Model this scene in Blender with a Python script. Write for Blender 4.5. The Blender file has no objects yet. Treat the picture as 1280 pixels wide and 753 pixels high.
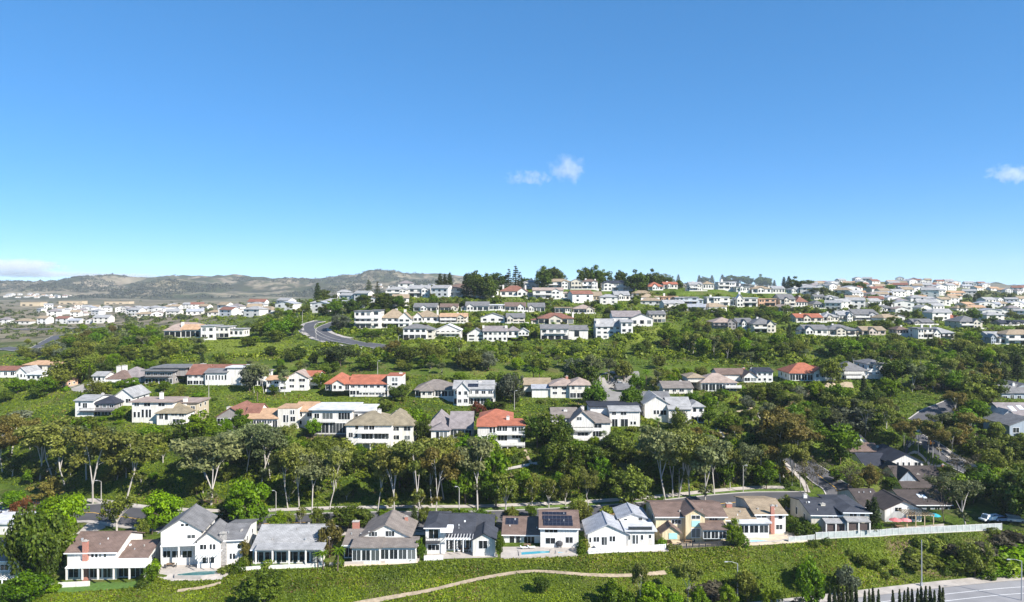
import bpy, bmesh, math, random
import numpy as np
from mathutils import Vector, Matrix
random.seed(7); RNG = np.random.default_rng(11)
SC = bpy.context.scene
COL = SC.collection
R = math.radians
# ------------------------------------------------------------------ camera geometry
F, HX, HY, CZ = 870.0, 640.0, 360.0, 120.0      # focal length, principal point and horizon in 1280-wide photo units; camera height
cam = bpy.data.cameras.new('camera'); camo = bpy.data.objects.new('camera', cam); COL.objects.link(camo)
cam.sensor_fit = 'HORIZONTAL'; cam.sensor_width = 36; cam.lens = 36*F/1280
cam.shift_y = (HY-376.5)/1280.0
camo.location = (0, 0, CZ); camo.rotation_euler = (R(90), 0, 0)
cam.clip_start = 1; cam.clip_end = 90000
SC.camera = camo

# ------------------------------------------------------------------ terrain
COLS = [0,100,200,300,400,500,600,700,800,900,1000,1100,1200,1280]
def P(py, Y): return ('p', py, Y)
def D(dr, Y): return ('d', dr, Y)
c1 = lambda v: [v]*14
L1Y = c1(140)
A2Y = [150]*8+[151,155,159,164,169,172.5]
L2Y = [158,159,160,162,164,166,167,169,171,174,177,179,181,184]
L2P = [738,733,721,713,708,702,699,696,690,685,677,671,666,662]
L3P = [612,630,643,646,642,640,640,636,630,619,612,600,590,598]
L3D = [66,66.3,65,64.5,64,63.5,63.2,63,63,62.5,62,60.5,60,61]
L3Y = [d*F/(p-HY) for p, d in zip(L3P, L3D)]
LINES = [
 D(c1(92), c1(10)), D(c1(90), c1(60)),
 D([76,76,75,74,74,73,73,72,72,71.5,71.2,71,71,71], L1Y),
 D([390*0+v for v in [71.5,70.7,69.5,68.4,67.6,66.9,66.4,65.9,68,71,71,71,71,71]], A2Y),
 P(L2P, L2Y),
 D([(p-HY)/F*y-.5 for p, y in zip(L2P, L2Y)], [y+11 for y in L2Y]),
 P(L3P, L3Y),
 P([545,530,532,543,548,560,556,553,532,555,560,560,545,545], [255,250,246,242,238,236,236,238,246,240,240,245,255,252]),
 P([478,478,482,486,492,497,502,498,490,488,482,478,480,500], [320,305,295,290,286,284,282,284,290,300,310,312,300,285]),
 P([455,450,448,446,445,448,452,455,450,448,448,450,452,455], [380,360,350,345,340,340,340,340,345,350,355,360,360,355]),
 P([432,428,426,424,418,420,428,430,420,414,416,420,424,432], [480,450,430,420,405,400,400,400,415,430,430,430,430,420]),
 P([418,415,412,408,398,402,404,405,403,398,402,402,405,415], [600,560,530,480,470,455,450,450,460,480,470,490,500,500]),
 P([408,406,402,396,385,375,373,376,379,384,384,388,394,402], [760,740,700,600,560,530,520,520,530,540,540,600,620,640]),
 P([398,396,392,386,374,364,359,357,358,361,366,372,378,384], [850,850,820,760,700,620,600,600,610,620,640,720,760,800]),
 P([388,387,385,383,378,372,372,372,372,370,362,351,355,364], [1150,1150,1150,1100,1000,1000,1000,1000,1000,1000,1050,1150,1150,1150]),
 P([380,380,379,379,378,376,375,375,375,374,372,366,367,371], c1(1600)),
 P([374,374,374,373,372,371,370,370,370,370,370,370,370,370], c1(2300)),
 P([365,363,362,362,364,358,362,366,368,368,368,368,368,368], c1(3000)),
 P(None, c1(4000)),
 D(c1(30), c1(6000)), D(c1(46), c1(20000)), D(c1(60), c1(60000)),
]
CREST = ([-400,0,60,100,160,200,250,290,330,350,380,420,465,500,540,600,700,1700],
         [353,353,352,350.5,350,348.5,347.5,349.5,354.5,356,353,347.5,343,346,349,350,360,364])
PXS = np.concatenate([np.arange(-2600,-400,100), np.arange(-400,1680.1,4), np.arange(1780,3900,100)]).astype(float)
YS = np.concatenate([[10,30,60,90,120,130],np.arange(136,320,1.5),np.arange(320,700,4),np.arange(700,1300,12),
                     np.arange(1300,4700,45),[5000,5500,6000,7000,8500,11000,15000,20000,30000,60000]]).astype(float)
def smooth_px(v, sig=28.0):
    k = np.arange(-20,21)*4.0; w = np.exp(-.5*(k/sig)**2); w /= w.sum()
    xs = np.arange(-500,1800,4.0); y = np.interp(xs, COLS, v)
    y = np.convolve(np.pad(y,20,mode='edge'), w, 'valid')
    return lambda q: np.interp(q, xs, y)
LF = []          # (Y function, z-drop function) per line
for kind, val, Y in LINES:
    fy = smooth_px(Y)
    if kind == 'd': fd = smooth_px(val)
    elif val is None:
        fd = (lambda fy: lambda q: (np.interp(q, *CREST)-HY)/F*fy(q))(fy)
    else:
        fp = smooth_px(val); fd = (lambda fp, fy: lambda q: (fp(q)-HY)/F*fy(q))(fp, fy)
    LF.append((fy, fd))
def pchip_cols(KY, KZ, ys):
    """monotone cubic along axis 0, one column per px"""
    n, m = KY.shape; h = np.diff(KY, axis=0); dl = np.diff(KZ, axis=0)/h
    d = np.zeros_like(KZ)
    w1 = 2*h[1:]+h[:-1]; w2 = h[1:]+2*h[:-1]
    same = dl[:-1]*dl[1:] > 0
    with np.errstate(divide='ignore', invalid='ignore'):
        hm = (w1+w2)/(w1/dl[:-1]+w2/dl[1:])
    d[1:-1] = np.where(same, hm, 0); d[0] = dl[0]; d[-1] = dl[-1]
    out = np.zeros((len(ys), m))
    for j in range(m):
        i = np.clip(np.searchsorted(KY[:,j], ys)-1, 0, n-2)
        t = (ys-KY[i,j])/h[i,j]; hh = h[i,j]
        out[:,j] = (KZ[i,j]*(2*t**3-3*t**2+1)+hh*d[i,j]*(t**3-2*t**2+t)+KZ[i+1,j]*(3*t**2-2*t**3)+hh*d[i+1,j]*(t**3-t**2))
    return out
KY = np.array([f(PXS) for f, _ in LF]); KD = np.array([g(PXS) for _, g in LF])
Z = CZ-pchip_cols(KY, KD, YS)
XG = (PXS[None,:]-HX)/F*YS[:,None]; YG = np.repeat(YS[:,None], len(PXS), 1)
def hash2(i, j, s):
    n = (i*374761393+j*668265263+s*1442695041) & 0x7fffffff
    n = ((n ^ (n >> 13))*1274126177) & 0x7fffffff
    return ((n ^ (n >> 16)) & 0xffff)/65535.0
def vnoise(x, y, s=0):
    i = np.floor(x).astype(np.int64); j = np.floor(y).astype(np.int64); fx = x-i; fy = y-j
    fx = fx*fx*(3-2*fx); fy = fy*fy*(3-2*fy)
    a = hash2(i,j,s); b = hash2(i+1,j,s); c = hash2(i,j+1,s); e = hash2(i+1,j+1,s)
    return (a*(1-fx)+b*fx)*(1-fy)+(c*(1-fx)+e*fx)*fy
def fbm(x, y, o=4, s=0):
    t = 0; a = .5
    for k in range(o): t = t+a*(vnoise(x, y, s+k)-.5); x = x*2.03+17; y = y*2.03+9; a *= .5
    return t
st = lambda v, a, b: np.clip((v-a)/(b-a), 0, 1)
l2 = LF[4][0](PXS)[None,:]; l3 = LF[6][0](PXS)[None,:]
lots = st(YG, l2-3, l2)*(1-st(YG, l3+3, l3+9))
road_flat = st(PXS[None,:], 860, 930)*(1-st(YG, LF[3][0](PXS)[None,:], LF[3][0](PXS)[None,:]+4))
Z += (1-lots)*(1-road_flat)*(.9*fbm(XG/9, YG/9, 3, 3)*st(YG,130,160)+2.2*fbm(XG/40, YG/40, 3, 5)*st(YG,200,320)*(1-st(YG,380,420)*.6))
rid = 1-np.abs(2*vnoise(XG/420, YG/620, 21)-1)*1.0
rid2 = 1-np.abs(2*vnoise(XG/170, YG/210, 33)-1)
hillm = st(YG,2350,2900)*(1-st(YG,4300,5200))
Z += hillm*((rid-.55)*70*(1-st(YG,3500,3980)*.78)+(rid2-.55)*38*(1-st(YG,3600,3990)*.8)+fbm(XG/60,YG/60,3,8)*8)
Z += st(YG,700,800)*(1-hillm)*(1-st(YG,1500,1900))*5*fbm(XG/90, YG/90, 3, 41)
def _cell(x, y):
    y = max(y, 10.001); q = HX+F*x/y
    i = min(max(int(np.searchsorted(YS, y))-1, 0), len(YS)-2); j = min(max(int(np.searchsorted(PXS, q))-1, 0), len(PXS)-2)
    return i, j, (y-YS[i])/(YS[i+1]-YS[i]), (q-PXS[j])/(PXS[j+1]-PXS[j])
def gz(x, y):
    i, j, t, u = _cell(x, y); u = min(max(u, 0), 1)
    return float((Z[i,j]*(1-u)+Z[i,j+1]*u)*(1-t)+(Z[i+1,j]*(1-u)+Z[i+1,j+1]*u)*t)
def gzv(x, y):
    q = HX+F*x/y
    i = np.clip(np.searchsorted(YS, y)-1, 0, len(YS)-2); j = np.clip(np.searchsorted(PXS, q)-1, 0, len(PXS)-2)
    t = (y-YS[i])/(YS[i+1]-YS[i]); u = np.clip((q-PXS[j])/(PXS[j+1]-PXS[j]), 0, 1)
    return (Z[i,j]*(1-u)+Z[i,j+1]*u)*(1-t)+(Z[i+1,j]*(1-u)+Z[i+1,j+1]*u)*t
_i0 = int(np.searchsorted(YS, 120))
def gY(px, py, ymin=120):
    """distance at which the line of sight through a photo position first meets the ground"""
    j = min(max(int(np.searchsorted(PXS, px))-1, 0), len(PXS)-2); u = (px-PXS[j])/(PXS[j+1]-PXS[j])
    z = Z[:,j]*(1-u)+Z[:,j+1]*u; g = HY-F*(z-CZ)/YS
    i0 = max(_i0, int(np.searchsorted(YS, ymin)))
    ok = np.nonzero(g[i0:] <= py)[0]
    if len(ok) == 0: return None
    i = ok[0]+i0
    if i == i0: return float(YS[i])
    a, b = g[i-1], g[i]; t = (a-py)/(a-b) if a != b else 0
    return float(YS[i-1]+(YS[i]-YS[i-1])*min(max(t,0),1))
def gp(px, py, ymin=120):
    y = gY(px, py, ymin)
    if y is None: y = 600.
    x = (px-HX)/F*y
    return Vector((x, y, gz(x, y)))
def proj(x, y, z): return HX+F*x/y, HY-F*(z-CZ)/y
def inpoly(x, y, poly):
    c = False; n = len(poly); j = n-1
    for i in range(n):
        xi, yi = poly[i]; xj, yj = poly[j]
        if (yi > y) != (yj > y) and x < (xj-xi)*(y-yi)/(yj-yi)+xi: c = not c
        j = i
    return c

# ------------------------------------------------------------------ mesh helpers
class MB:
    def __init__(s): s.v = []; s.f = []; s.m = []
    def quad(s, pts, m=0):
        n = len(s.v); s.v += [tuple(p) for p in pts]; s.f.append(tuple(range(n, n+len(pts)))); s.m.append(m)
    def hexa(s, p, m=0):      # 8 points: bottom ring 0-3 (ccw from above), top ring 4-7
        n = len(s.v); s.v += [tuple(q) for q in p]
        for f in ((3,2,1,0),(4,5,6,7),(0,1,5,4),(1,2,6,5),(2,3,7,6),(3,0,4,7)):
            s.f.append(tuple(n+i for i in f)); s.m.append(m)
    def box(s, x0, x1, y0, y1, z0, z1, m=0):
        s.hexa([(x0,y0,z0),(x1,y0,z0),(x1,y1,z0),(x0,y1,z0),(x0,y0,z1),(x1,y0,z1),(x1,y1,z1),(x0,y1,z1)], m)
    def prism(s, poly, a, b, axis='x', m=0):
        """closed prism: poly of (p, z) pairs extruded from a to b along an axis"""
        n = len(poly); o = len(s.v)
        for t in (a, b):
            for p, z in poly: s.v.append((t,p,z) if axis == 'x' else (p,t,z))
        s.f.append(tuple(range(o, o+n))); s.f.append(tuple(range(o+2*n-1, o+n-1, -1))); s.m += [m,m]
        for i in range(n):
            j = (i+1) % n; s.f.append((o+i, o+n+i, o+n+j, o+j)); s.m.append(m)
    def tube(s, pts, rad, n=6, m=0, cap=True):
        pts = [Vector(p) for p in pts]; o = len(s.v)
        for k, p in enumerate(pts):
            d = (pts[min(k+1,len(pts)-1)]-pts[max(k-1,0)]).normalized()
            a = d.orthogonal().normalized() if abs(d.z) < .9 else Vector((1,0,0)).cross(d).normalized()
            b = d.cross(a); r = rad[k] if hasattr(rad,'__len__') else rad
            for i in range(n):
                t = 2*math.pi*i/n; s.v.append(tuple(p+(a*math.cos(t)+b*math.sin(t))*r))
        for k in range(len(pts)-1):
            for i in range(n):
                j = (i+1) % n; s.f.append((o+k*n+i, o+k*n+j, o+(k+1)*n+j, o+(k+1)*n+i)); s.m.append(m)
        if cap:
            s.f.append(tuple(o+i for i in range(n-1,-1,-1))); e = o+(len(pts)-1)*n
            s.f.append(tuple(e+i for i in range(n))); s.m += [m,m]
    def lathe(s, prof, n=12, m=0, c=(0,0)):
        o = len(s.v)
        for r, z in prof:
            for i in range(n): t = 2*math.pi*i/n; s.v.append((c[0]+r*math.cos(t), c[1]+r*math.sin(t), z))
        for k in range(len(prof)-1):
            for i in range(n):
                j = (i+1) % n; s.f.append((o+k*n+i, o+k*n+j, o+(k+1)*n+j, o+(k+1)*n+i)); s.m.append(m)
        s.f.append(tuple(o+i for i in range(n-1,-1,-1))); e = o+(len(prof)-1)*n; s.f.append(tuple(e+i for i in range(n))); s.m += [m,m]
    def mesh(s, name, mats):
        me = bpy.data.meshes.new(name); me.from_pydata(s.v, [], s.f)
        bm = bmesh.new(); bm.from_mesh(me); bmesh.ops.recalc_face_normals(bm, faces=bm.faces); bm.to_mesh(me); bm.free()
        if not isinstance(mats, (list, tuple)): mats = [mats]
        for a in mats: me.materials.append(a)
        if len(mats) > 1: me.polygons.foreach_set('material_index', s.m)
        return me
    def build(s, name, mats, parent=None, loc=None):
        o = bpy.data.objects.new(name, s.mesh(name, mats)); COL.objects.link(o)
        if parent: o.parent = parent
        if loc is not None: o.location = loc
        return o
def link(name, me, parent=None, loc=None, rz=0, sc=None):
    o = bpy.data.objects.new(name, me); COL.objects.link(o)
    if parent: o.parent = parent
    if loc is not None: o.location = loc
    if rz: o.rotation_euler = (0,0,rz)
    if sc is not None: o.scale = (sc,sc,sc) if not hasattr(sc,'__len__') else sc
    return o
def tag(o, label=None, cat=None, group=None, kind=None):
    if label: o['label'] = label
    if cat: o['category'] = cat
    if group: o['group'] = group
    if kind: o['kind'] = kind
    return o
def empty(name, loc, rz=0):
    o = bpy.data.objects.new(name, None); COL.objects.link(o); o.location = loc; o.rotation_euler = (0,0,rz); o.empty_display_size = .5
    return o
def copy_tree(o, parent=None):
    c = o.copy(); COL.objects.link(c); c.parent = parent
    for ch in list(o.children): copy_tree(ch, c)
    return c
def np_mesh(name, V, Q, mats, tone=None, smooth=False):
    me = bpy.data.meshes.new(name); n, k = Q.shape
    me.vertices.add(len(V)); me.vertices.foreach_set('co', V.astype(np.float32).ravel())
    me.loops.add(n*k); me.loops.foreach_set('vertex_index', Q.astype(np.int32).ravel())
    me.polygons.add(n); me.polygons.foreach_set('loop_start', np.arange(0, n*k, k, dtype=np.int32))
    me.update(calc_edges=True)
    if tone is not None:
        a = me.attributes.new('tone', 'FLOAT', 'POINT'); a.data.foreach_set('value', tone.astype(np.float32))
    if smooth: me.polygons.foreach_set('use_smooth', np.ones(n, bool))
    for m in (mats if isinstance(mats,(list,tuple)) else [mats]): me.materials.append(m)
    return me
def leaf_quads(c, n, s, asp=.62):
    """rhombic leaf sprays: centres, normals, half lengths"""
    n = n/np.maximum(np.linalg.norm(n, axis=1, keepdims=True), 1e-6)
    r = RNG.normal(size=c.shape); a = np.cross(n, r); a /= np.maximum(np.linalg.norm(a, axis=1, keepdims=True), 1e-6); b = np.cross(n, a)
    s = s[:,None]; k = asp*(.75+.5*RNG.random((len(c),1)))
    V = np.stack([c+a*s, c+b*s*k+n*s*.15, c-a*s, c-b*s*k+n*s*.15], 1).reshape(-1,3)
    return V, np.arange(len(V)).reshape(-1,4)
# ------------------------------------------------------------------ materials
def newmat(name):
    m = bpy.data.materials.new(name); m.use_nodes = True; nt = m.node_tree
    return m, nt, nt.nodes['Principled BSDF']
def N(nt, t, **k):
    n = nt.nodes.new(t)
    for a, v in k.items():
        if a in n.bl_rna.properties.keys(): setattr(n, a, v)
        else: n.inputs[a.replace('_',' ')].default_value = v
    return n
def mixc(nt, fac, a, b, blend='MIX'):
    n = nt.nodes.new('ShaderNodeMix'); n.data_type = 'RGBA'; n.blend_type = blend
    for s, v in ((0,fac),(6,a),(7,b)):
        if isinstance(v, (int,float)): n.inputs[s].default_value = v
        elif isinstance(v, tuple): n.inputs[s].default_value = (*v[:3],1)
        else: nt.links.new(v, n.inputs[s])
    return n.outputs[2]
def ramp(nt, fac, stops):
    n = nt.nodes.new('ShaderNodeValToRGB'); el = n.color_ramp.elements
    while len(el) < len(stops): el.new(.5)
    for e, (p, c) in zip(el, stops): e.position = p; e.color = (*c,1) if len(c) == 3 else c
    nt.links.new(fac, n.inputs[0]); return n.outputs[0]
def math_(nt, op, a, b):
    n = nt.nodes.new('ShaderNodeMath'); n.operation = op
    for i, v in enumerate((a,b)):
        if isinstance(v,(int,float)): n.inputs[i].default_value = v
        else: nt.links.new(v, n.inputs[i])
    return n.outputs[0]
def noise(nt, scale, detail=3, coord='Object', rough=.55):
    tc = nt.nodes.new('ShaderNodeTexCoord'); n = nt.nodes.new('ShaderNodeTexNoise'); n.inputs['Scale'].default_value = scale
    n.inputs['Detail'].default_value = detail; n.inputs['Roughness'].default_value = rough
    nt.links.new(tc.outputs[coord], n.inputs['Vector']); return n.outputs['Fac']
def bump(nt, bsdf, h, strength=.4, dist=.1):
    b = nt.nodes.new('ShaderNodeBump'); b.inputs['Strength'].default_value = strength; b.inputs['Distance'].default_value = dist
    nt.links.new(h, b.inputs['Height']); nt.links.new(b.outputs[0], bsdf.inputs['Normal'])
_MC = {}
def plain(name, col, rough=.6, var=.12, scale=1.2, spec=.3, metal=0):
    if name in _MC: return _MC[name]
    m, nt, b = newmat(name)
    f = noise(nt, scale, 4); c = ramp(nt, f, [(.3, tuple(x*(1-var) for x in col)), (.7, tuple(min(1,x*(1+var*.6)) for x in col))])
    nt.links.new(c, b.inputs['Base Color']); b.inputs['Roughness'].default_value = rough; b.inputs['Specular IOR Level'].default_value = spec
    b.inputs['Metallic'].default_value = metal
    _MC[name] = m; return m
WALLC = dict(W=(.71,.695,.665), O=(.72,.70,.65), C=(.70,.60,.40), T=(.50,.43,.32), G=(.46,.46,.46), B=(.40,.45,.52), K=(.06,.06,.065),  # B: white wall with blue shade put into its colour
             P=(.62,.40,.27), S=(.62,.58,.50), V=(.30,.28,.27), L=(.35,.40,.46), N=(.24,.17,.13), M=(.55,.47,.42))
ROOFC = dict(gr=(.20,.195,.195), lg=(.37,.365,.36), dg=(.062,.066,.08), br=(.20,.138,.112), db=(.085,.068,.062), tn=(.36,.28,.19), rd=(.42,.145,.085),
             ot=(.52,.33,.20), rb=(.26,.12,.085), wh=(.56,.56,.57), ol=(.28,.235,.16), nv=(.04,.044,.06), pk=(.40,.31,.26), gb=(.245,.21,.185), pg=(.28,.245,.24), wg=(.42,.43,.46))
def wallm(k):
    key = 'wall '+k
    if key in _MC: return _MC[key]
    col = WALLC[k]; m, nt, b = newmat('stucco_'+k)
    f = noise(nt, .6, 5); f2 = noise(nt, 9, 3)
    tc = nt.nodes.new('ShaderNodeTexCoord'); mp = nt.nodes.new('ShaderNodeMapping'); mp.inputs['Scale'].default_value = (2.2,2.2,.18)
    st_ = nt.nodes.new('ShaderNodeTexNoise'); st_.inputs['Scale'].default_value = 1.3; st_.inputs['Detail'].default_value = 4
    nt.links.new(tc.outputs['Object'], mp.inputs[0]); nt.links.new(mp.outputs[0], st_.inputs['Vector'])
    c = ramp(nt, f, [(.3, tuple(x*.9 for x in col)), (.62, col)])
    s = ramp(nt, st_.outputs['Fac'], [(.36,(.66,.63,.58)), (.56,(1,1,1))])
    c = mixc(nt, .55, c, s, 'MULTIPLY')
    oi = nt.nodes.new('ShaderNodeObjectInfo'); v = ramp(nt, oi.outputs['Random'], [(0,(.9,.88,.84)),(1,(1,1,1))])
    c = mixc(nt, 1.0, c, v, 'MULTIPLY')
    nt.links.new(c, b.inputs['Base Color']); b.inputs['Roughness'].default_value = .85; b.inputs['Specular IOR Level'].default_value = .2
    bump(nt, b, f2, .15, .03); _MC[key] = m; return m
def roofm(k):
    key = 'roof '+k
    if key in _MC: return _MC[key]
    col = ROOFC[k]; m, nt, b = newmat('roofing_'+k)
    tc = nt.nodes.new('ShaderNodeTexCoord')
    f = noise(nt, .45, 5); g = noise(nt, 7, 3, rough=.7)
    c = ramp(nt, f, [(.25, tuple(x*.72 for x in col)), (.5, col), (.75, tuple(min(1,x*1.25) for x in col))])
    if k != 'wh':
        br = nt.nodes.new('ShaderNodeTexBrick'); br.inputs['Scale'].default_value = 1.0; br.inputs['Mortar Size'].default_value = .035
        br.inputs['Brick Width'].default_value = .9 ; br.inputs['Row Height'].default_value = .38
        br.inputs['Color1'].default_value = (1,1,1,1); br.inputs['Color2'].default_value = (.72,.72,.72,1); br.inputs['Mortar'].default_value = (.42,.42,.42,1)
        mp = nt.nodes.new('ShaderNodeMapping'); mp.inputs['Rotation'].default_value = (0,0,0)
        nt.links.new(tc.outputs['Object'], mp.inputs[0]); nt.links.new(mp.outputs[0], br.inputs['Vector'])
        c = mixc(nt, .75, c, br.outputs['Color'], 'MULTIPLY')
    sp = ramp(nt, g, [(.3,(.72,.72,.72)), (.65,(1.0,1.0,1.0))])
    c = mixc(nt, .7, c, sp, 'MULTIPLY')
    nt.links.new(c, b.inputs['Base Color']); b.inputs['Roughness'].default_value = .8; b.inputs['Specular IOR Level'].default_value = .25
    bump(nt, b, g, .3, .04); _MC[key] = m; return m
def glassm():
    if 'glass' in _MC: return _MC['glass']
    m, nt, b = newmat('window_glass')
    oi = nt.nodes.new('ShaderNodeObjectInfo')
    c = ramp(nt, oi.outputs['Random'], [(0,(.010,.013,.016)),(.75,(.025,.03,.034)),(.93,(.08,.09,.09)),(1,(.2,.21,.2))])
    nt.links.new(c, b.inputs['Base Color']); b.inputs['Roughness'].default_value = .07; b.inputs['Specular IOR Level'].default_value = .5
    _MC['glass'] = m; return m
def brickm():
    if 'brick' in _MC: return _MC['brick']
    m, nt, b = newmat('red_brick'); tc = nt.nodes.new('ShaderNodeTexCoord')
    br = nt.nodes.new('ShaderNodeTexBrick'); br.inputs['Scale'].default_value = 2.2; br.inputs['Color1'].default_value = (.40,.13,.08,1); br.inputs['Color2'].default_value = (.30,.10,.07,1); br.inputs['Mortar'].default_value = (.4,.33,.28,1)
    mp = nt.nodes.new('ShaderNodeMapping'); mp.inputs['Rotation'].default_value = (R(90),0,0)
    nt.links.new(tc.outputs['Object'], mp.inputs[0]); nt.links.new(mp.outputs[0], br.inputs['Vector']); nt.links.new(br.outputs['Color'], b.inputs['Base Color'])
    b.inputs['Roughness'].default_value = .85; _MC['brick'] = m; return m
def leafm(key, lo, mid, hi, trans=.36, hue=.03, name=None):
    """foliage: clump tone held by the mesh, a shift of hue and lightness per plant"""
    if key in _MC: return _MC[key]
    m, nt, b = newmat('foliage_'+key)
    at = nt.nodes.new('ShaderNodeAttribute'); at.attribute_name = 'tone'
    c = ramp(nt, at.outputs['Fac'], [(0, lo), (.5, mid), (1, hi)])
    oi = nt.nodes.new('ShaderNodeObjectInfo'); hs = nt.nodes.new('ShaderNodeHueSaturation')
    h = nt.nodes.new('ShaderNodeMapRange'); h.inputs[3].default_value = .5-hue*.55; h.inputs[4].default_value = .5+hue*.5
    nt.links.new(oi.outputs['Random'], h.inputs[0]); nt.links.new(h.outputs[0], hs.inputs['Hue'])
    w = nt.nodes.new('ShaderNodeTexWhiteNoise'); w.noise_dimensions = '1D'; nt.links.new(math_(nt,'MULTIPLY',oi.outputs['Random'],91.7), w.inputs['W'])
    v = nt.nodes.new('ShaderNodeMapRange'); v.inputs[3].default_value = .68; v.inputs[4].default_value = 1.3
    nt.links.new(w.outputs['Value'], v.inputs[0]); nt.links.new(v.outputs[0], hs.inputs['Value'])
    nt.links.new(c, hs.inputs['Color']); hs.inputs['Saturation'].default_value = 1.2
    nt.links.new(hs.outputs[0], b.inputs['Base Color']); b.inputs['Roughness'].default_value = .55; b.inputs['Specular IOR Level'].default_value = .25
    tr = nt.nodes.new('ShaderNodeBsdfTranslucent'); nt.links.new(hs.outputs[0], tr.inputs[0])
    mx = nt.nodes.new('ShaderNodeMixShader'); mx.inputs[0].default_value = trans
    nt.links.new(b.outputs[0], mx.inputs[1]); nt.links.new(tr.outputs[0], mx.inputs[2])
    nt.links.new(mx.outputs[0], nt.nodes['Material Output'].inputs['Surface'])
    _MC[key] = m; return m
LEAF = dict(
 euc=((.058,.068,.018),(.158,.172,.048),(.265,.270,.092)),
 eug=((.058,.072,.034),(.145,.165,.075),(.235,.25,.12)),
 brz=((.078,.066,.020),(.158,.135,.045),(.245,.215,.080)),
 grn=((.036,.066,.010),(.108,.172,.025),(.195,.275,.05)),
 lim=((.080,.140,.010),(.150,.240,.016),(.230,.320,.034)),
 drk=((.032,.050,.010),(.076,.108,.022),(.140,.172,.042)),
 olv=((.056,.070,.017),(.150,.175,.042),(.245,.265,.074)),
 gry=((.064,.074,.046),(.120,.135,.085),(.190,.205,.140)),
 red=((.080,.034,.018),(.145,.065,.036),(.210,.110,.056)),
 prp=((.042,.038,.026),(.078,.070,.046),(.125,.112,.075)),
 con=((.022,.034,.012),(.048,.064,.022),(.085,.104,.038)))
def LM(k): return leafm(k, *LEAF[k])
barkp = plain('pale_bark', (.46,.42,.37), .85, .35, 1.5)
barkb = plain('brown_bark', (.13,.095,.07), .9, .3, 2)
whitem = plain('white_paint', (.80,.80,.79), .5, .05)
greym = plain('grey_metal', (.34,.35,.36), .45, .1)
darkm = plain('dark_metal', (.05,.05,.055), .5, .1)
conc = plain('concrete', (.38,.355,.32), .9, .2, .35)
pavem = plain('pale_paving', (.40,.36,.32), .9, .22, .5)
tanpave = plain('tan_paving', (.52,.43,.31), .9, .15, .6)
woodm = plain('brown_timber', (.20,.13,.08), .8, .25, 1)
def asphaltm():
    m, nt, b = newmat('asphalt'); f = noise(nt, .12, 5); g = noise(nt, 6, 3)
    c = ramp(nt, f, [(.3,(.055,.054,.06)),(.55,(.078,.076,.082)),(.75,(.105,.10,.10))])
    c = mixc(nt, .5, c, ramp(nt, g, [(.3,(.75,.75,.75)),(.7,(1,1,1))]), 'MULTIPLY')
    nt.links.new(c, b.inputs['Base Color']); b.inputs['Roughness'].default_value = .9; return m
asph = asphaltm()
yellowm = plain('yellow_road_paint', (.62,.36,.06), .7, .2)
def waterm(name, col):
    m, nt, b = newmat(name); nt.links.new(ramp(nt, noise(nt,.8,2), [(.3,tuple(x*.8 for x in col)),(.7,col)]), b.inputs['Base Color']); b.inputs['Roughness'].default_value = .06
    bump(nt, b, noise(nt, 2.5, 2), .15, .05); return m
poolm = waterm('pool_water', (.07,.33,.40)); poold = waterm('deep_pool_water', (.06,.16,.16)); poolp = waterm('pale_pool_water', (.22,.50,.62))
def solarm():
    m, nt, b = newmat('solar_cells'); tc = nt.nodes.new('ShaderNodeTexCoord')
    br = nt.nodes.new('ShaderNodeTexBrick'); br.offset = 0; br.inputs['Scale'].default_value = 1; br.inputs['Brick Width'].default_value = 1.0; br.inputs['Row Height'].default_value = 1.5; br.inputs['Mortar Size'].default_value = .03
    br.inputs['Color1'].default_value = (.012,.014,.024,1); br.inputs['Color2'].default_value = (.016,.018,.03,1); br.inputs['Mortar'].default_value = (.07,.07,.08,1)
    nt.links.new(tc.outputs['Object'], br.inputs['Vector']); nt.links.new(br.outputs['Color'], b.inputs['Base Color']); b.inputs['Roughness'].default_value = .25
    return m
solm = solarm()
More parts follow.
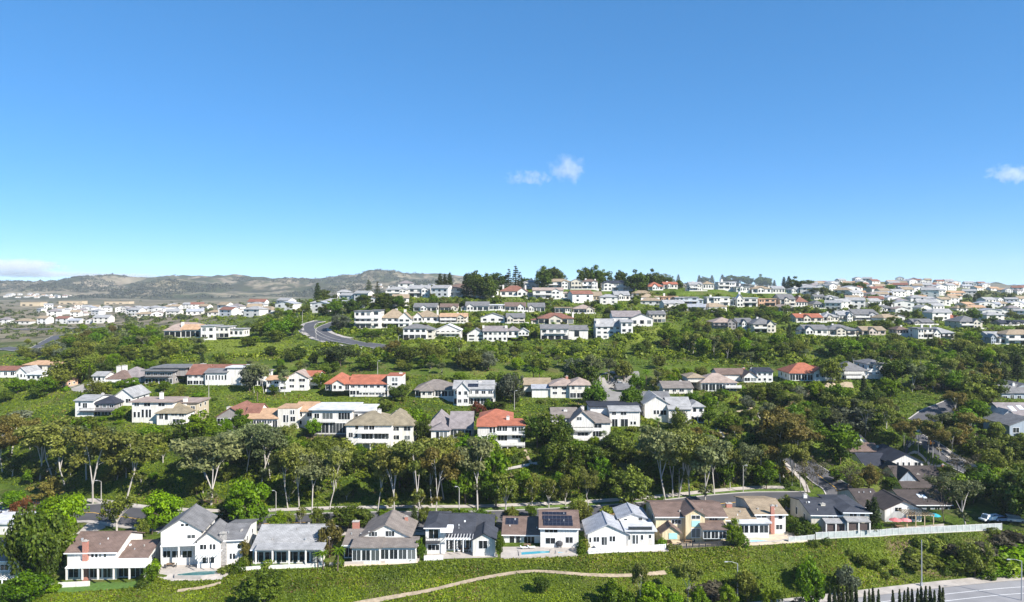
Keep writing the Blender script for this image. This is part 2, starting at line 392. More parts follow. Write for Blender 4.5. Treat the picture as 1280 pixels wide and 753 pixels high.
def groundm():
    m, nt, b = newmat('hillside_ground')
    dry = nt.nodes.new('ShaderNodeAttribute'); dry.attribute_name = 'dry'
    dirt = nt.nodes.new('ShaderNodeAttribute'); dirt.attribute_name = 'dirt'
    far = nt.nodes.new('ShaderNodeAttribute'); far.attribute_name = 'far'
    yel = nt.nodes.new('ShaderNodeAttribute'); yel.attribute_name = 'yellow'
    a = noise(nt, .045, 5); d = noise(nt, .55, 5, rough=.65); e = noise(nt, .013, 5); h = noise(nt, 2.6, 4, rough=.7)
    g = ramp(nt, a, [(.28,(.042,.072,.010)),(.48,(.078,.120,.015)),(.66,(.120,.170,.024)),(.8,(.17,.20,.04))])
    g = mixc(nt, .8, g, ramp(nt, d, [(.30,(.45,.5,.4)),(.55,(1,1,1)),(.75,(1.25,1.2,1.0))]), 'MULTIPLY')
    g = mixc(nt, .6, g, ramp(nt, h, [(.32,(.45,.45,.45)),(.6,(1.1,1.1,1.1))]), 'MULTIPLY')
    br_ = ramp(nt, noise(nt,.085,6,rough=.72), [(.50,(0,0,0)),(.64,(1,1,1))]); br_.node.color_ramp.interpolation = 'EASE'
    g = mixc(nt, math_(nt,'MULTIPLY',br_,.55), g, mixc(nt, d, (.10,.085,.035), (.20,.165,.075)))
    g = mixc(nt, yel.outputs['Fac'], g, mixc(nt, d, (.11,.16,.018), (.21,.23,.035)))
    # dry grass and chaparral of the far country
    ch = noise(nt, .006, 8, rough=.68); 
    tan = mixc(nt, ramp(nt, noise(nt,.02,5), [(.35,(0,0,0)),(.65,(1,1,1))]), (.18,.148,.105), (.265,.22,.16))
    chap = mixc(nt, d, (.036,.038,.026), (.072,.070,.048))
    cm = ramp(nt, ch, [(.44,(0,0,0)),(.51,(1,1,1))])
    hillc = mixc(nt, cm, tan, chap)
    nearc = mixc(nt, ramp(nt, noise(nt,.05,6,rough=.7), [(.50,(0,0,0)),(.60,(1,1,1))]), tan, chap)
    dc = mixc(nt, far.outputs['Fac'], nearc, hillc)
    g = mixc(nt, dry.outputs['Fac'], g, dc)
    soil = mixc(nt, d, (.12,.075,.045), (.24,.165,.11))
    g = mixc(nt, dirt.outputs['Fac'], g, soil)
    nt.links.new(g, b.inputs['Base Color']); b.inputs['Roughness'].default_value = .95; b.inputs['Specular IOR Level'].default_value = .1
    bump(nt, b, math_(nt,'ADD',math_(nt,'MULTIPLY',d,1.0),math_(nt,'MULTIPLY',h,.35)), .9, .9)
    return m
# ------------------------------------------------------------------ vegetation prototypes (unit height 1, scaled when planted)
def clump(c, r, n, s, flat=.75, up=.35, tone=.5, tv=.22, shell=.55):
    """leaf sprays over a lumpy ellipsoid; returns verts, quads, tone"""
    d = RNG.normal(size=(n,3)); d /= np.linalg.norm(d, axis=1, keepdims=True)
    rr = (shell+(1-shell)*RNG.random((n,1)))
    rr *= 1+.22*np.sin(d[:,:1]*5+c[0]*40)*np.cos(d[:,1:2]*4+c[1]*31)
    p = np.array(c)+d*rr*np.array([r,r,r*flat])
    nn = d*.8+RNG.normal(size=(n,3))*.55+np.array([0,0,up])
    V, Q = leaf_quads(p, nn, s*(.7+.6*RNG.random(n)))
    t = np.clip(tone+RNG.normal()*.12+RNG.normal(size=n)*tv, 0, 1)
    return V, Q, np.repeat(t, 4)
class Leaves:
    def __init__(s): s.V = []; s.Q = []; s.T = []; s.n = 0
    def add(s, a):
        V, Q, T = a; s.V.append(V); s.Q.append(Q+s.n); s.T.append(T); s.n += len(V)
    def mesh(s, name, mat): return np_mesh(name, np.concatenate(s.V), np.concatenate(s.Q), mat, np.concatenate(s.T))
rr_ = random.random
def jit(a): return (rr_()*2-1)*a
def eucalyptus(leaf, bark, dens=1.0, spread=.30, crown0=.42, lean=.09, sparse=False):
    T = MB(); L = Leaves(); fork = .22+rr_()*.2
    lx, ly = jit(lean), jit(lean)
    T.tube([(0,0,-.12),(0,0,0),(lx*.5,ly*.5,fork*.55),(lx,ly,fork)], [.0145,.013,.0105,.009], 6)
    nl = random.choice([2,3,3,4]); a0 = rr_()*6.28
    for k in range(nl):
        a = a0+k*6.28/nl+jit(.5); r = spread*(.45+.5*rr_()); top = .72+rr_()*.2
        if k == 0: r *= .35; top = .9
        e = Vector((lx+math.cos(a)*r, ly+math.sin(a)*r, top)); m = Vector((lx,ly,fork)).lerp(e,.5)+Vector((math.cos(a)*r*-.08, math.sin(a)*r*-.08, .03))
        T.tube([(lx,ly,fork-.01), m, e], [.0078,.0055,.0025], 5)
        for q in range(4):
            t = .36+.17*q+rr_()*.1; bs = Vector((lx,ly,fork)).lerp(m, t*2) if t < .5 else m.lerp(e, (t-.5)*2)
            b = a+jit(1.6); rl = spread*(.3+.35*rr_()); te = bs+Vector((math.cos(b)*rl, math.sin(b)*rl, .05+rr_()*.10))
            T.tube([bs, bs.lerp(te,.5)+Vector((0,0,.012)), te], [.0038,.0026,.0015], 4)
            for _ in range(2):
                c = te+Vector((jit(.05),jit(.05),jit(.03)))
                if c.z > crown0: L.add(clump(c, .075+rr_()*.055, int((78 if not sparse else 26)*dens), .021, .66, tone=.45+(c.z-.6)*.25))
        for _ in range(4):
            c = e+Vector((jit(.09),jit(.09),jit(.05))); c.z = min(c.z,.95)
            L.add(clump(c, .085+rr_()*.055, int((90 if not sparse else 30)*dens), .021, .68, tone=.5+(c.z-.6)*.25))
    for _ in range(random.choice([0,2,4,6]) if not sparse else 0):
        t = rr_(); c = Vector((lx,ly,fork))*(.6+.5*t)+Vector((jit(.07),jit(.07),jit(.05))); c.z = max(c.z,.16); L.add(clump(c, .035+rr_()*.04, int(34*dens), .02, .8, tone=.45))
    return T.mesh('trunk', bark), L.mesh('crown', leaf)
def broadleaf(leaf, bark, n=34, wide=.42, base=.22, flat=.8, s=.034, dens=90, lump=.16, trunk=.26):
    T = MB(); L = Leaves()
    T.tube([(0,0,-.15),(0,0,0),(jit(.02),jit(.02),trunk),(jit(.05),jit(.05),.6)], [.032,.027,.021,.010], 6)
    for k in range(5):
        a = k*1.26+rr_(); T.tube([(0,0,trunk*.9),(math.cos(a)*wide*.3,math.sin(a)*wide*.3,.45),(math.cos(a)*wide*.66,math.sin(a)*wide*.66,.62+jit(.1))], [.014,.010,.004], 5)
    cz = (base+1)/2; hz = (1-base)/2; a1, a2 = rr_()*6.28, rr_()*6.28
    for k in range(n+8):
        d = Vector((random.gauss(0,1),random.gauss(0,1),random.gauss(0,1))).normalized(); q = (.4+.6*rr_()**.6)
        an = math.atan2(d.y,d.x); q *= 1+.22*math.sin(2*an+a1)+.14*math.sin(3*an+a2); q *= 1.12 if k >= n else 1
        c = Vector((d.x*wide*q*.82, d.y*wide*q*.82, cz+d.z*hz*q*.84+.05*math.sin(an+a1)))
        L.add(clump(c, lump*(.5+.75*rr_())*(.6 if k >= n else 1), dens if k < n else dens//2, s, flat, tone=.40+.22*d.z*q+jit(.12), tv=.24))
    return T.mesh('trunk', bark), L.mesh('crown', leaf)
def conifer(leaf, bark, wide=.2, tiers=15, gaps=.25, n=60):
    T = MB(); L = Leaves(); T.tube([(0,0,-.1),(0,0,.5),(0,0,1)], [.022,.014,.003], 6)
    for k in range(tiers):
        z = .16+.82*k/tiers; r = wide*(1-((z-.1)/.9)**1.2)+.015; nb = 7 if r > .06 else 4
        for q in range(nb):
            if rr_() < gaps*.6: continue
            a = 6.28*q/nb+k*1.1+jit(.2); rl = r*(.75+.4*rr_())
            for t in (.45,.85):
                L.add(clump((math.cos(a)*rl*t, math.sin(a)*rl*t, z-.015+.02*t+jit(.008)), .028+.025*r/wide, int(n*.28), .02, .5, tone=.4+.2*t))
    return T.mesh('trunk', bark), L.mesh('crown', leaf)
def cypress(leaf, bark):
    T = MB(); L = Leaves(); T.tube([(0,0,-.05),(0,0,.6)], [.02,.008], 5)
    for k in range(26):
        z = .05+.93*k/26; r = .085*math.sin(min(1,(1.02-z)*1.6)*1.57)*min(1,.45+z*3)
        for q in range(3):
            a = rr_()*6.28; L.add(clump((math.cos(a)*r*.5, math.sin(a)*r*.5, z), r*.6+.012, 26, .026, 1.5, tone=.45))
    return T.mesh('trunk', bark), L.mesh('crown', leaf)
def palm(leaf, bark):
    T = MB(); L = Leaves(); T.tube([(0,0,-.05),(.01,0,.4),(.03,0,.86)], [.03,.02,.017], 6)
    V = []; Q = []; tt = []
    for k in range(26):
        a = k*2.4; el = .9-1.5*(k/26); ln = .26+.05*rr_(); pv = Vector((.03,0,.86)); d = Vector((math.cos(a)*math.cos(el), math.sin(a)*math.cos(el), math.sin(el)))
        side = Vector((-math.sin(a),math.cos(a),0))
        for sgm in range(5):
            p2 = pv+d*ln/5; d = (d+Vector((0,0,-.22))).normalized(); w0 = .03*(1-sgm*.17); w1 = .03*(1-(sgm+1)*.17)
            for sd in (1,-1):
                o = len(V); dr = Vector((0,0,-.018)); V += [pv, p2, p2+side*sd*w1*1.5+dr, pv+side*sd*w0*1.5+dr]; Q.append((o,o+1,o+2,o+3)); tt += [.3+.4*rr_()]*4
            pv = p2
    me = np_mesh('crown', np.array([tuple(v) for v in V]), np.array(Q), leaf, np.array(tt)); return T.mesh('trunk', bark), me
def shrub(leaf, n=14, dens=70, s=.10, wide=.62, flat=.8, lump=.34):
    L = Leaves()
    for k in range(n):
        a = rr_()*6.28; q = rr_()**.5; z = .3+.45*(1-q)*rr_()+.1
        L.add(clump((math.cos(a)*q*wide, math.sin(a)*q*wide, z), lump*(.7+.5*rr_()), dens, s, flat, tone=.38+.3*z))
    return L.mesh('shrub', leaf)
def globe(leaf, n=520, s=.085, dims=(1,1,1)):
    return (lambda a: np_mesh('shrub', a[0], a[1], leaf, a[2]))(clump((0,0,.42), .55, n, s, .95, tv=.2, shell=.86, tone=.5))
PROTO = {}
def proto(key, fn, k):
    PROTO[key] = [fn() for _ in range(k)]
proto('euc', lambda: eucalyptus(LM('euc'), barkp, 1.35, random.choice([.20,.25,.30,.34]), random.choice([.22,.30,.38])), 11)
proto('eug', lambda: eucalyptus(LM('eug'), barkp, 1.3, random.choice([.22,.30,.36]), random.choice([.22,.30])), 7)
proto('brz', lambda: eucalyptus(LM('brz'), barkp, 1.3, .36, .28), 4)
proto('bare', lambda: eucalyptus(LM('prp'), barkb, .6, .36, .3, sparse=True), 3)
proto('ghost', lambda: eucalyptus(LM('gry'), barkp, .55, .36, .35, sparse=True), 2)
proto('grn', lambda: broadleaf(LM('grn'), barkb, 38, .46), 6)
proto('lim', lambda: broadleaf(LM('lim'), barkb, 46, .46, .1, dens=110, s=.03, lump=.145), 3)
proto('lit', lambda: broadleaf(LM('olv'), barkp, 26, .42, .3, dens=60, s=.03, lump=.13), 4)
proto('olv', lambda: broadleaf(LM('olv'), barkb, 34, .55, .15, lump=.18), 6)
proto('drk', lambda: broadleaf(LM('drk'), barkb, 40, .52, .12), 6)
proto('pin', lambda: broadleaf(LM('con'), barkb, 34, .55, .32, .6, lump=.17), 3)
proto('gry', lambda: broadleaf(LM('gry'), barkb, 34, .5, .15), 2)
proto('red', lambda: broadleaf(LM('red'), barkb, 34, .6, .15), 1)
proto('orn', lambda: broadleaf(LM('brz'), barkb, 34, .5, .12), 2)
proto('con', lambda: conifer(LM('con'), barkb), 2)
proto('nor', lambda: conifer(LM('con'), barkb, .19, 11, .5), 2)
proto('cyp', lambda: cypress(LM('con'), barkb), 3)
proto('plm', lambda: palm(LM('grn'), barkb), 2)
for k_, n_ in (('grn',4),('drk',3),('olv',3),('gry',2),('lim',3),('prp',2),('brz',1)):
    proto('s_'+k_, (lambda kk: lambda: shrub(LM(kk)))(k_), n_)
for k_ in ('drk','olv','lim','grn'): proto('g_'+k_, (lambda kk: lambda: globe(LM(kk)))(k_), 2)
# kind key -> object name, category, words for the label
KW = dict(
 euc=('eucalyptus_tree','tree','tall olive eucalyptus'), eug=('eucalyptus_tree','tree','grey-green eucalyptus'), brz=('eucalyptus_tree','tree','bronze-leaved eucalyptus'),
 bare=('thin_tree','tree','thin brown half-bare tree'), ghost=('thin_tree','tree','white-limbed sparse tree'), grn=('leafy_tree','tree','bushy green tree'), lim=('leafy_tree','tree','bright lime-green tree'),
 lit=('young_tree','tree','slender young tree'), olv=('spreading_tree','tree','spreading olive-green tree'), drk=('dark_tree','tree','dense dark green tree'), pin=('pine_tree','tree','dark umbrella-crowned pine'),
 gry=('silvery_tree','tree','silvery grey tree'), red=('leafy_tree','tree','red-leaved tree'), orn=('leafy_tree','tree','orange-brown leafy tree'), con=('conifer_tree','tree','dark pointed conifer'), nor=('conifer_tree','tree','tall layered conifer'),
 cyp=('cypress_tree','tree','slim dark cypress'), plm=('palm_tree','tree','feathery palm'),
 s_grn=('shrub','shrub','green shrub'), s_drk=('shrub','shrub','dark green shrub'), s_olv=('shrub','shrub','olive shrub'), s_gry=('shrub','shrub','silver-grey shrub'), s_lim=('shrub','shrub','bright green shrub'), s_prp=('shrub','shrub','purple-brown shrub'), s_brz=('shrub','shrub','bronze shrub'),
 g_drk=('clipped_shrub','shrub','round dark clipped shrub'), g_olv=('clipped_shrub','shrub','round olive clipped shrub'), g_lim=('hedge_mound','shrub','bright green mounded hedge'), g_grn=('clipped_shrub','shrub','round green clipped shrub'))
TREES = []     # (object, kind key, px, py, Y) of everything planted
def plant(kind, x, y, h, wide=1.0, rz=None, simple=False, z=None, sink=.02):
    me = random.choice(PROTO[kind]); nm, cat, w = KW[kind]; z = gz(x, y) if z is None else z
    rz = rr_()*6.28 if rz is None else rz
    if isinstance(me, tuple):
        o = empty(nm, (x, y, z-h*sink), rz); o.scale = (h*wide, h*wide, h)
        link('trunk', me[0], o); link('crown', me[1], o)
    else:
        o = link(nm, me, None, (x, y, z-h*.12), rz, (h*wide, h*wide, h))
    o['category'] = cat; px, py = proj(x, y, z)
    TREES.append((o, kind, px, py, y, h)); return o
# ------------------------------------------------------------------ house builder
HOUSES = []      # dict(root, phrase, box, Y) in photo units, used to keep crowns off facades and to word the plant labels
PADS = []        # (cx, cy, hx, hy, yaw, z)
QUEUE = []
def b(x0,x1,yb,ye,yr,roof='gx',rc='gr',wc='W',d=None,dy=0,w=None,ov=.6,vd=4.,lite=False): return dict(x0=x0,x1=x1,yb=yb,ye=ye,yr=yr,roof=roof,rc=rc,wc=wc,d=d,dy=dy,w=w,ov=ov,vd=vd)
def house(name, phrase, label, blocks, yaw=0, Y=None, ch=(), bal=(), posts=(), panels=(), group=None, extra=None, by=None):
    QUEUE.append(dict(name=name, phrase=phrase, label=label, blocks=blocks, yaw=R(yaw), Y=Y, ch=ch, bal=bal, posts=posts, panels=panels, group=group, extra=extra, by=by))
class Frame:
    """a house's own axes: u along the facade, v into the house, z up; sights from the camera are met with its planes"""
    def __init__(s, O, yaw):
        s.O = O; s.c = math.cos(yaw); s.s = math.sin(yaw); s.o = s.loc(Vector((0,0,CZ)))
    def loc(s, p): q = p-s.O; return Vector((q.x*s.c+q.y*s.s, -q.x*s.s+q.y*s.c, q.z))
    def ray(s, px, py): d = Vector(((px-HX)/F, 1, (HY-py)/F)); return Vector((d.x*s.c+d.y*s.s, -d.x*s.s+d.y*s.c, d.z))
    def hitv(s, px, py, v): d = s.ray(px,py); t = (v-s.o.y)/d.y; return s.o+d*t
    def hitp(s, px, py, p, n): d = s.ray(px,py); t = (p-s.o).dot(n)/d.dot(n); return s.o+d*t
def slope_depth(Y, ye, yr, tan=.36):
    pe = (ye-HY)/F; pr = (yr-HY)/F; return 2*Y*(pe-pr)/max(tan+pr, .05)
def resolve(q):
    B0 = q['blocks'][0]; xm = (min(k['x0'] for k in q['blocks'])+max(k['x1'] for k in q['blocks']))/2
    yb = q['by'] or max(k['yb'] for k in q['blocks'])
    Y = q['Y'] or gY(xm, yb); x = (xm-HX)/F*Y; z = CZ-(yb-HY)/F*Y
    q['O'] = Vector((x, Y, z)); q['fr'] = Frame(q['O'], q['yaw']); q['Yv'] = Y
    for k in q['blocks']:
        if k['d'] is None:
            lo = 7 if k['roof'] in ('flat',) else 6
            k['d'] = min(max(slope_depth(Y, k['ye'], k['yr']), lo), 17) if k['roof'] in ('gx','hip') else 10
    u0 = []; u1 = []; v0 = []; v1 = []
    for k in q['blocks']:
        k['u0'] = q['fr'].hitv(k['x0'], k['ye'], k['dy']).x; k['u1'] = q['fr'].hitv(k['x1'], k['ye'], k['dy']).x
        u0.append(k['u0']); u1.append(k['u1']); v0.append(k['dy']); v1.append(k['dy']+k['d'])
    cu, cv = (min(u0)+max(u1))/2, (min(v0)+max(v1))/2; c, s = math.cos(q['yaw']), math.sin(q['yaw'])
    PADS.append((x+cu*c-cv*s, Y+cu*s+cv*c, (max(u1)-min(u0))/2, (max(v1)-min(v0))/2, q['yaw'], z))
    q['box'] = (min(k['x0'] for k in q['blocks']), max(k['x1'] for k in q['blocks']), min(k['yr'] for k in q['blocks']), yb)
def pad_terrain():
    for (cx, cy, hx, hy, yaw, z) in PADS:
        rad = math.hypot(hx, hy)+8
        i0, i1 = np.searchsorted(YS, [cy-rad, cy+rad]); 
        X = XG[i0:i1]; Yy = YG[i0:i1]; c, s = math.cos(yaw), math.sin(yaw)
        u = np.abs((X-cx)*c+(Yy-cy)*s)-hx; v = np.abs(-(X-cx)*s+(Yy-cy)*c)-hy
        dd = np.sqrt(np.maximum(u,0)**2+np.maximum(v,0)**2); gw = max(1.2, .006*cy)
        w = 1-np.clip((dd-gw)/(3.0+gw), 0, 1); w = w*w*(3-2*w)
        zz = Z[i0:i1]; Z[i0:i1] = zz*(1-w)+(z-.1)*w
def gable_roof(M, u0,u1,v0,v1,ze,zr,ov,along,th=.22):
    """two pitched slabs; along 'u' = ridge parallel to the facade"""
    if along == 'u': a0,a1,p0,p1 = u0,u1,v0,v1
    else: a0,a1,p0,p1 = v0,v1,u0,u1
    h = (p1-p0)/2; pm = (p0+p1)/2; sl = (zr-ze)/max(h,.1); zo = ze-sl*ov
    poly = [(p0-ov,zo+.04),(pm,zr+.04),(p1+ov,zo+.04),(p1+ov,zo+.04+th),(pm,zr+.04+th),(p0-ov,zo+.04+th)]
    M.prism(poly, a0-ov*.7, a1+ov*.7, 'x' if along == 'u' else 'y')
def hip_roof(M, u0,u1,v0,v1,ze,zr,ov,th=.22):
    a0,a1,c0,c1 = u0-ov,u1+ov,v0-ov,v1+ov; W_, D_ = a1-a0, c1-c0; sl = (zr-ze)/max(min(u1-u0, v1-v0)/2,.1); zo = ze-sl*ov
    if W_ >= D_: r0, r1 = (a0+D_/2*.95,(c0+c1)/2), (a1-D_/2*.95,(c0+c1)/2)
    else: r0, r1 = ((a0+a1)/2,c0+W_/2*.95), ((a0+a1)/2,c1-W_/2*.95)
    v = [(a0,c0),(a1,c0),(a1,c1),(a0,c1)]; B_ = [(x,y,zo) for x,y in v]; T_ = [(x,y,zo+th) for x,y in v]; P0,P1 = (*r0,zr+th),(*r1,zr+th)
    M.quad(B_[::-1])
    for i in range(4): j = (i+1)%4; M.quad([B_[i],B_[j],T_[j],T_[i]])
    if W_ >= D_: fs = [[T_[0],T_[1],P1,P0],[T_[1],T_[2],P1],[T_[2],T_[3],P0,P1],[T_[3],T_[0],P0]]
    else: fs = [[T_[0],T_[1],P0],[T_[1],T_[2],P1,P0],[T_[2],T_[3],P1],[T_[3],T_[0],P0,P1]]
    for f in fs: M.quad(f)
def ring(M, u0,u1,z0,z1,v,fw=.09,t0=.05,t1=.04):
    """window frame: four bars round an opening on the plane v"""
    M.box(u0-fw,u1+fw,v-t0,v+t1,z0-fw,z0); M.box(u0-fw,u1+fw,v-t0,v+t1,z1,z1+fw); M.box(u0-fw,u0,v-t0,v+t1,z0,z1); M.box(u1,u1+fw,v-t0,v+t1,z0,z1)
def window(root, u0,u1,z0,z1,v,near,trim='white_paint', mull=True):
    if u1 < u0: u0,u1 = u1,u0
    if z1 < z0: z0,z1 = z1,z0
    if near:
        f = MB(); ring(f,u0,u1,z0,z1,v)
        if mull and u1-u0 > 1.3:
            n = max(1,int((u1-u0)/1.3))
            for i in range(1,n+1):
                x = u0+(u1-u0)*i/(n+1); f.box(x-.035,x+.035,v-.045,v+.03,z0,z1)
        fo = f.build('window', _MC[trim], root)
        p = MB(); p.box(u0,u1,v-.02,v+.03,z0,z1); p.build('pane', glassm(), fo)
    else:
        p = MB(); e = .06; p.box(u0,u1,v-e,v+.05,z0,z1); p.build('window', glassm(), root)
def side_window(root, side, u, v0,v1,z0,z1,near):
    s = -1 if side == 'l' else 1; p = MB(); p.box(min(u,u+s*.05),max(u,u+s*.05),v0,v1,z0,z1)
    if near:
        f = MB(); e = .09; a,c = min(u,u+s*.07),max(u,u+s*.07)
        f.box(a,c,v0-e,v1+e,z0-e,z0); f.box(a,c,v0-e,v1+e,z1,z1+e); f.box(a,c,v0-e,v0,z0,z1); f.box(a,c,v1,v1+e,z0,z1)
        fo = f.build('window', whitem, root); p.build('pane', glassm(), fo)
    else: p.build('window', glassm(), root)
def build_house(q):
    fr = q['fr']; root = empty(q['name'], q['O'], q['yaw']); tag(root, q['label'], 'house', q['group']); q['root'] = root
    near = q['Yv'] < 330; fine = q['Yv'] < 215; roofs = []; B_ = q['blocks']; vis = 'r' if (q['O'].x < 0) else 'l'
    if abs(q['yaw']) > .02: vis = 'r' if (q['O'].x*math.cos(q['yaw'])+q['O'].y*math.sin(q['yaw'])) < 0 else 'l'
    for k in B_:
        xm = (k['x0']+k['x1'])/2; v0 = k['dy']; v1 = v0+k['d']; u0,u1 = k['u0'],k['u1']
        zb = fr.hitv(xm,k['yb'],v0).z; ze = fr.hitv(xm,k['ye'],v0).z
        if k['roof'] in ('gx','hip'): zr = fr.hitv(xm,k['yr'],v0+k['d']/2 if k['roof']=='gx' or u1-u0 >= k['d'] else v0+k['d']-(u1-u0)/2).z
        elif k['roof'] == 'shed': zr = fr.hitv(xm,k['yr'],v1).z
        else: zr = fr.hitv(xm,k['yr'],v0).z
        if k['roof'] in ('gx','hip','gy','shed'): zr = max(zr, ze+.6)
        k.update(zb=zb, ze=ze, zr=zr); W = MB(); bot = min(zb-k['vd'], -.3-0*k['vd']) if zb < 1.2 else zb
        if k['roof'] == 'flat':
            W.box(u0,u1,v0,v1,bot,ze); M = MB(); o = k['ov']; M.box(u0-o,u1+o,v0-o,v1+o,ze,ze+.38)
        elif k['roof'] == 'gx':
            W.prism([(v0,bot),(v1,bot),(v1,ze),((v0+v1)/2,zr-.02),(v0,ze)], u0,u1,'x'); M = MB(); gable_roof(M,u0,u1,v0,v1,ze,zr,k['ov'],'u')
        elif k['roof'] == 'gy':
            W.prism([(u0,bot),(u1,bot),(u1,ze),((u0+u1)/2,zr-.02),(u0,ze)], v0,v1,'y'); M = MB(); gable_roof(M,u0,u1,v0,v1,ze,zr,k['ov'],'v')
        elif k['roof'] == 'shed':
            W.prism([(v0,bot),(v1,bot),(v1,zr-.02),(v0,ze-.02)], u0,u1,'x'); M = MB(); sl = (zr-ze)/(v1-v0); o = k['ov']
            M.prism([(v0-o,ze-sl*o),(v1+.1,zr+sl*.1),(v1+.1,zr+sl*.1+.22),(v0-o,ze-sl*o+.22)], u0-o*.6,u1+o*.6,'x')
        else:
            W.box(u0,u1,v0,v1,bot,ze); M = MB(); hip_roof(M,u0,u1,v0,v1,ze,zr,k['ov'])
        if k['wc']:
            W.build('wall', wallm(k['wc']), root)
        ro = M.build('roof', roofm(k['rc']), root); roofs.append(ro); k['ro'] = ro
        if fine and k['roof'] in ('gx','gy','hip'):
            o = k['ov']; fz = ze-(zr-ze)/max((k['d'] if k['roof']!='gy' else (u1-u0))/2,.1)*o
            if k['roof'] == 'gx': cp = MB(); vm = (v0+v1)/2; cp.box(u0-o*.7,u1+o*.7,vm-.16,vm+.16,zr+.22,zr+.33); cp.build('ridge_cap', roofm(k['rc']), ro)
            if k['roof'] == 'gy': cp = MB(); um = (u0+u1)/2; cp.box(um-.16,um+.16,v0-o*.7,v1+o*.7,zr+.22,zr+.33); cp.build('ridge_cap', roofm(k['rc']), ro)
            if k['roof'] == 'gx' and k['d'] > 7:
                for _ in range(3):
                    t = random.uniform(.25,.8); uu = random.uniform(u0+.8,u1-.8); vv = v0+k['d']/2*t; zz = ze+(zr-ze)*t+.2; vt = MB(); rr0 = random.choice([.07,.1,.2]); vt.box(uu-rr0,uu+rr0,vv-rr0,vv+rr0,zz,zz+random.choice([.35,.5])); vt.build('roof_vent', random.choice([greym,conc,whitem]), ro)
            if k['roof'] != 'gy':
                gm = MB(); gm.box(u0-o*.7,u1+o*.7,v0-o-.12,v0-o-.005,fz+.02,fz+.24); gm.build('gutter', whitem, root)
        ws = k['w']; ws = [] if ws is None else ([ws] if isinstance(ws, str) else ws)
        for w in ws:
            if isinstance(w, str):
                band = 'B' in w; rows, n = [int(t) for t in w.replace('B','').split('x')]; hgt = (ze-max(zb,0))/rows; zb0 = max(zb,0)
                for r_ in range(rows):
                    bb = band and r_ == 0
                    for i in range(n):
                        cw = (u1-u0)/n; cu = u0+cw*(i+.5); ww = cw*(.86 if bb else random.uniform(.42,.62)); hh = hgt*(.72 if bb else random.uniform(.42,.5)); z0 = zb0+hgt*r_+(hgt*.06 if bb else hgt*.3)
                        ww = min(ww, 3.2)
                        window(root, cu-ww/2, cu+ww/2, z0, z0+hh, v0, near)
            else:
                p = fr.hitv(w[0],w[1],v0); p2 = fr.hitv(w[2],w[3],v0); window(root, max(p.x,u0+.1), min(p2.x,u1-.1), p2.z, min(p.z, zr-.3), v0, near)
        if k['d'] > 7 and k['wc'] and k['w'] is not None:
            zb0 = max(zb,0); rows = max(1, round((ze-zb0)/3.1)); hgt = (ze-zb0)/rows; u = u0 if vis == 'l' else u1
            for r_ in range(rows):
                for t in (.3,.68):
                    vc = v0+k['d']*t; side_window(root, vis, u, vc-.6, vc+.6, zb0+hgt*r_+hgt*.32, zb0+hgt*r_+hgt*.75, near)
    for c in q['ch']:       # x0,x1,ytop,block,fraction of depth,kind
        x0,x1,yt,bi,f,kind = c; k = B_[bi]; v = k['dy']+k['d']*f; p = fr.hitv(x0,yt,v); p2 = fr.hitv(x1,yt,v); w_ = max(p2.x-p.x,.5)
        M = MB(); zb = k['ze']-.6 if f > 0 else max(k['zb'],0)-.3
        if f > 0: M.box(p.x,p2.x,v-w_*.35,v+w_*.35,zb,p.z)
        else: M.box(p.x,p2.x,v-.7,v+.02,zb,p.z)
        o = M.build('chimney', brickm() if kind == 'brick' else (stonem if kind == 'stone' else wallm(kind)), k['ro'] if f > 0 else root)
        if near: C_ = MB(); vm = v if f > 0 else v-.35; C_.box(p.x-.08,p2.x+.08,vm-w_*.4,vm+w_*.4,p.z+.003,p.z+.12); C_.box((p.x+p2.x)/2-.2,(p.x+p2.x)/2+.2,vm-.2,vm+.2,p.z+.12,p.z+.35); C_.build('chimney_cap', conc, root)
    for l in q['bal']:      # x0,x1,yslab,depth,rail kind,block
        x0,x1,ys,dp,kind,bi = l; k = B_[bi]; v = k['dy']; p = fr.hitv(x0,ys,v); p2 = fr.hitv(x1,ys,v); z = p.z
        M = MB(); M.box(p.x,p2.x,v-dp,v-.01,z-.28,z); bo = M.build('balcony', wallm('W') if kind != 'dark' else darkm, root); rl = MB(); h = 1.0
        if kind == 'solid':
            rl.box(p.x,p2.x,v-dp-.12,v-dp+.02,z+.003,z+h); rl.box(p.x,p.x+.12,v-dp+.021,v-.02,z+.003,z+h); rl.box(p2.x-.12,p2.x,v-dp+.021,v-.02,z+.003,z+h); rl.build('railing', wallm('W'), bo)
        else:
            n = max(3,int((p2.x-p.x)/(.45 if near else .8)))
            for i in range(n+1): x = p.x+.03+(p2.x-p.x-.06)*i/n; rl.box(x-.025,x+.025,v-dp+.02,v-dp+.07,z,z+h)
            rl.box(p.x,p2.x,v-dp,v-dp+.09,z+h+.002,z+h+.08)
            for x in (p.x+.03,p2.x-.03): rl.box(x-.03,x+.03,v-dp+.1,v-.02,z+h*.9,z+h)
            rl.build('railing', whitem if kind == 'rail' else darkm, bo)
    for l in q['posts']:    # x,ytop,ybot,v offset,block
        x,yt,yb,dv,bi = l; v = B_[bi]['dy']-dv; p = fr.hitv(x,yt,v); p2 = fr.hitv(x,yb,v); M = MB(); M.box(p.x-.16,p.x+.16,v-.16,v+.16,p2.z-.8,p.z); M.build('post', wallm('W'), root)
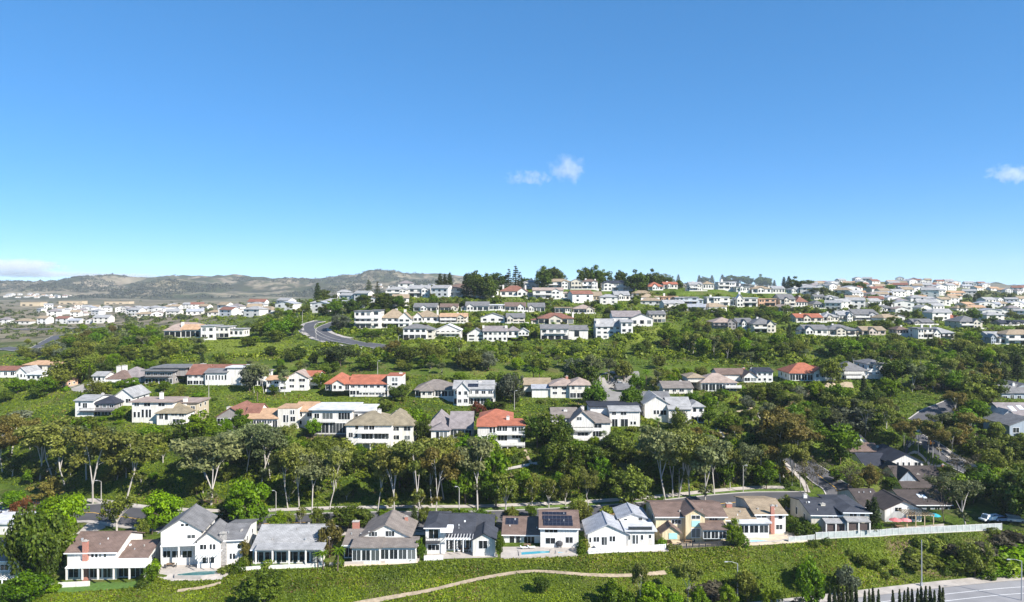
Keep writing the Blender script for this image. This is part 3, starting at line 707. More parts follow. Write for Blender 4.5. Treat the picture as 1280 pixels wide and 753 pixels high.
    for l in q['panels']:   # rectangle in photo units on the front slope of a block, kind
        x0,y0,x1,y1,bi,kind = l; k = B_[bi]; sl = (k['zr']-k['ze'])/(k['d']/2); n = Vector((0,-sl,1)).normalized(); pt = Vector((0,k['dy'],k['ze']+.26))
        c = [fr.hitp(x,y,pt,n) for x,y in ((x0,y1),(x1,y1),(x1,y0),(x0,y0))]
        vA = (c[0].y+c[1].y)/2; vB = (c[2].y+c[3].y)/2; uA = (c[0].x+c[3].x)/2; uB = (c[1].x+c[2].x)/2
        zf = lambda v: pt.z+(v-k['dy'])*sl
        M = MB(); h = .10; M.hexa([(uA,vA,zf(vA)-.01),(uB,vA,zf(vA)-.01),(uB,vB,zf(vB)-.01),(uA,vB,zf(vB)-.01),(uA,vA,zf(vA)+h),(uB,vA,zf(vA)+h),(uB,vB,zf(vB)+h),(uA,vB,zf(vB)+h)])
        M.build('solar_panel' if kind == 's' else 'skylight', solm if kind == 's' else plain('skylight_glass',(.6,.66,.7),.2), k['ro'])
    if q['extra']: q['extra'](q, root, fr, near)
    HOUSES.append(dict(root=root, phrase=q['phrase'], box=q['box'], Y=q['Yv'], O=q['O'], depth=max(k['dy']+k['d'] for k in B_)))
    return root
stonem = None
# ---- extras shared by several houses
def porch(x0,x1,ytop,ybot,dp,ncol,bi=0,rc='W',roof='slab'):
    """roofed porch on columns in front of a block"""
    def f(q, root, fr, near):
        k = q['blocks'][bi]; v = k['dy']; p = fr.hitv(x0,ytop,v-dp); p2 = fr.hitv(x1,ytop,v-dp); zb = min(fr.hitv(x0,ybot,v-dp).z, p.z-2.0)
        M = MB(); M.hexa([(p.x,v-dp,p.z-.25),(p2.x,v-dp,p.z-.25),(p2.x,v-.02,p.z+.1),(p.x,v-.02,p.z+.1),(p.x,v-dp,p.z),(p2.x,v-dp,p.z),(p2.x,v-.02,p.z+.5),(p.x,v-.02,p.z+.5)])
        M.build('porch_roof', roofm(rc) if rc in ROOFC else wallm(rc), root)
        for i in range(ncol):
            u = p.x+.25+(p2.x-p.x-.5)*i/max(ncol-1,1); c = MB(); c.box(u-.16,u+.16,v-dp+.1,v-dp+.42,zb-.5,p.z-.252); c.build('column', wallm('W'), root)
    return f
def pergola(x0,x1,ytop,ybot,dp,ncol,bi=0,mat=None):
    def f(q, root, fr, near):
        m = mat or whitem; k = q['blocks'][bi]; v = k['dy']; p = fr.hitv(x0,ytop,v-dp); p2 = fr.hitv(x1,ytop,v-dp); zb = fr.hitv(x0,ybot,v-dp).z; M = MB()
        M.box(p.x,p2.x,v-dp,v-dp+.15,p.z-.25,p.z); n = max(4,int((p2.x-p.x)/.7))
        for i in range(n+1): u = p.x+(p2.x-p.x-.1)*i/n; M.box(u,u+.1,v-dp-.3,v-.02,p.z+.003,p.z+.16)
        M.build('pergola_beam', m, root)
        for i in range(ncol): u = p.x+.2+(p2.x-p.x-.4)*i/max(ncol-1,1); c = MB(); c.box(u-.11,u+.11,v-dp+.02,v-dp+.14,zb-.5,p.z-.252); c.build('column', m, root)
    return f
def multi(*fs):
    def f(*a):
        for g in fs: g(*a)
    return f
def rect(x0,y0,x1,y1,bi,mat,name,off=.05):
    """a plain panel standing on a facade"""
    def f(q, root, fr, near):
        v = q['blocks'][bi]['dy']; p = fr.hitv(x0,y0,v); p2 = fr.hitv(x1,y1,v); M = MB(); M.box(p.x,p2.x,v-off,v+.02,p2.z,p.z); M.build(name, mat, root)
    return f

def screen(x0,y0,x1,y1,bi,mat,name,off):
    """thin sheet hanging at the outer edge of a patio roof"""
    def f(q, root, fr, near):
        v = q['blocks'][bi]['dy']-off; p = fr.hitv(x0,y0,v); p2 = fr.hitv(x1,y1,v); M = MB(); M.box(p.x,p2.x,v,v+.06,p2.z,p.z); M.build(name, mat, root)
    return f
# ------------------------------------------------------------------ the houses, front row
stonem = plain('rubble_stone', (.33,.31,.29), .9, .5, 3.5)
tealm = plain('teal_panel', (.36,.60,.56), .4, .08)
awnm = plain('brown_screen', (.085,.06,.055), .8, .2)
house('cottage','grey-roofed cottage','low grey-roofed cottage with white pergola columns, cut off at the left edge',[
 b(-34,24,722,700,674,'gx','gb','W',d=11,w=[(-4,706,10,713)]), ],extra=pergola(-30,19,724,738,3.5,4))
house('garage','flat white garage','flat white garage roofed in white behind the dark conifers at the left edge',[
 b(-22,27,668,655,642,'flat','wh','W',d=9,w=None)],Y=186)
house('two_storey_house','brown-roofed arcade house','white house with brown roof, two brick chimneys and a long arcaded porch',[
 b(84,146,724,690,666,'gx','br','W',d=12,w=[(114,690.5,117.4,697),(118.8,690.5,122.2,697),(123.6,690.5,127,697),(129.5,690.5,133,697),(86,706,98,722),(100.5,706,110.5,722),(112.5,706,127,722),(129,706,144,722)]),  # tall lower panes: dark glass standing in for the porch's shaded openings
 b(146.5,184,723,697,677,'gx','br','W',d=11,dy=1,w=[(148,704.5,161.5,721),(163.5,704.5,181,721)])],yaw=2,  # both panes likewise darken the porch in place of its shade
 ch=((105,111,676,0,0,'brick'),(159.5,169,666,1,.75,'brick')),extra=porch(81,182,710,723,3.2,6,0,'W'))
house('gabled_house','twin-gabled white house','white twin-gabled house with grey roofs and a stone chimney beside its dark pool',[
 b(201,252,702,664,649,'gy','gr','W',d=10.5,w=[(226,655,230,658),(231.5,655,235.5,658),(234,669,244,677),(204,689,213,697),(215,689,226,697),(228,689,240,697)]),
 b(246.5,275,705,676,666,'gy','gr','W',d=9,dy=-2.5,w=[(250,681,254,687),(254.6,681,258,687),(262,680.5,265,687),(266,680.5,269.5,687),(253,697,268,704)]),
 b(275.5,303,703,675,656,'gx','gr','W',d=14,dy=-1.2,w=[(287,692,290,699),(291,692,294,699),(297,680,301,686)])],yaw=7,
 ch=((275.5,283.5,666,2,0,'stone'),),panels=(),extra=multi(porch(200,246,683,699,3.0,3,0,'W'),pergola(247,274,694,705,2.6,3,1)))
house('ranch_house','long grey ranch house','long low ranch house under a plain pale grey roof, lawn in front',[
 b(316,402,704,686,657,'gx','lg','O',d=15,w='1x6B'),b(355,402,704,683,659,'gx','lg','W',d=13.5,dy=1.4)],yaw=1,
 ch=((385,387,655,1,.6,'W'),),extra=porch(318,404,687,703,3.0,5,0,'lg'))
house('shingled_house','weathered gable house','white house with broad weathered shingle gable and a brick chimney on each side',[
 b(452,512,686,671,656.5,'gy','gb','W',d=11,dy=3,w=[(461,665,464,670.5),(464.6,665,467.8,670.5),(468.4,665,471.5,670.5),(482,664,485.4,670.5),(486,664,489.2,670.5),(489.8,664,493,670.5)]),
 b(430,453,700,681,663,'gx','gb','O',d=11,dy=2.2,w='1x2B'),
 b(440,475,702,684,672,'shed','gb','O',d=4.5,dy=-1.5,w='1x3B'),b(475.3,520,700,683.5,672,'shed','gb','W',d=4.5,dy=-1,w='1x4B')],
 ch=((441,449,652,1,.7,'brick'),(506,510,646,0,.75,'brick')))
house('slate_house','dark slate house','white house with steep dark slate hips, a pergola and one small front gable',[
 b(532,556,690,660,642,'hip','dg','W',d=12,w=[(536,662,548,673),(535,681,549,688)]),
 b(551,592,688,671,643,'gx','dg','W',d=14,dy=2,w='1x4B'),
 b(591,619,692,675,667.5,'gy','dg','W',d=8,dy=-1.5,w=[(598.5,676,609,686)]),
 b(570,615,672,662,643,'hip','dg','W',d=11,dy=6)],
 ch=((578.5,582.5,662,1,.25,'W'),),bal=((533,550,676,1.4,'dark',0),),extra=multi(pergola(556,591,674,688,3.2,4,1),rect(552,656,567,660,1,whitem,'dormer_face',3.5)))
house('solar_house','solar-panelled house','brown-roofed white house carrying rows of black solar panels above a turquoise pool',[
 b(629,677,684,668,647,'gx','br','W',d=12,dy=3,w=[(637,670,643,682),(645,670,650,682),(655,671,668,682)]),
 b(675.5,723,683,660,639,'gx','br','W',d=13,w=[(681,661.5,697,666),(682,672.5,694,680),(707,671.5,716,679)])],yaw=-2,
 panels=((632,648,648,656,0,'s'),(678,640.5,708,644,1,'s'),(678,645,715,650,1,'s'),(679,650.6,716,657.5,1,'s')))
house('white_villa','all-white villa','all-white villa with pale roofs and a dark-railed roof terrace on its right half',[
 b(735,784,685,667,656,'gy','wg','W',d=9.5,w=[(736.5,672,739,678),(742,671.5,745,677.5),(745.7,671.5,749,677.5),(752,671.5,755,681.5),(755.6,671.5,758.7,681.5),(762,670.5,765,677),(765.8,670.5,769,677)]),
 b(783.3,818,681,664,664,'flat','wh','W',d=8,w=[(785,669,788,675),(790.5,669,794,680),(795,669,797.5,680),(801,669,804,675),(811,668.5,814,673)]),
 b(774,808,664,648,642,'gy','wg','W',d=8,dy=7,w=[(780,648.5,784,653.5),(798,647,803,652)])],
 bal=((785,815,663.4,.3,'dark',1),),extra=rect(785.5,659,814.5,663,1,plain('smoked_glass',(.04,.045,.05),.15),'terrace_glass',.4))
house('cream_house','cream gabled house','cream two-storey house with brown roof and a glazed central entrance gable',[
 b(820,907,675,646,629,'gx','br','C',d=13,w=[(839.5,650,843,655),(843.7,650,847,655),(847.6,650,851,655),(886.5,647.5,890,652.5),(890.6,647.5,893,652.5),(893.6,647.5,897,652.5),(834,664,845,673)]),
 b(857,881,675,644,637,'gy','br','C',d=8,dy=-1.4,w=[(864.5,644.5,875,649),(864.5,661,875,672)]),
 b(828,849.5,675,665.5,658,'gy','br','C',d=3.6,dy=-3.6,w=None),
 b(879,908,674,661.5,654,'shed','br','W',d=4.2,dy=-4.2,w='1x3B')],
 extra=multi(rect(864.5,651,875,658.5,1,tealm,'spandrel_panel'),rect(836,666.5,846.5,674,2,tealm,'garage_door',.08)))
house('tan_roofed_house','tan-roofed pool house','white house with tan roof and tall red brick chimney above a pale pool',[
 b(944,982,665,643,624.5,'gx','tn','W',d=15,w=[(946,645,951,650.5),(952,645,958,650.5),(973,644,978,649),(949,656,954,663),(970,656,978,662)]),
 b(905,944,665,650,637,'gx','tn','W',d=10,dy=-1,w=[(926,652,938,656)]),
 b(924,961,667,654,652,'flat','wh','W',d=3,dy=-3,w='1x3B')],yaw=1,
 ch=((962.5,967,632,0,0,'brick'),(907.5,914.5,629.5,1,.8,'brick')))
house('hipped_house','blue-grey hipped house','beige house with dark blue-grey roof, white chimney and brown patio screens',[
 b(1014,1054,666,644,626,'gx','dg','S',d=15,w=[(1035,645.5,1041,650.5),(1042,645.5,1048,650.5)]),
 b(1054.3,1087,664,641,624.5,'hip','dg','S',d=15,dy=-.8,w=[(1062,641.5,1071,648),(1075,641.5,1081,648)])],yaw=-2,
 ch=((1025.5,1031,630,0,.3,'S'),(1004,1008.5,618,0,.75,'W')),
 extra=multi(porch(1032,1058.5,653.5,664.5,2.6,3,0,'lg'),porch(1059,1089,652,663.5,2.6,3,1,'lg'),screen(1034,655.5,1057.5,664,0,awnm,'patio_screen',2.2),screen(1061,654,1087,663,1,awnm,'patio_screen',2.2)))
house('dark_gabled_house','white-gabled patio house','white-gabled house with dark brown roof behind red parasols and a pergola',[
 b(1106,1152,652,637,627,'gy','db','W',d=10,dy=0,w=[(1118.5,634.5,1127,639.5),(1136,640,1144,649)]),
 b(1078,1107,650,634,612,'gx','db','W',d=15,dy=5,w='1x2')],
 ch=((1094,1098.5,621,1,.3,'brick'),),extra=pergola(1133,1168,644,660,4.5,4,0,plain('tan_timber',(.42,.33,.2),.8)))
house('skylit_house','skylit brown house','low dark brown roofed house with two skylights behind the patio pergola',[
 b(1133,1188,642,631,613,'gx','db','L',d=14,w='1x5')],Y=203,panels=((1147,618,1151,622,0,'k'),(1153,619,1157,623,0,'k')))
house('shingle_house','broad brown shingle house','house under a broad dark brown shingle roof in the middle of the right-hand street',[
 b(1128,1186,617,609,583,'gx','db','W',d=16,w='1x4'),b(1124,1147,607,600,588,'gy','db','L',d=12,dy=2,w='1x3')],Y=222,
 ch=((1145,1149,593,0,.3,'M'),(1177,1180,581,0,.7,'brick')))
house('navy_roofed_house','navy-roofed white gable','white front gable with three small windows under a navy roof',[
 b(1112,1154,591,578,568,'gy','nv','W',d=15,w=[(1121,578,1123.5,582),(1128,578,1130.5,582),(1135,578,1137.5,582),(1143,578,1151,583)]),
 b(1080,1113,590,582,567,'gx','nv','W',d=12,dy=2,w='1x2')],Y=236)
house('cream_cottage','cream street house','cream house with brown roof beside the right-hand street corner',[
 b(1063,1100,579,564,554,'gx','br','C',d=10,w=[(1070,566,1073,570),(1076,566,1079,570),(1082,566,1084,570)]),
 b(1064,1086,566,556,544,'gy','gr','W',d=13,dy=6)],Y=248,ch=((1095.5,1098,558,0,.2,'W'),))
house('townhouse','upper grey townhouse','upper dark grey townhouse with sloped roofs at the right edge',[
 b(1252,1296,506,491,481,'gx','gr','L',d=10,w='1x5'),b(1264,1297,500,488,480,'gy','gr','L',d=12,dy=3,w='1x2')],Y=292,ch=((1265,1268,479,0,.4,'W'),))
house('townhouse','lower tan townhouse','lower townhouse with mottled tan roof and skylights at the right edge',[
 b(1256,1310,531,519,504,'gx','pg','V',d=13,w='1x4'),b(1252,1270,533,521,513,'gy','lg','L',d=9,dy=-2,w='1x2')],Y=262,ch=((1261,1265,517,0,.25,'C'),),panels=((1262,508,1268,514,0,'k'),(1272,507,1278,512,0,'k')))
house('townhouse','corner grey townhouse','grey gabled townhouse partly cut off below the tan one at right edge',[
 b(1262,1310,545,532,523,'gy','gr','L',d=14,w='1x3')],Y=250)
# ---- second row, along the lip of the first terrace
house('modern_house','left glass villa','modern villa with white end wall and dark glazed terrace, farthest left on the lower terrace',[
 b(94,117,521,501,494,'gx','lg','W',d=12,w=[(98,503,101,508),(103.5,504,109,510)]),
 b(117.3,144,521,504,494,'hip','nv','V',d=11,dy=.8,w='2x3B')],bal=((103,143,513,2.0,'dark',1),),ch=((127,130,492,0,.6,'W'),))
house('white_gabled_house','pale half-hidden gable','pale grey gable half hidden behind the left glass villa',[
 b(143,166,507,496,487,'gy','lg','W',d=12,w='1x2')],Y=262)
house('mansard_house','tan mansard house','white house with tan tiled mansard edge and tall bay windows',[
 b(165,216,528,503,497,'flat','pk','O',d=10,ov=.8,w=[(168,504,174,508),(180,504,188,508),(198,504,206,508),(167,515,170,522),(172,515,175,522),(182,512,185,522),(186,512,189,522),(177,512,180,522)]),
 b(216.4,246,522,504,497,'flat','pk','T',d=10,dy=4,w='1x3')],ch=((200,204,491,0,.5,'W'),))
house('olive_roofed_house','olive-roofed house','small house with olive-tan hipped roof next to the tan mansard',[
 b(196,233,531,516,503,'hip','ol','O',d=12,w=[(199,517,204,524),(206,517,210,525),(214,516.5,222,520),(224,517,230,521),(216,524,228,529)])],ch=((229.5,234,498,0,.5,'W'),))
house('tiled_house','red-brown deck house','red-brown tiled house with open dark gable and a furnished deck',[
 b(271,306,531,521,510,'gy','rb','V',d=15,w='1x4B'),b(306.4,322,534,520,505,'gx','rb','O',d=12,dy=1)],
 bal=((250,290,534,4,'dark',0),),ch=((284,289,509,0,.4,'W'),))
house('orange_roofed_house','orange-tan roofed house','cream house with orange-tan roofs stepping down to a balcony',[
 b(307,347,536,523,511,'gx','ot','O',d=12,w='1x6B'),b(347.3,372,536,511,511,'flat','ot','O',d=9,ov=.1,w=[(354,519,357,528),(358,519,360.5,528),(363,513,365,518),(366,513,368,518),(363,521,369,527)]),
 b(368,393,535,514,503,'gx','ot','O',d=12,dy=3,w='2x2')],bal=((306,340,532,2.2,'solid',0),))
house('modern_house','white slab-roofed house','crisp white modern house with flat slab roof and black glazed lower floor',[
 b(390,440,543,512.5,510,'flat','wh','W',d=13,ov=1.0,w=[(393,517,399,523),(403,516.5,416,525.5),(423,516,437.5,524.5),(393,529,411,541.5),(412,529,432,541.5)]),
 b(437,463,541,514,512,'flat','wh','W',d=12,dy=2.5,ov=.8,w='2x2')],bal=((383,434,543,2.8,'dark',0),(388,420,527,.9,'solid',0)))
house('hipped_mansion','tan hip-roofed mansion','big tan hip-roofed mansion with curved balconies on tall white posts',[
 b(433,489,556,531,514,'hip','ol','O',d=15,w=[(444,532,448,537),(455,531.5,460,538),(461.5,531.5,468,538),(436,541,441,547),(444,542,447,547),(452,541.5,466,549),(468,541.5,486,549)]),
 b(474,516,553,531,511,'hip','ol','O',d=14,dy=4,w='2x3')],bal=((449,487,540,1.6,'rail',0),(449,487,551,2.6,'rail',0)),posts=((453,553,562,2.2,0),(463,553,563,2.2,0),(473,553,563,2.2,0),(484,553,562,2.2,0)),
 ch=((472,476.5,512,0,.5,'W'),(495,500.5,514,1,.4,'W')),by=560)
house('grey_hipped_house','grey hipped house','low house under broad mauve-grey hips beside the red-tiled balcony house',[
 b(539,562,551,537,526,'hip','pg','O',d=12,w=[(545,540,549,548),(550,540,554,548),(555,540,559,548)]),
 b(562.4,590,548,535,515,'gx','pg','O',d=14,dy=1.5,w='1x3B'),b(535,561,540,532,512,'hip','pg','O',d=14,dy=5)])
house('red_tiled_house','red-tiled balcony house','three-storey white house with red-orange tiles and stacked balconies on posts',[
 b(597,620,558,533,524,'gx','rd','W',d=10,w=[(612,534,615,541),(616.5,534,619,541),(603,545,609,551),(612,546,615,550)]),
 b(620.4,656,556,532,524,'gx','rd','W',d=10,dy=.6,w=[(621,533,627,539),(628,533,634,539),(640,534,646,540),(648,534,654,540),(622,544,634,551),(640,544,652,548)]),
 b(600,640,540,523,512,'hip','rd','W',d=11,dy=7)],bal=((619.5,656,555,2.4,'solid',1),(619.5,656,542,1.5,'rail',1)),posts=((627,556,564,2,1),(634.5,556,564,2,1),(647,556,564,2,1)),ch=((633,637,521,1,.4,'W'),(638,641,524,1,.9,'O')),by=560)
house('balcony_house','round-balcony grey house','white house with weathered grey hips and a wide white curved balcony',[
 b(713,763,549,528,514,'hip','gb','W',d=14,w=[(718,530,731,536),(738,530,752,535),(741,539,752,546),(722,541,735,545)]),
 b(690,722,540,522,510,'gx','gb','W',d=13,dy=5),
 b(714,742,534,527,515,'gy','gb','W',d=8,dy=-.8,w=[(721,521.5,727,525.5)])],bal=((716,755,549,2.4,'solid',0),(716,742,537.5,1.3,'solid',0)),ch=((704.5,709,512,1,.3,'W'),(726,730,508.5,0,.6,'W')))
house('flat_grey_house','dark flat-roofed house','white house with a dark flat roof and pale grey mansard front',[
 b(762,800,533,514,508,'shed','lg','W',d=4,w=[(765,524,772,536),(776,524,785,536),(788,527,790.5,531),(792,527,795,531),(765,515,770,519),(776,515,783,519)]),
 b(738,800,530,509,504,'flat','nv','W',d=11,dy=4)],)
house('white_cluster_house','blue-gabled house','white split-level house with grey gables, left gable shaded blue',[
 b(806,836,523,505,496,'gy','lg','W',d=14,w=[(817,513,820,518),(821,513,824,518),(825.5,513,833,519)]),
 b(803,838,505,499,490,'gx','gr','W',d=12,dy=9)],)
house('white_cluster_house','pale shingle house','white house with pale shingle hips, right of the blue-gabled one',[
 b(836,864,528,511,497,'gx','lg','W',d=12,w=[(848,518,852,526),(840,517,843,522)]),b(864.3,880,529,508,500,'hip','lg','W',d=10,dy=1,w='2x2B')],bal=((866,879,520,1.2,'rail',1),))
house('tan_shingle_house','tan shingle house','low house with tan shingle roof behind the blue-gabled one',[
 b(829,866,492,485,477,'gx','gb','O',d=12,w='1x4')],Y=286,ch=((849,852,476,0,.5,'W'),))
house('tan_hipped_house','tan-roofed terrace house','low tan hipped house with a white terrace on the right wooded slope',[
 b(877,921,489,478,467,'hip','pk','O',d=13,w='1x5B'),b(860,880,478,472,466,'hip','tn','O',d=10,dy=3)],Y=292,bal=((905,925,484,2,'solid',0),))
house('navy_flat_house','navy-roofed slope house','white two-storey house with navy roof and a brown-roofed wing',[
 b(946,966,478,465,460,'gx','nv','W',d=10,w='2x3'),b(930,946,477,471,465,'gy','br','W',d=10,w='1x2B'),b(897,931,474,468,461,'gx','br','O',d=10,dy=4)],Y=298,ch=((938,940.5,460,0,.5,'W'),(928,931,460,2,.5,'brick')))
house('red_roofed_house','red-roofed slope house','white house with broad red tile roof above the right wooded slope',[
 b(987,1031,476,466,454,'hip','rd','W',d=13,w='1x6B'),b(1018,1033,475,465,460,'gy','rd','W',d=9,dy=-1,w='1x2')],Y=302,bal=((1028,1043,474,2,'solid',0),))
house('grey_mansion','grey mansion','large grey-roofed white mansion with two solid balconies above the right slope',[
 b(1052,1084,474,463,452,'hip','gr','W',d=13,w='2x3B'),b(1084.4,1109,472,455,449,'hip','gr','W',d=12,dy=1,w='2x3')],Y=305,bal=((1053,1078,467,1.6,'solid',0),(1055,1080,472,2,'solid',0),(1087,1106,468,1.4,'rail',1)))
# ---- third row
house('hipped_house','twin-domed house','white house with brown hips and two round white chimneys',[
 b(134,158,480,473,463,'hip','br','W',d=10,w='1x4B'),b(146,176,478,471,459,'hip','pg','W',d=12,dy=4)],ch=((146.5,152,458,1,.4,'W'),(153.5,158.5,457,1,.4,'W')),bal=((133,152,477,2,'solid',0),))
house('flat_roofed_house','dark glass flat house','flat grey-roofed house with dark glazing and a slim balcony',[
 b(181,216,480,464,460,'flat','gr','V',d=10,ov=1.2,w='2x4B'),b(192,232,470,460,457.5,'flat','gr','V',d=11,dy=3,ov=1)],bal=((182,212,471,1.5,'dark',0),))
house('bay_house','red-brown bay house','white house with red-brown roof and a projecting glazed bay',[
 b(234,256,481,468,456,'gx','rb','W',d=13,w='2x3B'),b(256.4,284,479,466,461,'shed','gr','W',d=4,dy=-1,w='1x7'),b(284,304,480,460,457,'flat','wh','W',d=10),b(252,300,470,463,456,'gx','rb','W',d=11,dy=3)],
 ch=((238,244,459,0,.5,'W'),(251,257,455,0,.6,'W')),posts=((258,479,484,.8,1),(273,479,484,.8,1)))
house('tiled_villa','tree-screened orange villa','white villa with small orange tile roofs half hidden behind slim trees',[
 b(333,358,489,475,470,'gx','ot','W',d=8,w='2x3B'),b(358.4,384,487,472,465,'gy','pk','W',d=9,dy=2,w='2x2'),b(370,398,482,470,464,'gx','rd','W',d=9,dy=6)],bal=((334,365,489,2.2,'solid',0),))
house('pale_hidden_house','pale house behind slim trees','pale flat-fronted house glimpsed between slim trees beside the bay house',[
 b(306,330,482,466,461,'hip','pg','O',d=11,w='2x3B')],)
house('red_tiled_villa','red-tiled arched villa','white villa under bright red-orange tiles with an arched two-storey tower',[
 b(407,437,488,479,466,'hip','rd','W',d=12,w='1x5B'),b(415,429,489,480,475.5,'gy','rd','W',d=5,dy=-1.5,w='1x2'),b(437,485,494,480,469,'gx','rd','W',d=12,dy=.6,w='2x6B'),b(484,503,496,470,467,'flat','rd','W',d=8,ov=.15,w=[(490,472,493,477),(494,472,497,477),(490,479,497,482)])],
 ch=((499,503,466,2,.3,'W'),),bal=((450,482,490,1.2,'solid',1),))
house('low_hipped_house','low tan hipped house','low tan-grey hipped house beside the arched villa tower',[
 b(519,568,496,487,475,'hip','gb','O',d=14,w='1x6B'),b(526,541,496.5,488,481,'hip','gb','O',d=7,dy=-1.6,w='1x2')],)
house('grey_roofed_house','grey-and-white balcony house','bright white two-storey house with grey roofs and a full-width balcony',[
 b(567,617,506,486,476,'gx','lg','W',d=12,w='2x6B'),b(571,586,506.5,487,479,'gy','lg','W',d=7,dy=-1.4,w='2x2'),b(601,619,505,482,478,'flat','lg','W',d=8,dy=2.5,w='2x2')],bal=((585,617,495,1.5,'solid',0),),panels=((585,480,598,484,0,'s'),),ch=((598,602,476,0,.4,'W'),))
house('sloped_house','white sloped-wall house','white house with long sloping pale walls beside a palm',[
 b(665,700,497,486,478,'shed','wg','W',d=8,w=None),b(655,688,490,481,473,'gx','tn','W',d=11,dy=5)],)
house('pink_hipped_house','pink-roofed house','pinkish hip-roofed white house with corner bay beside the grey street end',[
 b(688,722,495,482,473,'hip','pk','O',d=13,dy=1.2,w='2x3'),b(712,738,498,481,472,'hip','pk','O',d=12,w='2x3B')],ch=((707,710,470.5,0,.6,'brick'),))
house('cul_de_sac_house','grey roof by the street end','low grey roofed house between street end and blue-gabled house',[
 b(772,800,492,487,480,'gx','gr','O',d=11)],Y=300)
# ---- small houses at the left edge
for n_, (x0,x1,yb,ye,yr,rf,rc,wc,lab,ph) in enumerate([
 (-6,20,472,463,458,'gx','rb','O','small red-brown roofed house at the very left edge','edge red-brown house'),
 (20,33,474,466,460,'gy','lg','W','tiny white gabled house second from the left edge','tiny white gable'),
 (33,51,476,468,464,'hip','wh','W','small white hip-roofed house with blue-shaded walls near the left edge','small white hipped house'),
 (30,69,464,456,451,'hip','ot','O','pale tan roofed house above the small white hipped house','pale tan house'),
 (68,82,484,478,472,'gx','br','P','little reddish shed beside the grey parking court','reddish shed'),
 (116,132,478,470,465,'gx','lg','W','pale small house half hidden above the grey parking court','half-hidden pale house')]):
    house('small_house',ph,lab,[b(x0,x1,yb,ye,yr,rf,rc,wc,w='1x3')])
# ---- fourth row and upward: name, phrase, label, blocks
W2 = '2x4B'
house('villa','hill-end orange villa','white villa with orange tiled wing at the left end of the grassy hill',[
 b(205,226,422,413,407,'hip','pk','O',d=9,w='1x3B'),b(226.3,250,422,412,406,'gx','ot','W',d=9,dy=.6,w='1x4B'),b(213,250,412,408,403.5,'hip','pk','O',d=10,dy=6)],ch=((227,230,403,0,.5,'W'),),Y=412)
house('white_block_house','blocky white hill house','blocky white house with grey flat roofs on the grassy hill end',[
 b(251,268,425,408,405,'flat','lg','W',d=11,w='2x2'),b(268.3,286,422,409,406,'flat','lg','W',d=10,dy=2,w='2x3B'),b(286.3,304,421,412,410,'flat','lg','W',d=10,dy=4,w='1x3')],Y=408)
house('tall_white_house','three-storey white block','three-storey white block with grey flat roof right of the curving road',[
 b(443,464,411,389.5,387,'flat','gr','W',d=12,w=['3x3B']),b(464.2,476,410.5,388.6,386.5,'flat','gr','W',d=11,dy=1.2,w='3x1')],bal=((445,474,398,1.2,'solid',0),(445,474,404,1.2,'solid',0)))
house('hipped_villa','pale tan hipped villa','white villa with pale tan hips right of the three-storey block',[
 b(476.5,505,410,397,387,'hip','tn','W',d=13,w='2x4B'),b(498,513,410,398,391,'gy','tn','W',d=8,dy=-1.2,w='2x2')],bal=((480,512,404,1.6,'solid',0),),ch=((494,497,386,0,.6,'W'),(505,508,387,0,.6,'W')))
house('grey_hipped_villa','grey hipped white villa','white villa with grey hips at the foot of the upper hill',[
 b(504,533,424,410.5,405,'hip','gr','W',d=12,w='2x4B'),b(524,542,424,412,407,'hip','gr','S',d=9,dy=1,w='2x2')])
house('white_gable_villa','broad white gable','broad all-white gable house with white roof at the foot of the upper hill',[
 b(544,576,421,413,406,'gy','wh','W',d=12,w='2x5')],bal=((546,574,417,1.2,'solid',0),))
house('l_shaped_villa','long brown-roofed villa','long white villa with brown-grey roof and small right gable',[
 b(584,606,427,418,411,'gy','gr','W',d=10,dy=2,w='2x2'),b(604,634,427,414,408,'gx','pg','W',d=11,w='2x5'),b(634.4,648,422,413,408,'hip','pg','W',d=11,dy=2,w='1x2'),b(648,661,420,415,411,'gy','lg','W',d=9,dy=1,w='1x3')],ch=((603,605.5,407,1,.3,'W'),(631,634,407,1,.3,'W')))
house('terraced_villa','grey terraced villa','grey-roofed white villa with tiered dark balconies over a stone base',[
 b(676,711,425,411,406,'gx','gr','W',d=12,w='2x4B'),b(711.4,735,424,412.5,407,'gx','gr','W',d=12,dy=2,w=[(718,413,724,421)])],bal=((682,714,424,2,'dark',0),(682,708,416.5,1.4,'rail',0)))
house('tall_gabled_villa','tall gabled villa','tall white gabled villa with chimneys on a green knoll',[
 b(745,776,424,408,399,'gx','lg','W',d=12,w='3x4')],ch=((745,749,399,0,.2,'W'),(767,770,399,0,.4,'W')))
house('side_white_house','white villa beside the knoll','plain white villa right of the tall gabled one',[b(776.4,791,417,403,400,'gx','lg','W',d=11,w='2x2')],Y=405)
house('grey_wide_villa','wide grey-roofed villa','wide white villa with grey roof stretching above the knoll',[
 b(789,816,408,398,393,'gy','gr','W',d=11,w='1x3'),b(766,802,404,396,389,'gx','pg','W',d=13,dy=4,w=None)],Y=420,ch=((797,799,388,1,.5,'M'),))
house('grey_end_house','grey house at the row end','grey gabled house with dark balcony at the right end of the upper row',[b(812,832,403,393,389,'gx','gr','S',d=11,w=W2)],Y=428,ch=((827,829.5,388,0,.5,'W'),))
def terrace(x0,x1,yb,drop,dp=3.2):
    """levelled garden terrace held by a low wall in front of the house"""
    def f(q, root, fr, near):
        p = fr.hitv(x0,yb,0); p2 = fr.hitv(x1,yb,0); M = MB(); M.box(p.x,p2.x,-dp,-.02,-4,p.z-.1); M.box(p.x,p2.x,-dp,-dp+.3,p.z-.097,p.z+drop); M.build('terrace', wallm('O'), root)
    return f
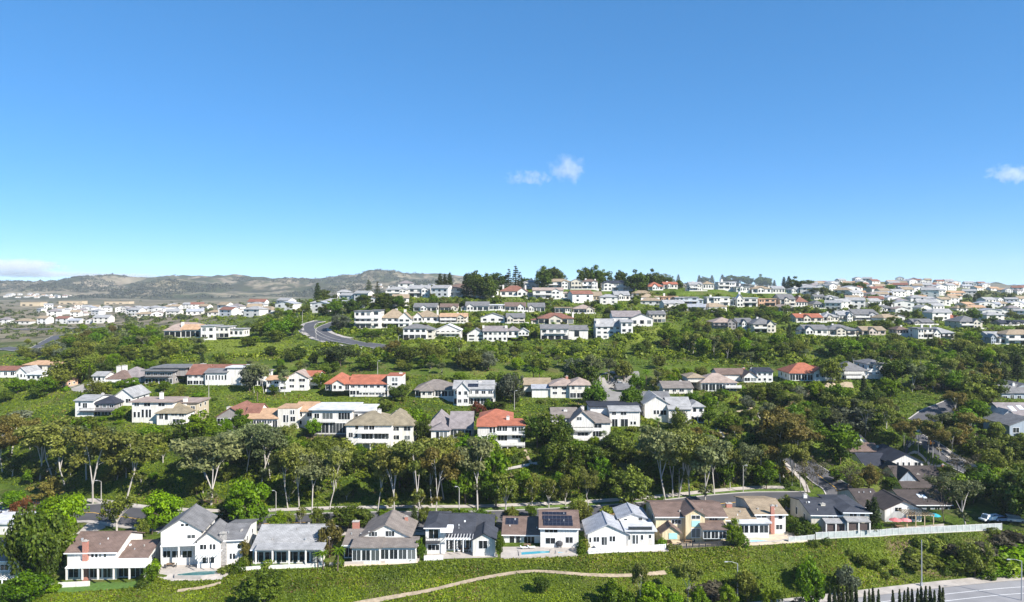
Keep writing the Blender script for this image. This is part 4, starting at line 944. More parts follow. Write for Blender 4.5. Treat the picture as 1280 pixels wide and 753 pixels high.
def small(name, ph, lab, x0,x1,yb,ye,yr,rf='hip',rc='gr',wc='W',w='2x3B',Y=None,d=None,ch=None):
    q = random.Random(int(x0*13+yb*7)); wc = q.choice('WWOOS') if wc == 'W' else wc; W_ = x1-x0; H_ = yb-ye; bl = [b(x0,x1,yb,ye,yr,rf,rc,wc,d=d,w=w,vd=3)]; bal = []; ex = None; ri = q.random()
    if W_ >= 16 and rf != 'gy':
        t = q.choice([.05,.30,.62]); bw = W_*q.uniform(.26,.36); bx = x0+W_*t; rise = (ye-yr)*q.uniform(.45,.8)
        bl.append(b(bx,bx+bw,yb,ye+H_*.06,ye+H_*.06-max(rise,1.2),'gy' if rf != 'flat' or ri < .3 else 'flat',rc,wc,d=5,dy=-q.uniform(1.2,2.2),w='%dx2'%(2 if H_ >= 8 else 1),vd=3))
        ra, rb = (bx+bw+.3, x1-.3) if t < .4 else (x0+.3, bx-.3)
        if H_ >= 7.5 and rb-ra > 6: bal.append((ra,rb,yb-H_*.5,1.6,q.choice(['rail','solid','dark','solid']),0))
        if q.random() < .45: s_ = q.choice([-1,1]); e = W_*.2; bl.append(b(x1 if s_ > 0 else x0-e, x1+e if s_ > 0 else x0, yb, ye+H_*.3, ye+H_*.3-1.4, q.choice(['flat','hip']), rc, wc, d=7, dy=1.5, w='1x1', vd=3))
    if q.random() < .6: ex = terrace(x0-1.5, x1+q.choice([1,3,5]), yb, .7)
    house(name, ph, lab, bl, Y=Y, bal=bal, ch=() if ch is None else ((ch,ch+2.2,yr-1.2,0,.5,'W'),)+(((x1-4,x1-2.2,yr-.6,0,.6,'O'),) if q.random() < .4 else ()), extra=ex)
small('upper_house','pale beige hip','white house with pale beige hipped roof above the grey hipped white villa',515,548,403,396,388.5,'hip','tn','W','1x4',ch=546)
small('upper_house','orange strip house','narrow white house with a strip of orange tiles',550,584,404,396,392,'gx','ot','W','2x5',ch=571)
small('upper_house','small white gable above','white-gabled grey house above the long brown-roofed villa',601,631,403,397,392,'gy','gr','W','1x3')
small('upper_house','grey balcony house above','grey gabled house with white balcony and chimney, above the long villa',633,656,404,397,392,'gx','gr','S',ch=653)
small('upper_house','red-brown gable house','red-brown roofed house with white gable above the grey terraced villa',673,717,405,398,391.5,'hip','rb','W','1x6B',ch=715)
for (x0,x1,yb,ye,yr,rf,rc,lab,ph) in [
 (517,546,389,384,379.5,'gx','gr','low grey house just under the ridge, leftmost of its row','leftmost grey row house'),
 (550,572,389,384,380,'gx','br','low brown house under the ridge right of the leftmost grey one','low brown row house'),
 (582,611,389,382.5,377.5,'gx','gr','grey-roofed house with pale balcony in the row below the ridge','grey row house with pale balcony'),
 (612,630,388,381.5,379,'flat','wh','white glassy flat house in the row below the ridge','white glassy row house'),
 (631,657,389,383,378.5,'gx','br','brown-roofed white gable house in the row below the ridge','brown row house'),
 (660,681,390,384,379,'gx','gr','grey house with white balcony in the row below the ridge','grey-and-white row house'),
 (694,714,391,385,380,'flat','tn','flat tan roofed house in the row below the ridge','flat tan row house'),
 (717,743,392,386,381,'hip','pk','pinkish hipped house with chimney, rightmost in its row','pinkish row house')]:
    small('row_house',ph,lab,x0,x1,yb,ye,yr,rf,rc,'W','1x4B')
RIDGE = [
 (482,510,371,362,359,'hip','lg','W','pale wide house at the left end of the ridge','left ridge-end house'),
 (510.5,537,372,361,357,'gx','lg','W','white gabled ridge house with blue shaded bays','blue-bayed ridge house'),
 (558,589,371,360,355,'hip','br','W','bright white ridge house between dark conifers','conifer-flanked ridge house'),
 (625,660,371,364,357.5,'hip','rb','W','ridge house with red-brown roof and white terrace','red-brown ridge house'),
 (666,704,374,363,360,'gx','pk','W','long white ridge house with arched windows','long arched ridge house'),
 (654,674,361,353,350,'hip','lg','W','white ridge house above the long arched one','upper white ridge house'),
 (684,713,361,352,349,'hip','tn','W','large cream-roofed ridge house beside the broad dark trees','large cream ridge house'),
 (714,727,362,352,349,'gy','lg','W','narrow white gabled house on the ridge crest','narrow ridge gable'),
 (728,747,362,352,349.5,'hip','br','W','white ridge house with small brown roof','small brown-roofed ridge house'),
 (753,787,364,354,351,'hip','nv','W','white ridge house with wide dark navy roof','navy-roofed ridge house'),
 (738,753,376,370,365,'shed','tn','T','tan sloping roof below the ridge crest','tan sloping house'),
 (768,787,376,369,364.5,'gx','lg','W','white garden house with dark doors below the navy-roofed one','white garden house'),
 (810,829,363,358,353,'hip','rd','W','white ridge house with bright red roof by the dark trees','bright red ridge house'),
 (829.5,847,361,355.5,353,'gx','rd','W','flat-fronted ridge house with thin red roof edge','thin red-edged ridge house'),
 (826,847,378,371,368,'flat','ot','P','peach house with orange tiled edge below the ridge','peach tiled house'),
 (843,873,381,372,370,'flat','lg','B','blue-shaded long flat house below the ridge','blue-shaded long house'),  # wall tinted blue, the shade on it painted into the colour
 (884,912,383,372,370,'flat','wh','W','plain white boxy house below the ridge','plain white boxy house'),
 (920,947,384,373,366,'flat','wh','W','large white terraced house beside a brick-red wing','large white terraced house'),
 (948,970,383,374,370,'flat','ot','P','orange-peach stucco house below the ridge','orange-peach house'),
 (975,994,383,374,368,'gx','gr','S','grey house with double gable right of the peach one','double-gabled grey house'),
 (995,1009,384,377,371,'hip','rb','W','white house with brown hip at the end of that row','brown-hipped row-end house'),
 (862,878,364,356,353,'gx','lg','W','white arched house on the ridge right of the red roofs','arched white ridge house'),
 (879,892,362,355,352,'hip','tn','W','small pale house on the ridge','small pale ridge house'),
 (898,920,362,353,350.5,'flat','wh','W','white two-tier house standing highest on the right ridge','two-tier ridge house'),
 (920.5,937,365,359,356,'flat','lg','W','low white house with long balcony on the ridge','low balcony ridge house'),
 (940,964,367,361,358,'hip','tn','W','white house with row of arches on the ridge','row-of-arches ridge house'),
 (966,981,367,361,358,'gx','lg','W','pale gabled house right of the arches house','pale gabled ridge house'),
 (989,1006,367,362,359,'hip','lg','W','last white ridge house before the dark treetops','last white ridge house'),
 (1032,1048,378,372,369.5,'hip','lg','W','white cube house on the right-hand slope','white cube house'),
 (1017,1030,386,380,376,'hip','gr','W','small arched white house right of the brown-hipped one','small arched slope house'),
 (1018,1031,375,371,368.5,'gx','gr','S','grey roof peeping above the small arched house','peeping grey roof')]
for t in RIDGE: small('ridge_house' if t[2] < 377 else 'slope_house', t[9], t[8], *t[:8], '2x3B' if t[2]-t[3] > 8 else '1x4', ch=t[0]+3 if (int(t[0])%3) else None)
UPR = [
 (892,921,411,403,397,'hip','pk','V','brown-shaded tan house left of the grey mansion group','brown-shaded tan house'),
 (922,941,412,403,398,'gx','gr','W','white-fronted grey house, left part of the balcony pair','left balcony house'),
 (941.5,970,416,405,397.5,'hip','gr','S','grey hipped house with wide curved balconies','curved balcony house'),
 (995,1028,403,397,392.5,'gx','rd','W','white house with a long orange tiled roof on the right slope','long orange slope house'),
 (1029,1048,402,396,391,'hip','lg','S','stone-grey gabled house right of the orange roofed one','stone-grey slope house'),
 (1049,1066,402,394,389,'gx','lg','W','bright white end wall house on the right slope','bright end-wall house'),
 (1068,1098,401,393,387,'gx','gr','G','long grey roofed house on the right slope','long grey slope house'),
 (1099,1118,390,385,381.5,'hip','gr','W','small white house above the long grey one','small white slope house'),
 (1006,1035,419,412,406.5,'gx','gr','O','grey-roofed low house above the wooded bank, left of a pair','left bank house'),
 (1035.5,1070,420,412,406,'hip','gr','S','grey tiered-balcony house above the wooded bank, right of a pair','right bank house'),
 (1078,1107,419,413,408.5,'gx','tn','M','tan-roofed house half buried in shrubs','shrub-bound tan house'),
 (1121,1136,418,412,408,'hip','br','M','small brown house among dark trees','small brown bank house'),
 (1147,1166,423,411,407,'flat','gr','W','white boxy house with grey flat roof among the right trees','white flat-roofed bank house'),
 (1166.5,1193,424,416,409,'hip','lg','W','white house with pale grey hips, right of the boxy one','pale hipped bank house'),
 (1142,1167,406,403,399,'gx','gr','V','low grey roof among the trees right of centre slope','low grey bank roof'),
 (1182,1201,401,397.5,393,'hip','rd','O','house with a lone orange roof among dark trees','lone orange roof'),
 (1200,1228,411,402,395,'hip','gr','S','grey mansion with two white chimneys among trees','twin-chimney grey mansion'),
 (1250,1268,407,404,400.5,'gx','nv','V','dark roofed house near the right edge among trees','dark edge roof'),
 (1270,1290,406,403,400.5,'gx','nv','V','dark roofed house cut by the right edge','cut dark roof'),
 (1258,1300,432,418,412.5,'hip','tn','W','large white tan-roofed villa at the right edge with three floors','white edge villa'),
 (1238,1258,430,421,415,'gx','lg','B','blue-shaded white wing beside the right-edge villa','blue-shaded edge wing')]  # white wing given a blue wall colour to paint in its shade
for t in UPR: small('slope_house', t[9], t[8], *t[:8], '2x3B' if t[2]-t[3] > 8 else '1x4', ch=t[0]+4 if (int(t[0])%2) else None)
# ------------------------------------------------------------------ build houses on levelled pads
for q in QUEUE: resolve(q)
pad_terrain()
# levelled band for the near road
for q in QUEUE: build_house(q)
# ------------------------------------------------------------------ roads, paths, patches
LINESEG = []      # (points xy, half width): nothing grows there
def resample(pts, step):
    out = [pts[0]]
    for a, b_ in zip(pts[:-1], pts[1:]):
        n = max(1, int((b_-a).length/step))
        for i in range(1, n+1): out.append(a.lerp(b_, i/n))
    return out
def catmull(P_, k=6):
    if len(P_) < 3: return P_
    o = []
    for i in range(len(P_)-1):
        p0 = P_[max(i-1,0)]; p1 = P_[i]; p2 = P_[i+1]; p3 = P_[min(i+2,len(P_)-1)]
        for j in range(k):
            t = j/k; o.append(.5*((2*p1)+(p2-p0)*t+(2*p0-5*p1+4*p2-p3)*t*t+(3*p1-p0-3*p2+p3)*t**3))
    o.append(P_[-1]); return o
def ribbon(name, pts, w, mat, off, seg=None, level=True, keep=True, off_lat=0, thick=None):
    """strip laid on the ground along world xy points"""
    P_ = [Vector((p[0],p[1])) for p in pts]; P_ = resample(P_, seg or 2.5); M = MB(); n = max(3, int(w/1.6)); rows = []
    for i, p in enumerate(P_):
        d = (P_[min(i+1,len(P_)-1)]-P_[max(i-1,0)]).normalized(); nn = Vector((-d.y,d.x)); row = []
        for k in range(n+1):
            q = p+nn*(off_lat+w*(k/n-.5)); row.append((q.x,q.y,gz(q.x,q.y)+off))
        rows.append(row)
    for a, c in zip(rows[:-1], rows[1:]):
        for k in range(n): M.quad([a[k],a[k+1],c[k+1],c[k]])
    if thick:
        for a, c in zip(rows[:-1], rows[1:]):
            for k in (0,n): M.quad([a[k],c[k],(c[k][0],c[k][1],c[k][2]-thick),(a[k][0],a[k][1],a[k][2]-thick)])
    o = M.build(name, mat); tag(o, kind='structure')
    if keep: LINESEG.append(([q+Vector((0,0)) for q in P_], (w/2 if name != 'path' else w*.5-.42)+abs(off_lat)))
    return o
def pxw(L, smooth=True):
    P_ = [gp(x,y) for x,y in L]; P_ = [Vector((p.x,p.y)) for p in P_]; return catmull(P_) if smooth else P_
def along(fY, x0, x1, dv, step=12): return [((x-HX)/F*(float(fY(x))+dv), float(fY(x))+dv) for x in np.arange(x0, x1+1, step)]
L3 = LF[6][0]; A2 = LF[3][0]; L2 = LF[4][0]
def L3s(x): return np.minimum(L3(x), 212+0*x)
def road(pts, w, kerb=True, off=.10):
    ribbon('road', pts, w, asph, off)
    if kerb:
        for s in (-1,1): ribbon('kerb', pts, .35, conc, off+.12, off_lat=s*(w/2+.18), keep=False, thick=.3)
road(along(L3s,-160,1016,-6), 11.5)
ribbon('road_marking', along(L3s,-160,1000,-6.2), .25, yellowm, .112, keep=False)
ribbon('pavement', along(L3s,-160,985,3.2), 1.8, pavem, .13)
ribbon('verge', along(L3s,-160,985,1.3), 1.7, plain('verge_grass',(.10,.15,.03),.95,.45,.8), .06)
ribbon('pavement', along(L3s,60,985,-13.4), 1.6, pavem, .13)
road(pxw([(1062,634),(1050,617),(1033,602),(1017,590),(1000,581),(984,570),(968,556)]), 9)
ribbon('road_marking', pxw([(1056,624),(1047,614),(1033,602),(1019,591)]), .3, yellowm, .112, keep=False)
ribbon('pavement', pxw([(1010,616),(1004,603),(992,590),(978,577),(962,564),(952,552)]), 1.5, pavem, .13)
ribbon('pavement', pxw([(950,546),(957,532),(950,518),(962,507)]), 1.6, pavem, .13)
road(pxw([(1140,545),(1160,556),(1180,571),(1205,584),(1240,600)]), 9)
ribbon('pavement', pxw([(1184,563),(1205,576),(1236,592)]), 1.8, pavem, .13)
ribbon('pavement', pxw([(1172,560),(1193,577),(1222,592)]), 1.2, pavem, .2, keep=False)
road(pxw([(1148,528),(1165,517),(1185,509),(1200,503)]), 7)
# upper curving road and its branch
road(pxw([(402,402),(388,405),(383,411),(388,417),(400,423),(416,428)]), 9, off=.3)
road(pxw([(428,402),(410,408),(404,414),(412,421),(432,427),(460,432),(492,437)]), 9, off=.34)
ribbon('pavement', pxw([(395,401),(381,405),(377,411),(382,418),(396,425),(420,431),(455,437)]), 2.4, pavem, .3)
ribbon('pavement', pxw([(436,402),(418,408),(411,413),(420,419),(440,424)]), 2.4, pavem, .45)
road(pxw([(0,436),(30,438),(50,434),(62,427),(75,420)]), 9, off=.5)
road(pxw([(0,412),(60,412),(130,410)]), 9, off=.6)
# street end behind the pink-roofed house
ribbon('road', pxw([(756,504),(759,494),(768,486),(782,481),(800,478)]), 13, plain('worn_asphalt',(.23,.215,.20),.95,.15,.3), .15)
# near road below the bank
ribbon('pavement', along(A2,905,1500,-1.4), 3.2, pavem, .13)
ribbon('road', along(A2,905,1500,-9.0), 12, plain('sunworn_asphalt',(.25,.245,.25),.95,.2,.12), .06)
ribbon('road_marking', along(A2,905,1500,-6.9), .15, whitem, .075, keep=False); ribbon('road_marking', along(A2,905,1500,-10.4), .15, whitem, .075, keep=False)
ribbon('median', along(A2,905,1500,-16.5), 2.4, plain('median_paving',(.50,.36,.30),.9,.15,.6), .2, thick=.3)
ribbon('road', along(A2,905,1500,-24.5), 12, asph, .06)
# dirt trails
trail = plain('trail_dirt', (.36,.285,.195), .95, .35, .9)
ribbon('path', pxw([(420,762),(450,755),(485,748),(540,738),(600,724),(640,717),(680,715),(720,718),(760,720),(800,719),(832,716)]), 1.35, trail, .12, seg=1.2)
ribbon('path', pxw([(222,739),(240,737),(262,733),(276,729)]), .9, trail, .12, seg=1.2)
ribbon('path', pxw([(589,597),(612,592),(640,586),(666,581),(690,579),(716,574)]), 1.4, pavem, .25)
ribbon('path', pxw([(656,563),(660,573),(665,581)]), .9, trail, .2)
ribbon('path', pxw([(50,594),(60,588),(76,575)]), 1.6, trail, .2)
ribbon('path', pxw([(1008,493),(1030,488),(1050,484),(1066,482)]), 1.8, trail, .25)
ribbon('path', pxw([(905,517),(930,514),(945,508)]), 1.4, trail, .25)
ribbon('path', pxw([(1055,512),(1065,507),(1072,503)]), 2.2, trail, .25)
ribbon('path', pxw([(897,537),(903,548),(900,556)]), 1.8, conc, .25)
def drape(name, poly, mat, off=.06, kind='structure', cuts=2):
    bm = bmesh.new(); P_ = [gp(x,y) for x,y in poly]; f = bm.faces.new([bm.verts.new(p) for p in P_])
    bmesh.ops.triangulate(bm, faces=[f])
    for _ in range(cuts): bmesh.ops.subdivide_edges(bm, edges=bm.edges[:], cuts=1, use_grid_fill=True)
    for v in bm.verts: v.co.z = gz(v.co.x, v.co.y)+off
    bmesh.ops.recalc_face_normals(bm, faces=bm.faces)
    if sum(f.normal.z for f in bm.faces) < 0: bmesh.ops.reverse_faces(bm, faces=bm.faces)
    me = bpy.data.meshes.new(name); bm.to_mesh(me); bm.free(); me.materials.append(mat)
    o = bpy.data.objects.new(name, me); COL.objects.link(o); tag(o, kind=kind)
    NOPLANT.append([(p.x,p.y) for p in P_]); return o
NOPLANT = []
lawnm = plain('mown_lawn', (.075,.14,.025), .95, .25, 1.2)
for poly, m, nm in [
 ([(72,727),(186,724),(190,731),(160,736),(120,739),(72,741)], lawnm, 'lawn'),
 ([(198,704),(304,705),(292,716),(276,725),(214,727),(197,722)], pavem, 'patio'),
 ([(310,706),(404,704),(404,711),(360,712),(312,714)], lawnm, 'lawn'),
 ([(428,703),(524,700),(522,704),(428,709)], tanpave, 'patio'),
 ([(530,691),(622,689),(622,697),(530,700)], pavem, 'patio'),
 ([(626,684),(722,683),(720,695),(626,698)], pavem, 'patio'),
 ([(734,685),(820,681),(836,684),(836,690),(734,692)], pavem, 'patio'),
 ([(832,676),(908,675),(900,683),(836,687)], tanpave, 'patio'),
 ([(924,667),(984,665),(1016,671),(1010,678),(926,683)], tanpave, 'patio'),
 ([(1020,666),(1090,664),(1180,655),(1180,660),(1022,674)], pavem, 'patio'),
 ([(95,668),(112,652),(130,651),(132,660),(112,668)], pavem, 'driveway'),
 ([(84,482),(96,478),(120,479),(121,487),(106,491),(90,489)], plain('court_paving',(.30,.28,.26),.9,.15,.4), 'driveway'),
 ([(1132,556),(1150,553),(1152,543),(1143,538),(1158,536),(1160,557),(1136,560)], pavem, 'driveway')]:
    drape(nm, poly, m)
# ------------------------------------------------------------------ pools
def pool(label, poly, mat):
    P_ = [gp(x,y) for x,y in poly]; c = sum(P_, Vector())/len(P_); z = max(p.z for p in P_)+.14
    o = empty('swimming_pool', (c.x,c.y,z)); tag(o, label, 'swimming pool'); n = len(P_)
    M = MB(); M.quad([(p.x-c.x,p.y-c.y,-.10) for p in P_]); M.build('water', mat, o)
    M = MB()
    for i in range(n):
        j = (i+1)%n; a,b_ = P_[i]-c, P_[j]-c; a.z = b_.z = 0; ea = a+a.normalized()*.7; eb = b_+b_.normalized()*.7
        M.hexa([(a.x,a.y,-.7),(b_.x,b_.y,-.7),(eb.x,eb.y,-.7),(ea.x,ea.y,-.7),(a.x,a.y,.05),(b_.x,b_.y,.05),(eb.x,eb.y,.05),(ea.x,ea.y,.05)])
    M.build('coping', pavem, o); NOPLANT.append([(p.x,p.y) for p in P_])
pool('dark green pool behind the white twin-gabled house', [(222,719),(240,716),(276,713),(272,719),(250,723),(222,723)], poold)
pool('turquoise pool in front of the solar-panelled house', [(651,689),(688,687.5),(687,692.5),(652,695)], poolm)
pool('small pale spa pool right of the turquoise one', [(698,689.5),(708,689),(708,692),(697,692.5)], poolp)
pool('wide pale blue pool behind the tan-roofed house', [(938,673.5),(984,670),(991,672.5),(972,676.5),(938,679)], poolp)
# ------------------------------------------------------------------ fences and walls
def fence(name, label, pts, h, panel, postm, step=3.2, rail=True, thick=.05, cat='fence', base=None):
    P_ = [Vector((p[0],p[1])) for p in pts]; P_ = resample(P_, step); o = empty(name, (P_[0].x,P_[0].y,gz(*P_[0]))); tag(o, label, cat); O = o.location.copy()
    M = MB(); Rl = MB(); Rb = MB(); Bs = MB()
    for a, c in zip(P_[:-1], P_[1:]):
        za, zc = gz(*a)-O.z, gz(*c)-O.z; d = (c-a).normalized(); nn = Vector((-d.y,d.x))*thick/2; A, C = a-Vector(O.xy), c-Vector(O.xy)
        def slab(M, A, C, z0, z1, k):
            q = nn*k; M.hexa([(A.x-q.x,A.y-q.y,za+z0),(C.x-q.x,C.y-q.y,zc+z0),(C.x+q.x,C.y+q.y,zc+z0),(A.x+q.x,A.y+q.y,za+z0),(A.x-q.x,A.y-q.y,za+z1),(C.x-q.x,C.y-q.y,zc+z1),(C.x+q.x,C.y+q.y,zc+z1),(A.x+q.x,A.y+q.y,za+z1)])
        if rail == 'pickets':
            n = int((c-a).length/.28)
            for i in range(n): t = (i+.2)/n; t2 = t+.55/n; slab(M, A.lerp(C,t), A.lerp(C,t2), .12+(zc-za)*0, h-.12, 1) if abs(zc-za) < .6 else slab(M, A.lerp(C,t), A.lerp(C,t2), .12, h-.12, 1)
        else: slab(M, A, C, -.4 if rail is False else .12, h-(.1 if rail else 0), 1)
        if rail: slab(Rl, A, C, h-.1, h, 2.2); slab(Rb, A, C, .03, .11, 2.2)
        if base: slab(Bs, A, C, -1.5, .02, 9)
    M.build('fence_panel' if rail else 'wall_body', panel, o)
    if rail: Rl.build('rail', postm, o); Rb.build('rail', postm, o)
    if base: Bs.build('kerb_wall', base, o)
    if rail:
        for p in P_: q = p-Vector(O.xy); z = gz(*p)-O.z; pm = MB(); pm.box(q.x-.08,q.x+.08,q.y-.08,q.y+.08,z-.4,z+h+.08); pm.build('post', postm, o)
    return o
L2o = lambda x0,x1,dv: along(L2, x0, x1, dv, 8)
fpost = plain('aged_white_paint', (.58,.57,.54), .7, .15)
fglass = plain('frosted_panel', (.40,.43,.41), .25, .2)
fence('fence','long white panel fence with posts along the top of the right-hand bank', L2o(1020,1252,.6), 1.7, fglass, fpost, 3.0, True, base=conc)
fence('fence','short white fence behind the wide pale blue pool', L2o(986,1018,.4), 1.3, fglass, fpost, 2.6, True, base=conc)
fence('fence','white picket fence at the foot of the all-white villa', L2o(736,834,.5), 1.25, whitem, whitem, 2.4, 'pickets', base=pavem)
fence('fence','thin dark fence in front of the cream house', L2o(842,926,.5), 1.2, darkm, darkm, 2.4, 'pickets')
fence('garden_wall','low white wall along the lawn of the brown-roofed arcade house', L2o(56,118,-1.0), 1.1, wallm('W'), whitem, 3, False, .3, 'wall')
fence('garden_wall','low pale wall below the lawn of the long ranch house', L2o(302,408,-.4), .9, wallm('O'), whitem, 3, False, .3, 'wall')
fence('garden_wall','low pale wall along the terrace of the weathered gable house', L2o(412,524,-.3), .7, pavem, whitem, 3, False, .3, 'wall')
fence('garden_wall','low white wall in front of the dark slate house', L2o(530,560,-.2), 1.2, wallm('W'), whitem, 3, False, .3, 'wall')
fence('garden_wall','white retaining wall along the poolside of the solar-panelled house', L2o(626,724,-.3), .35, pavem, whitem, 3, False, .4, 'wall')
# ------------------------------------------------------------------ street lamps and poles
def lamp(px, py, h, label, arm=1.6, side=-1, mat=None, bare=False, Y=None):
    p = gp(px,py) if Y is None else Vector(((px-HX)/F*Y, Y, gz((px-HX)/F*Y, Y))); o = empty('street_lamp' if not bare else 'utility_pole', p); tag(o, label, 'street lamp' if not bare else 'pole'); m = mat or conc
    M = MB(); M.tube([(0,0,-.5),(0,0,h*.5),(0,0,h)], [.15,.12,.085], 8); M.build('pole', m, o)
    if bare: 
        M = MB(); M.box(-.25,.25,-.25,.25,.0,.9); M.build('meter_box', greym, o); return o
    M = MB(); M.tube([(0,0,h-.05),(side*arm*.5,0,h+.35),(side*arm,0,h+.4)], .045, 6); M.build('arm', greym, o)
    M = MB(); M.hexa([(side*arm-.4,-.14,h+.28),(side*arm+.4,-.14,h+.28),(side*arm+.4,.14,h+.28),(side*arm-.4,.14,h+.28),(side*arm-.3,-.1,h+.46),(side*arm+.3,-.1,h+.46),(side*arm+.3,.1,h+.46),(side*arm-.3,.1,h+.46)]); M.build('lamp_head', greym, o)
    return o
lamp(126.5,628,6.3,'street lamp on the left between two pale eucalyptus trunks',1.5,-1)
lamp(345,647,7.2,'street lamp beside the long grey ranch house',1.0,-1)
lamp(574,642,7.2,'street lamp behind the dark slate house',.9,-1)
lamp(849,620,8.0,'street lamp rising behind the cream gabled house',.9,1)
lamp(929,616,8.0,'street lamp at the verge beyond the tan-roofed pool house',.9,1)
lamp(1166,572,7.0,'street lamp beside the right-hand side street',.9,1)
lamp(92,668,7.6,'pale street lamp beside the left driveway',.6,1,wallm('W'))
lamp(922,752,8.6,'tall curved street lamp among trees at the foot of the bank',2.6,-1,greym)
lamp(1277,748,9.0,'street lamp cut by the right edge on the near road',3.0,-1,greym,Y=158)
lamp(1152,733,11,'bare grey utility pole on the near road pavement',bare=True,mat=greym)
lamp(261,500,7.5,'street lamp standing above the olive-roofed house',.8,-1)
lamp(256,428,7.5,'thin lamp post left of the blocky white hill house',.8,-1)
lamp(341,424,8.0,'lamp post on the grassy hill left of the curving road',.8,-1)
lamp(395,424,8.0,'lamp post at the inner bend of the curving road',.8,1)
lamp(378,404,8.0,'lamp post at the far end of the curving road',.8,1)
lamp(498,440,8.0,'lamp post at the lower end of the curving road',.8,1)
lamp(643,512,7.0,'thin lamp post behind the red-tiled balcony house',.8,1)
lamp(472,469,6.0,'thin lamp post behind the bright red-orange tiled villa',.8,1)
# ------------------------------------------------------------------ vehicles
def car(px, py, label, col, rz, kind='parked_car', L_=4.5, H_=1.45, cat='car', Y=None, van=False):
    p = gp(px,py) if Y is None else Vector(((px-HX)/F*Y, Y, gz((px-HX)/F*Y, Y))); o = empty(kind, p+Vector((0,0,.14)), R(rz)); tag(o, label, cat); w = .9 if not van else 1.0; h = L_/2
    m = plain('car_paint_'+str(col), col, .25, .04, 1, .5); M = MB()
    M.prism([(-h,.3),(h,.3),(h,.72),(h*.93,.85),(h*.45,.95),(-h*.92,1.0),(-h,.85)], -w, w, 'y') if False else None
    prof = [(-h,.32),(h,.32),(h*1.0,.7),(h*.92,.86),(h*.42,.96),(-h*.9,1.0),(-h,.8)]
    M.prism([(a,z) for a,z in prof], -w, w, 'y'); M.build('body', m, o)
    C_ = MB(); t = H_; a0,a1,b0,b1 = (-h*.86,h*.42,-h*.66,h*.10) if not van else (-h*.97,h*.62,-h*.95,h*.40)
    C_.hexa([(a0,-w*.95,.97),(a1,-w*.95,.93),(a1,w*.95,.93),(a0,w*.95,.97),(b0,-w*.8,t),(b1,-w*.8,t),(b1,w*.8,t),(b0,w*.8,t)]); C_.build('cabin_glass', glassm(), o)
    T_ = MB(); T_.hexa([(b0,-w*.81,t+.003),(b1,-w*.81,t+.003),(b1,w*.81,t+.003),(b0,w*.81,t+.003),(b0+.1,-w*.74,t+.06),(b1-.1,-w*.74,t+.06),(b1-.1,w*.74,t+.06),(b0+.1,w*.74,t+.06)]); T_.build('roof', m, o)
    for sx in (-.62,.62):
        for sy in (-1,1):
            W_ = MB(); W_.tube([(sx*h,sy*(w-.2),.32),(sx*h,sy*(w+.02),.32)], .32, 12); W_.build('wheel', darkm, o)
    return o
car(10,641,'white car parked by the flat white garage at the left edge',(.78,.78,.78),10)
car(754.5,494,'dark parked car on the grey street end',(.03,.03,.035),70)
car(776,482,'light car parked at the far side of the grey street end',(.6,.66,.72),5)
car(1252,652,'blue-white car parked in shade beside the flatbed truck',(.20,.25,.36),8)
car(1269,653,'silver off-road car at the end of the right-hand fence',(.45,.46,.47),-15,H_=1.75,van=True)
car(1196,580,'grey car on the right-hand side street',(.2,.2,.22),-35)
car(75,622,'dark blue car parked behind the brown tree on the left',(.05,.06,.10),25)
def truck(px, py, label, rz):
    p = gp(px,py); o = empty('pickup_truck', p+Vector((0,0,.1)), R(rz)); tag(o, label, 'truck'); m = plain('truck_white',(.8,.8,.8),.3,.04)
    M = MB(); M.box(-3.0,3.0,-.95,.95,.55,.95); M.hexa([(.6,-.95,.951),(2.2,-.95,.951),(2.2,.95,.951),(.6,.95,.951),(.8,-.85,1.95),(1.8,-.85,1.95),(1.8,.85,1.95),(.8,.85,1.95)]); M.build('body', m, o)
    M = MB(); M.box(-3.0,.5,-1.0,-.9,.952,1.5); M.box(-3.0,.5,.9,1.0,.952,1.5); M.box(-3.0,-2.9,-.9,.9,.952,1.5); M.build('cargo_bed', m, o)
    M = MB(); M.hexa([(1.83,-.8,1.0),(2.22,-.8,1.0),(2.22,.8,1.0),(1.83,.8,1.0),(1.7,-.75,1.85),(1.86,-.75,1.85),(1.86,.75,1.85),(1.7,.75,1.85)]); M.build('windscreen', glassm(), o)
    for sx in (-1.9,1.9):
        for sy in (-1,1): W_ = MB(); W_.tube([(sx,sy*.75,.45),(sx,sy*1.0,.45)], .45, 12); W_.build('wheel', darkm, o)
truck(1238,652,'white open-bed truck parked behind the white fence on the right',195)
def barrier():
    p = gp(1164,557); o = empty('loading_lift', p+Vector((0,0,.1)), R(20)); tag(o,'small orange lift machine standing on the right-hand side street','machine'); om = plain('orange_paint',(.75,.30,.05),.5,.1)
    M = MB(); M.box(-1.0,1.0,-.6,.6,.35,.8); M.build('chassis', om, o); M = MB(); M.box(-1.0,-.75,-.5,.5,.802,2.9); M.build('mast', om, o); M = MB(); M.box(-.74,1.2,-.5,.5,.81,1.0); M.build('fork', om, o)
    for sx in (-.7,.7):
        for sy in (-1,1): W_ = MB(); W_.tube([(sx,sy*.45,.32),(sx,sy*.66,.32)], .32, 10); W_.build('wheel', darkm, o)
barrier()
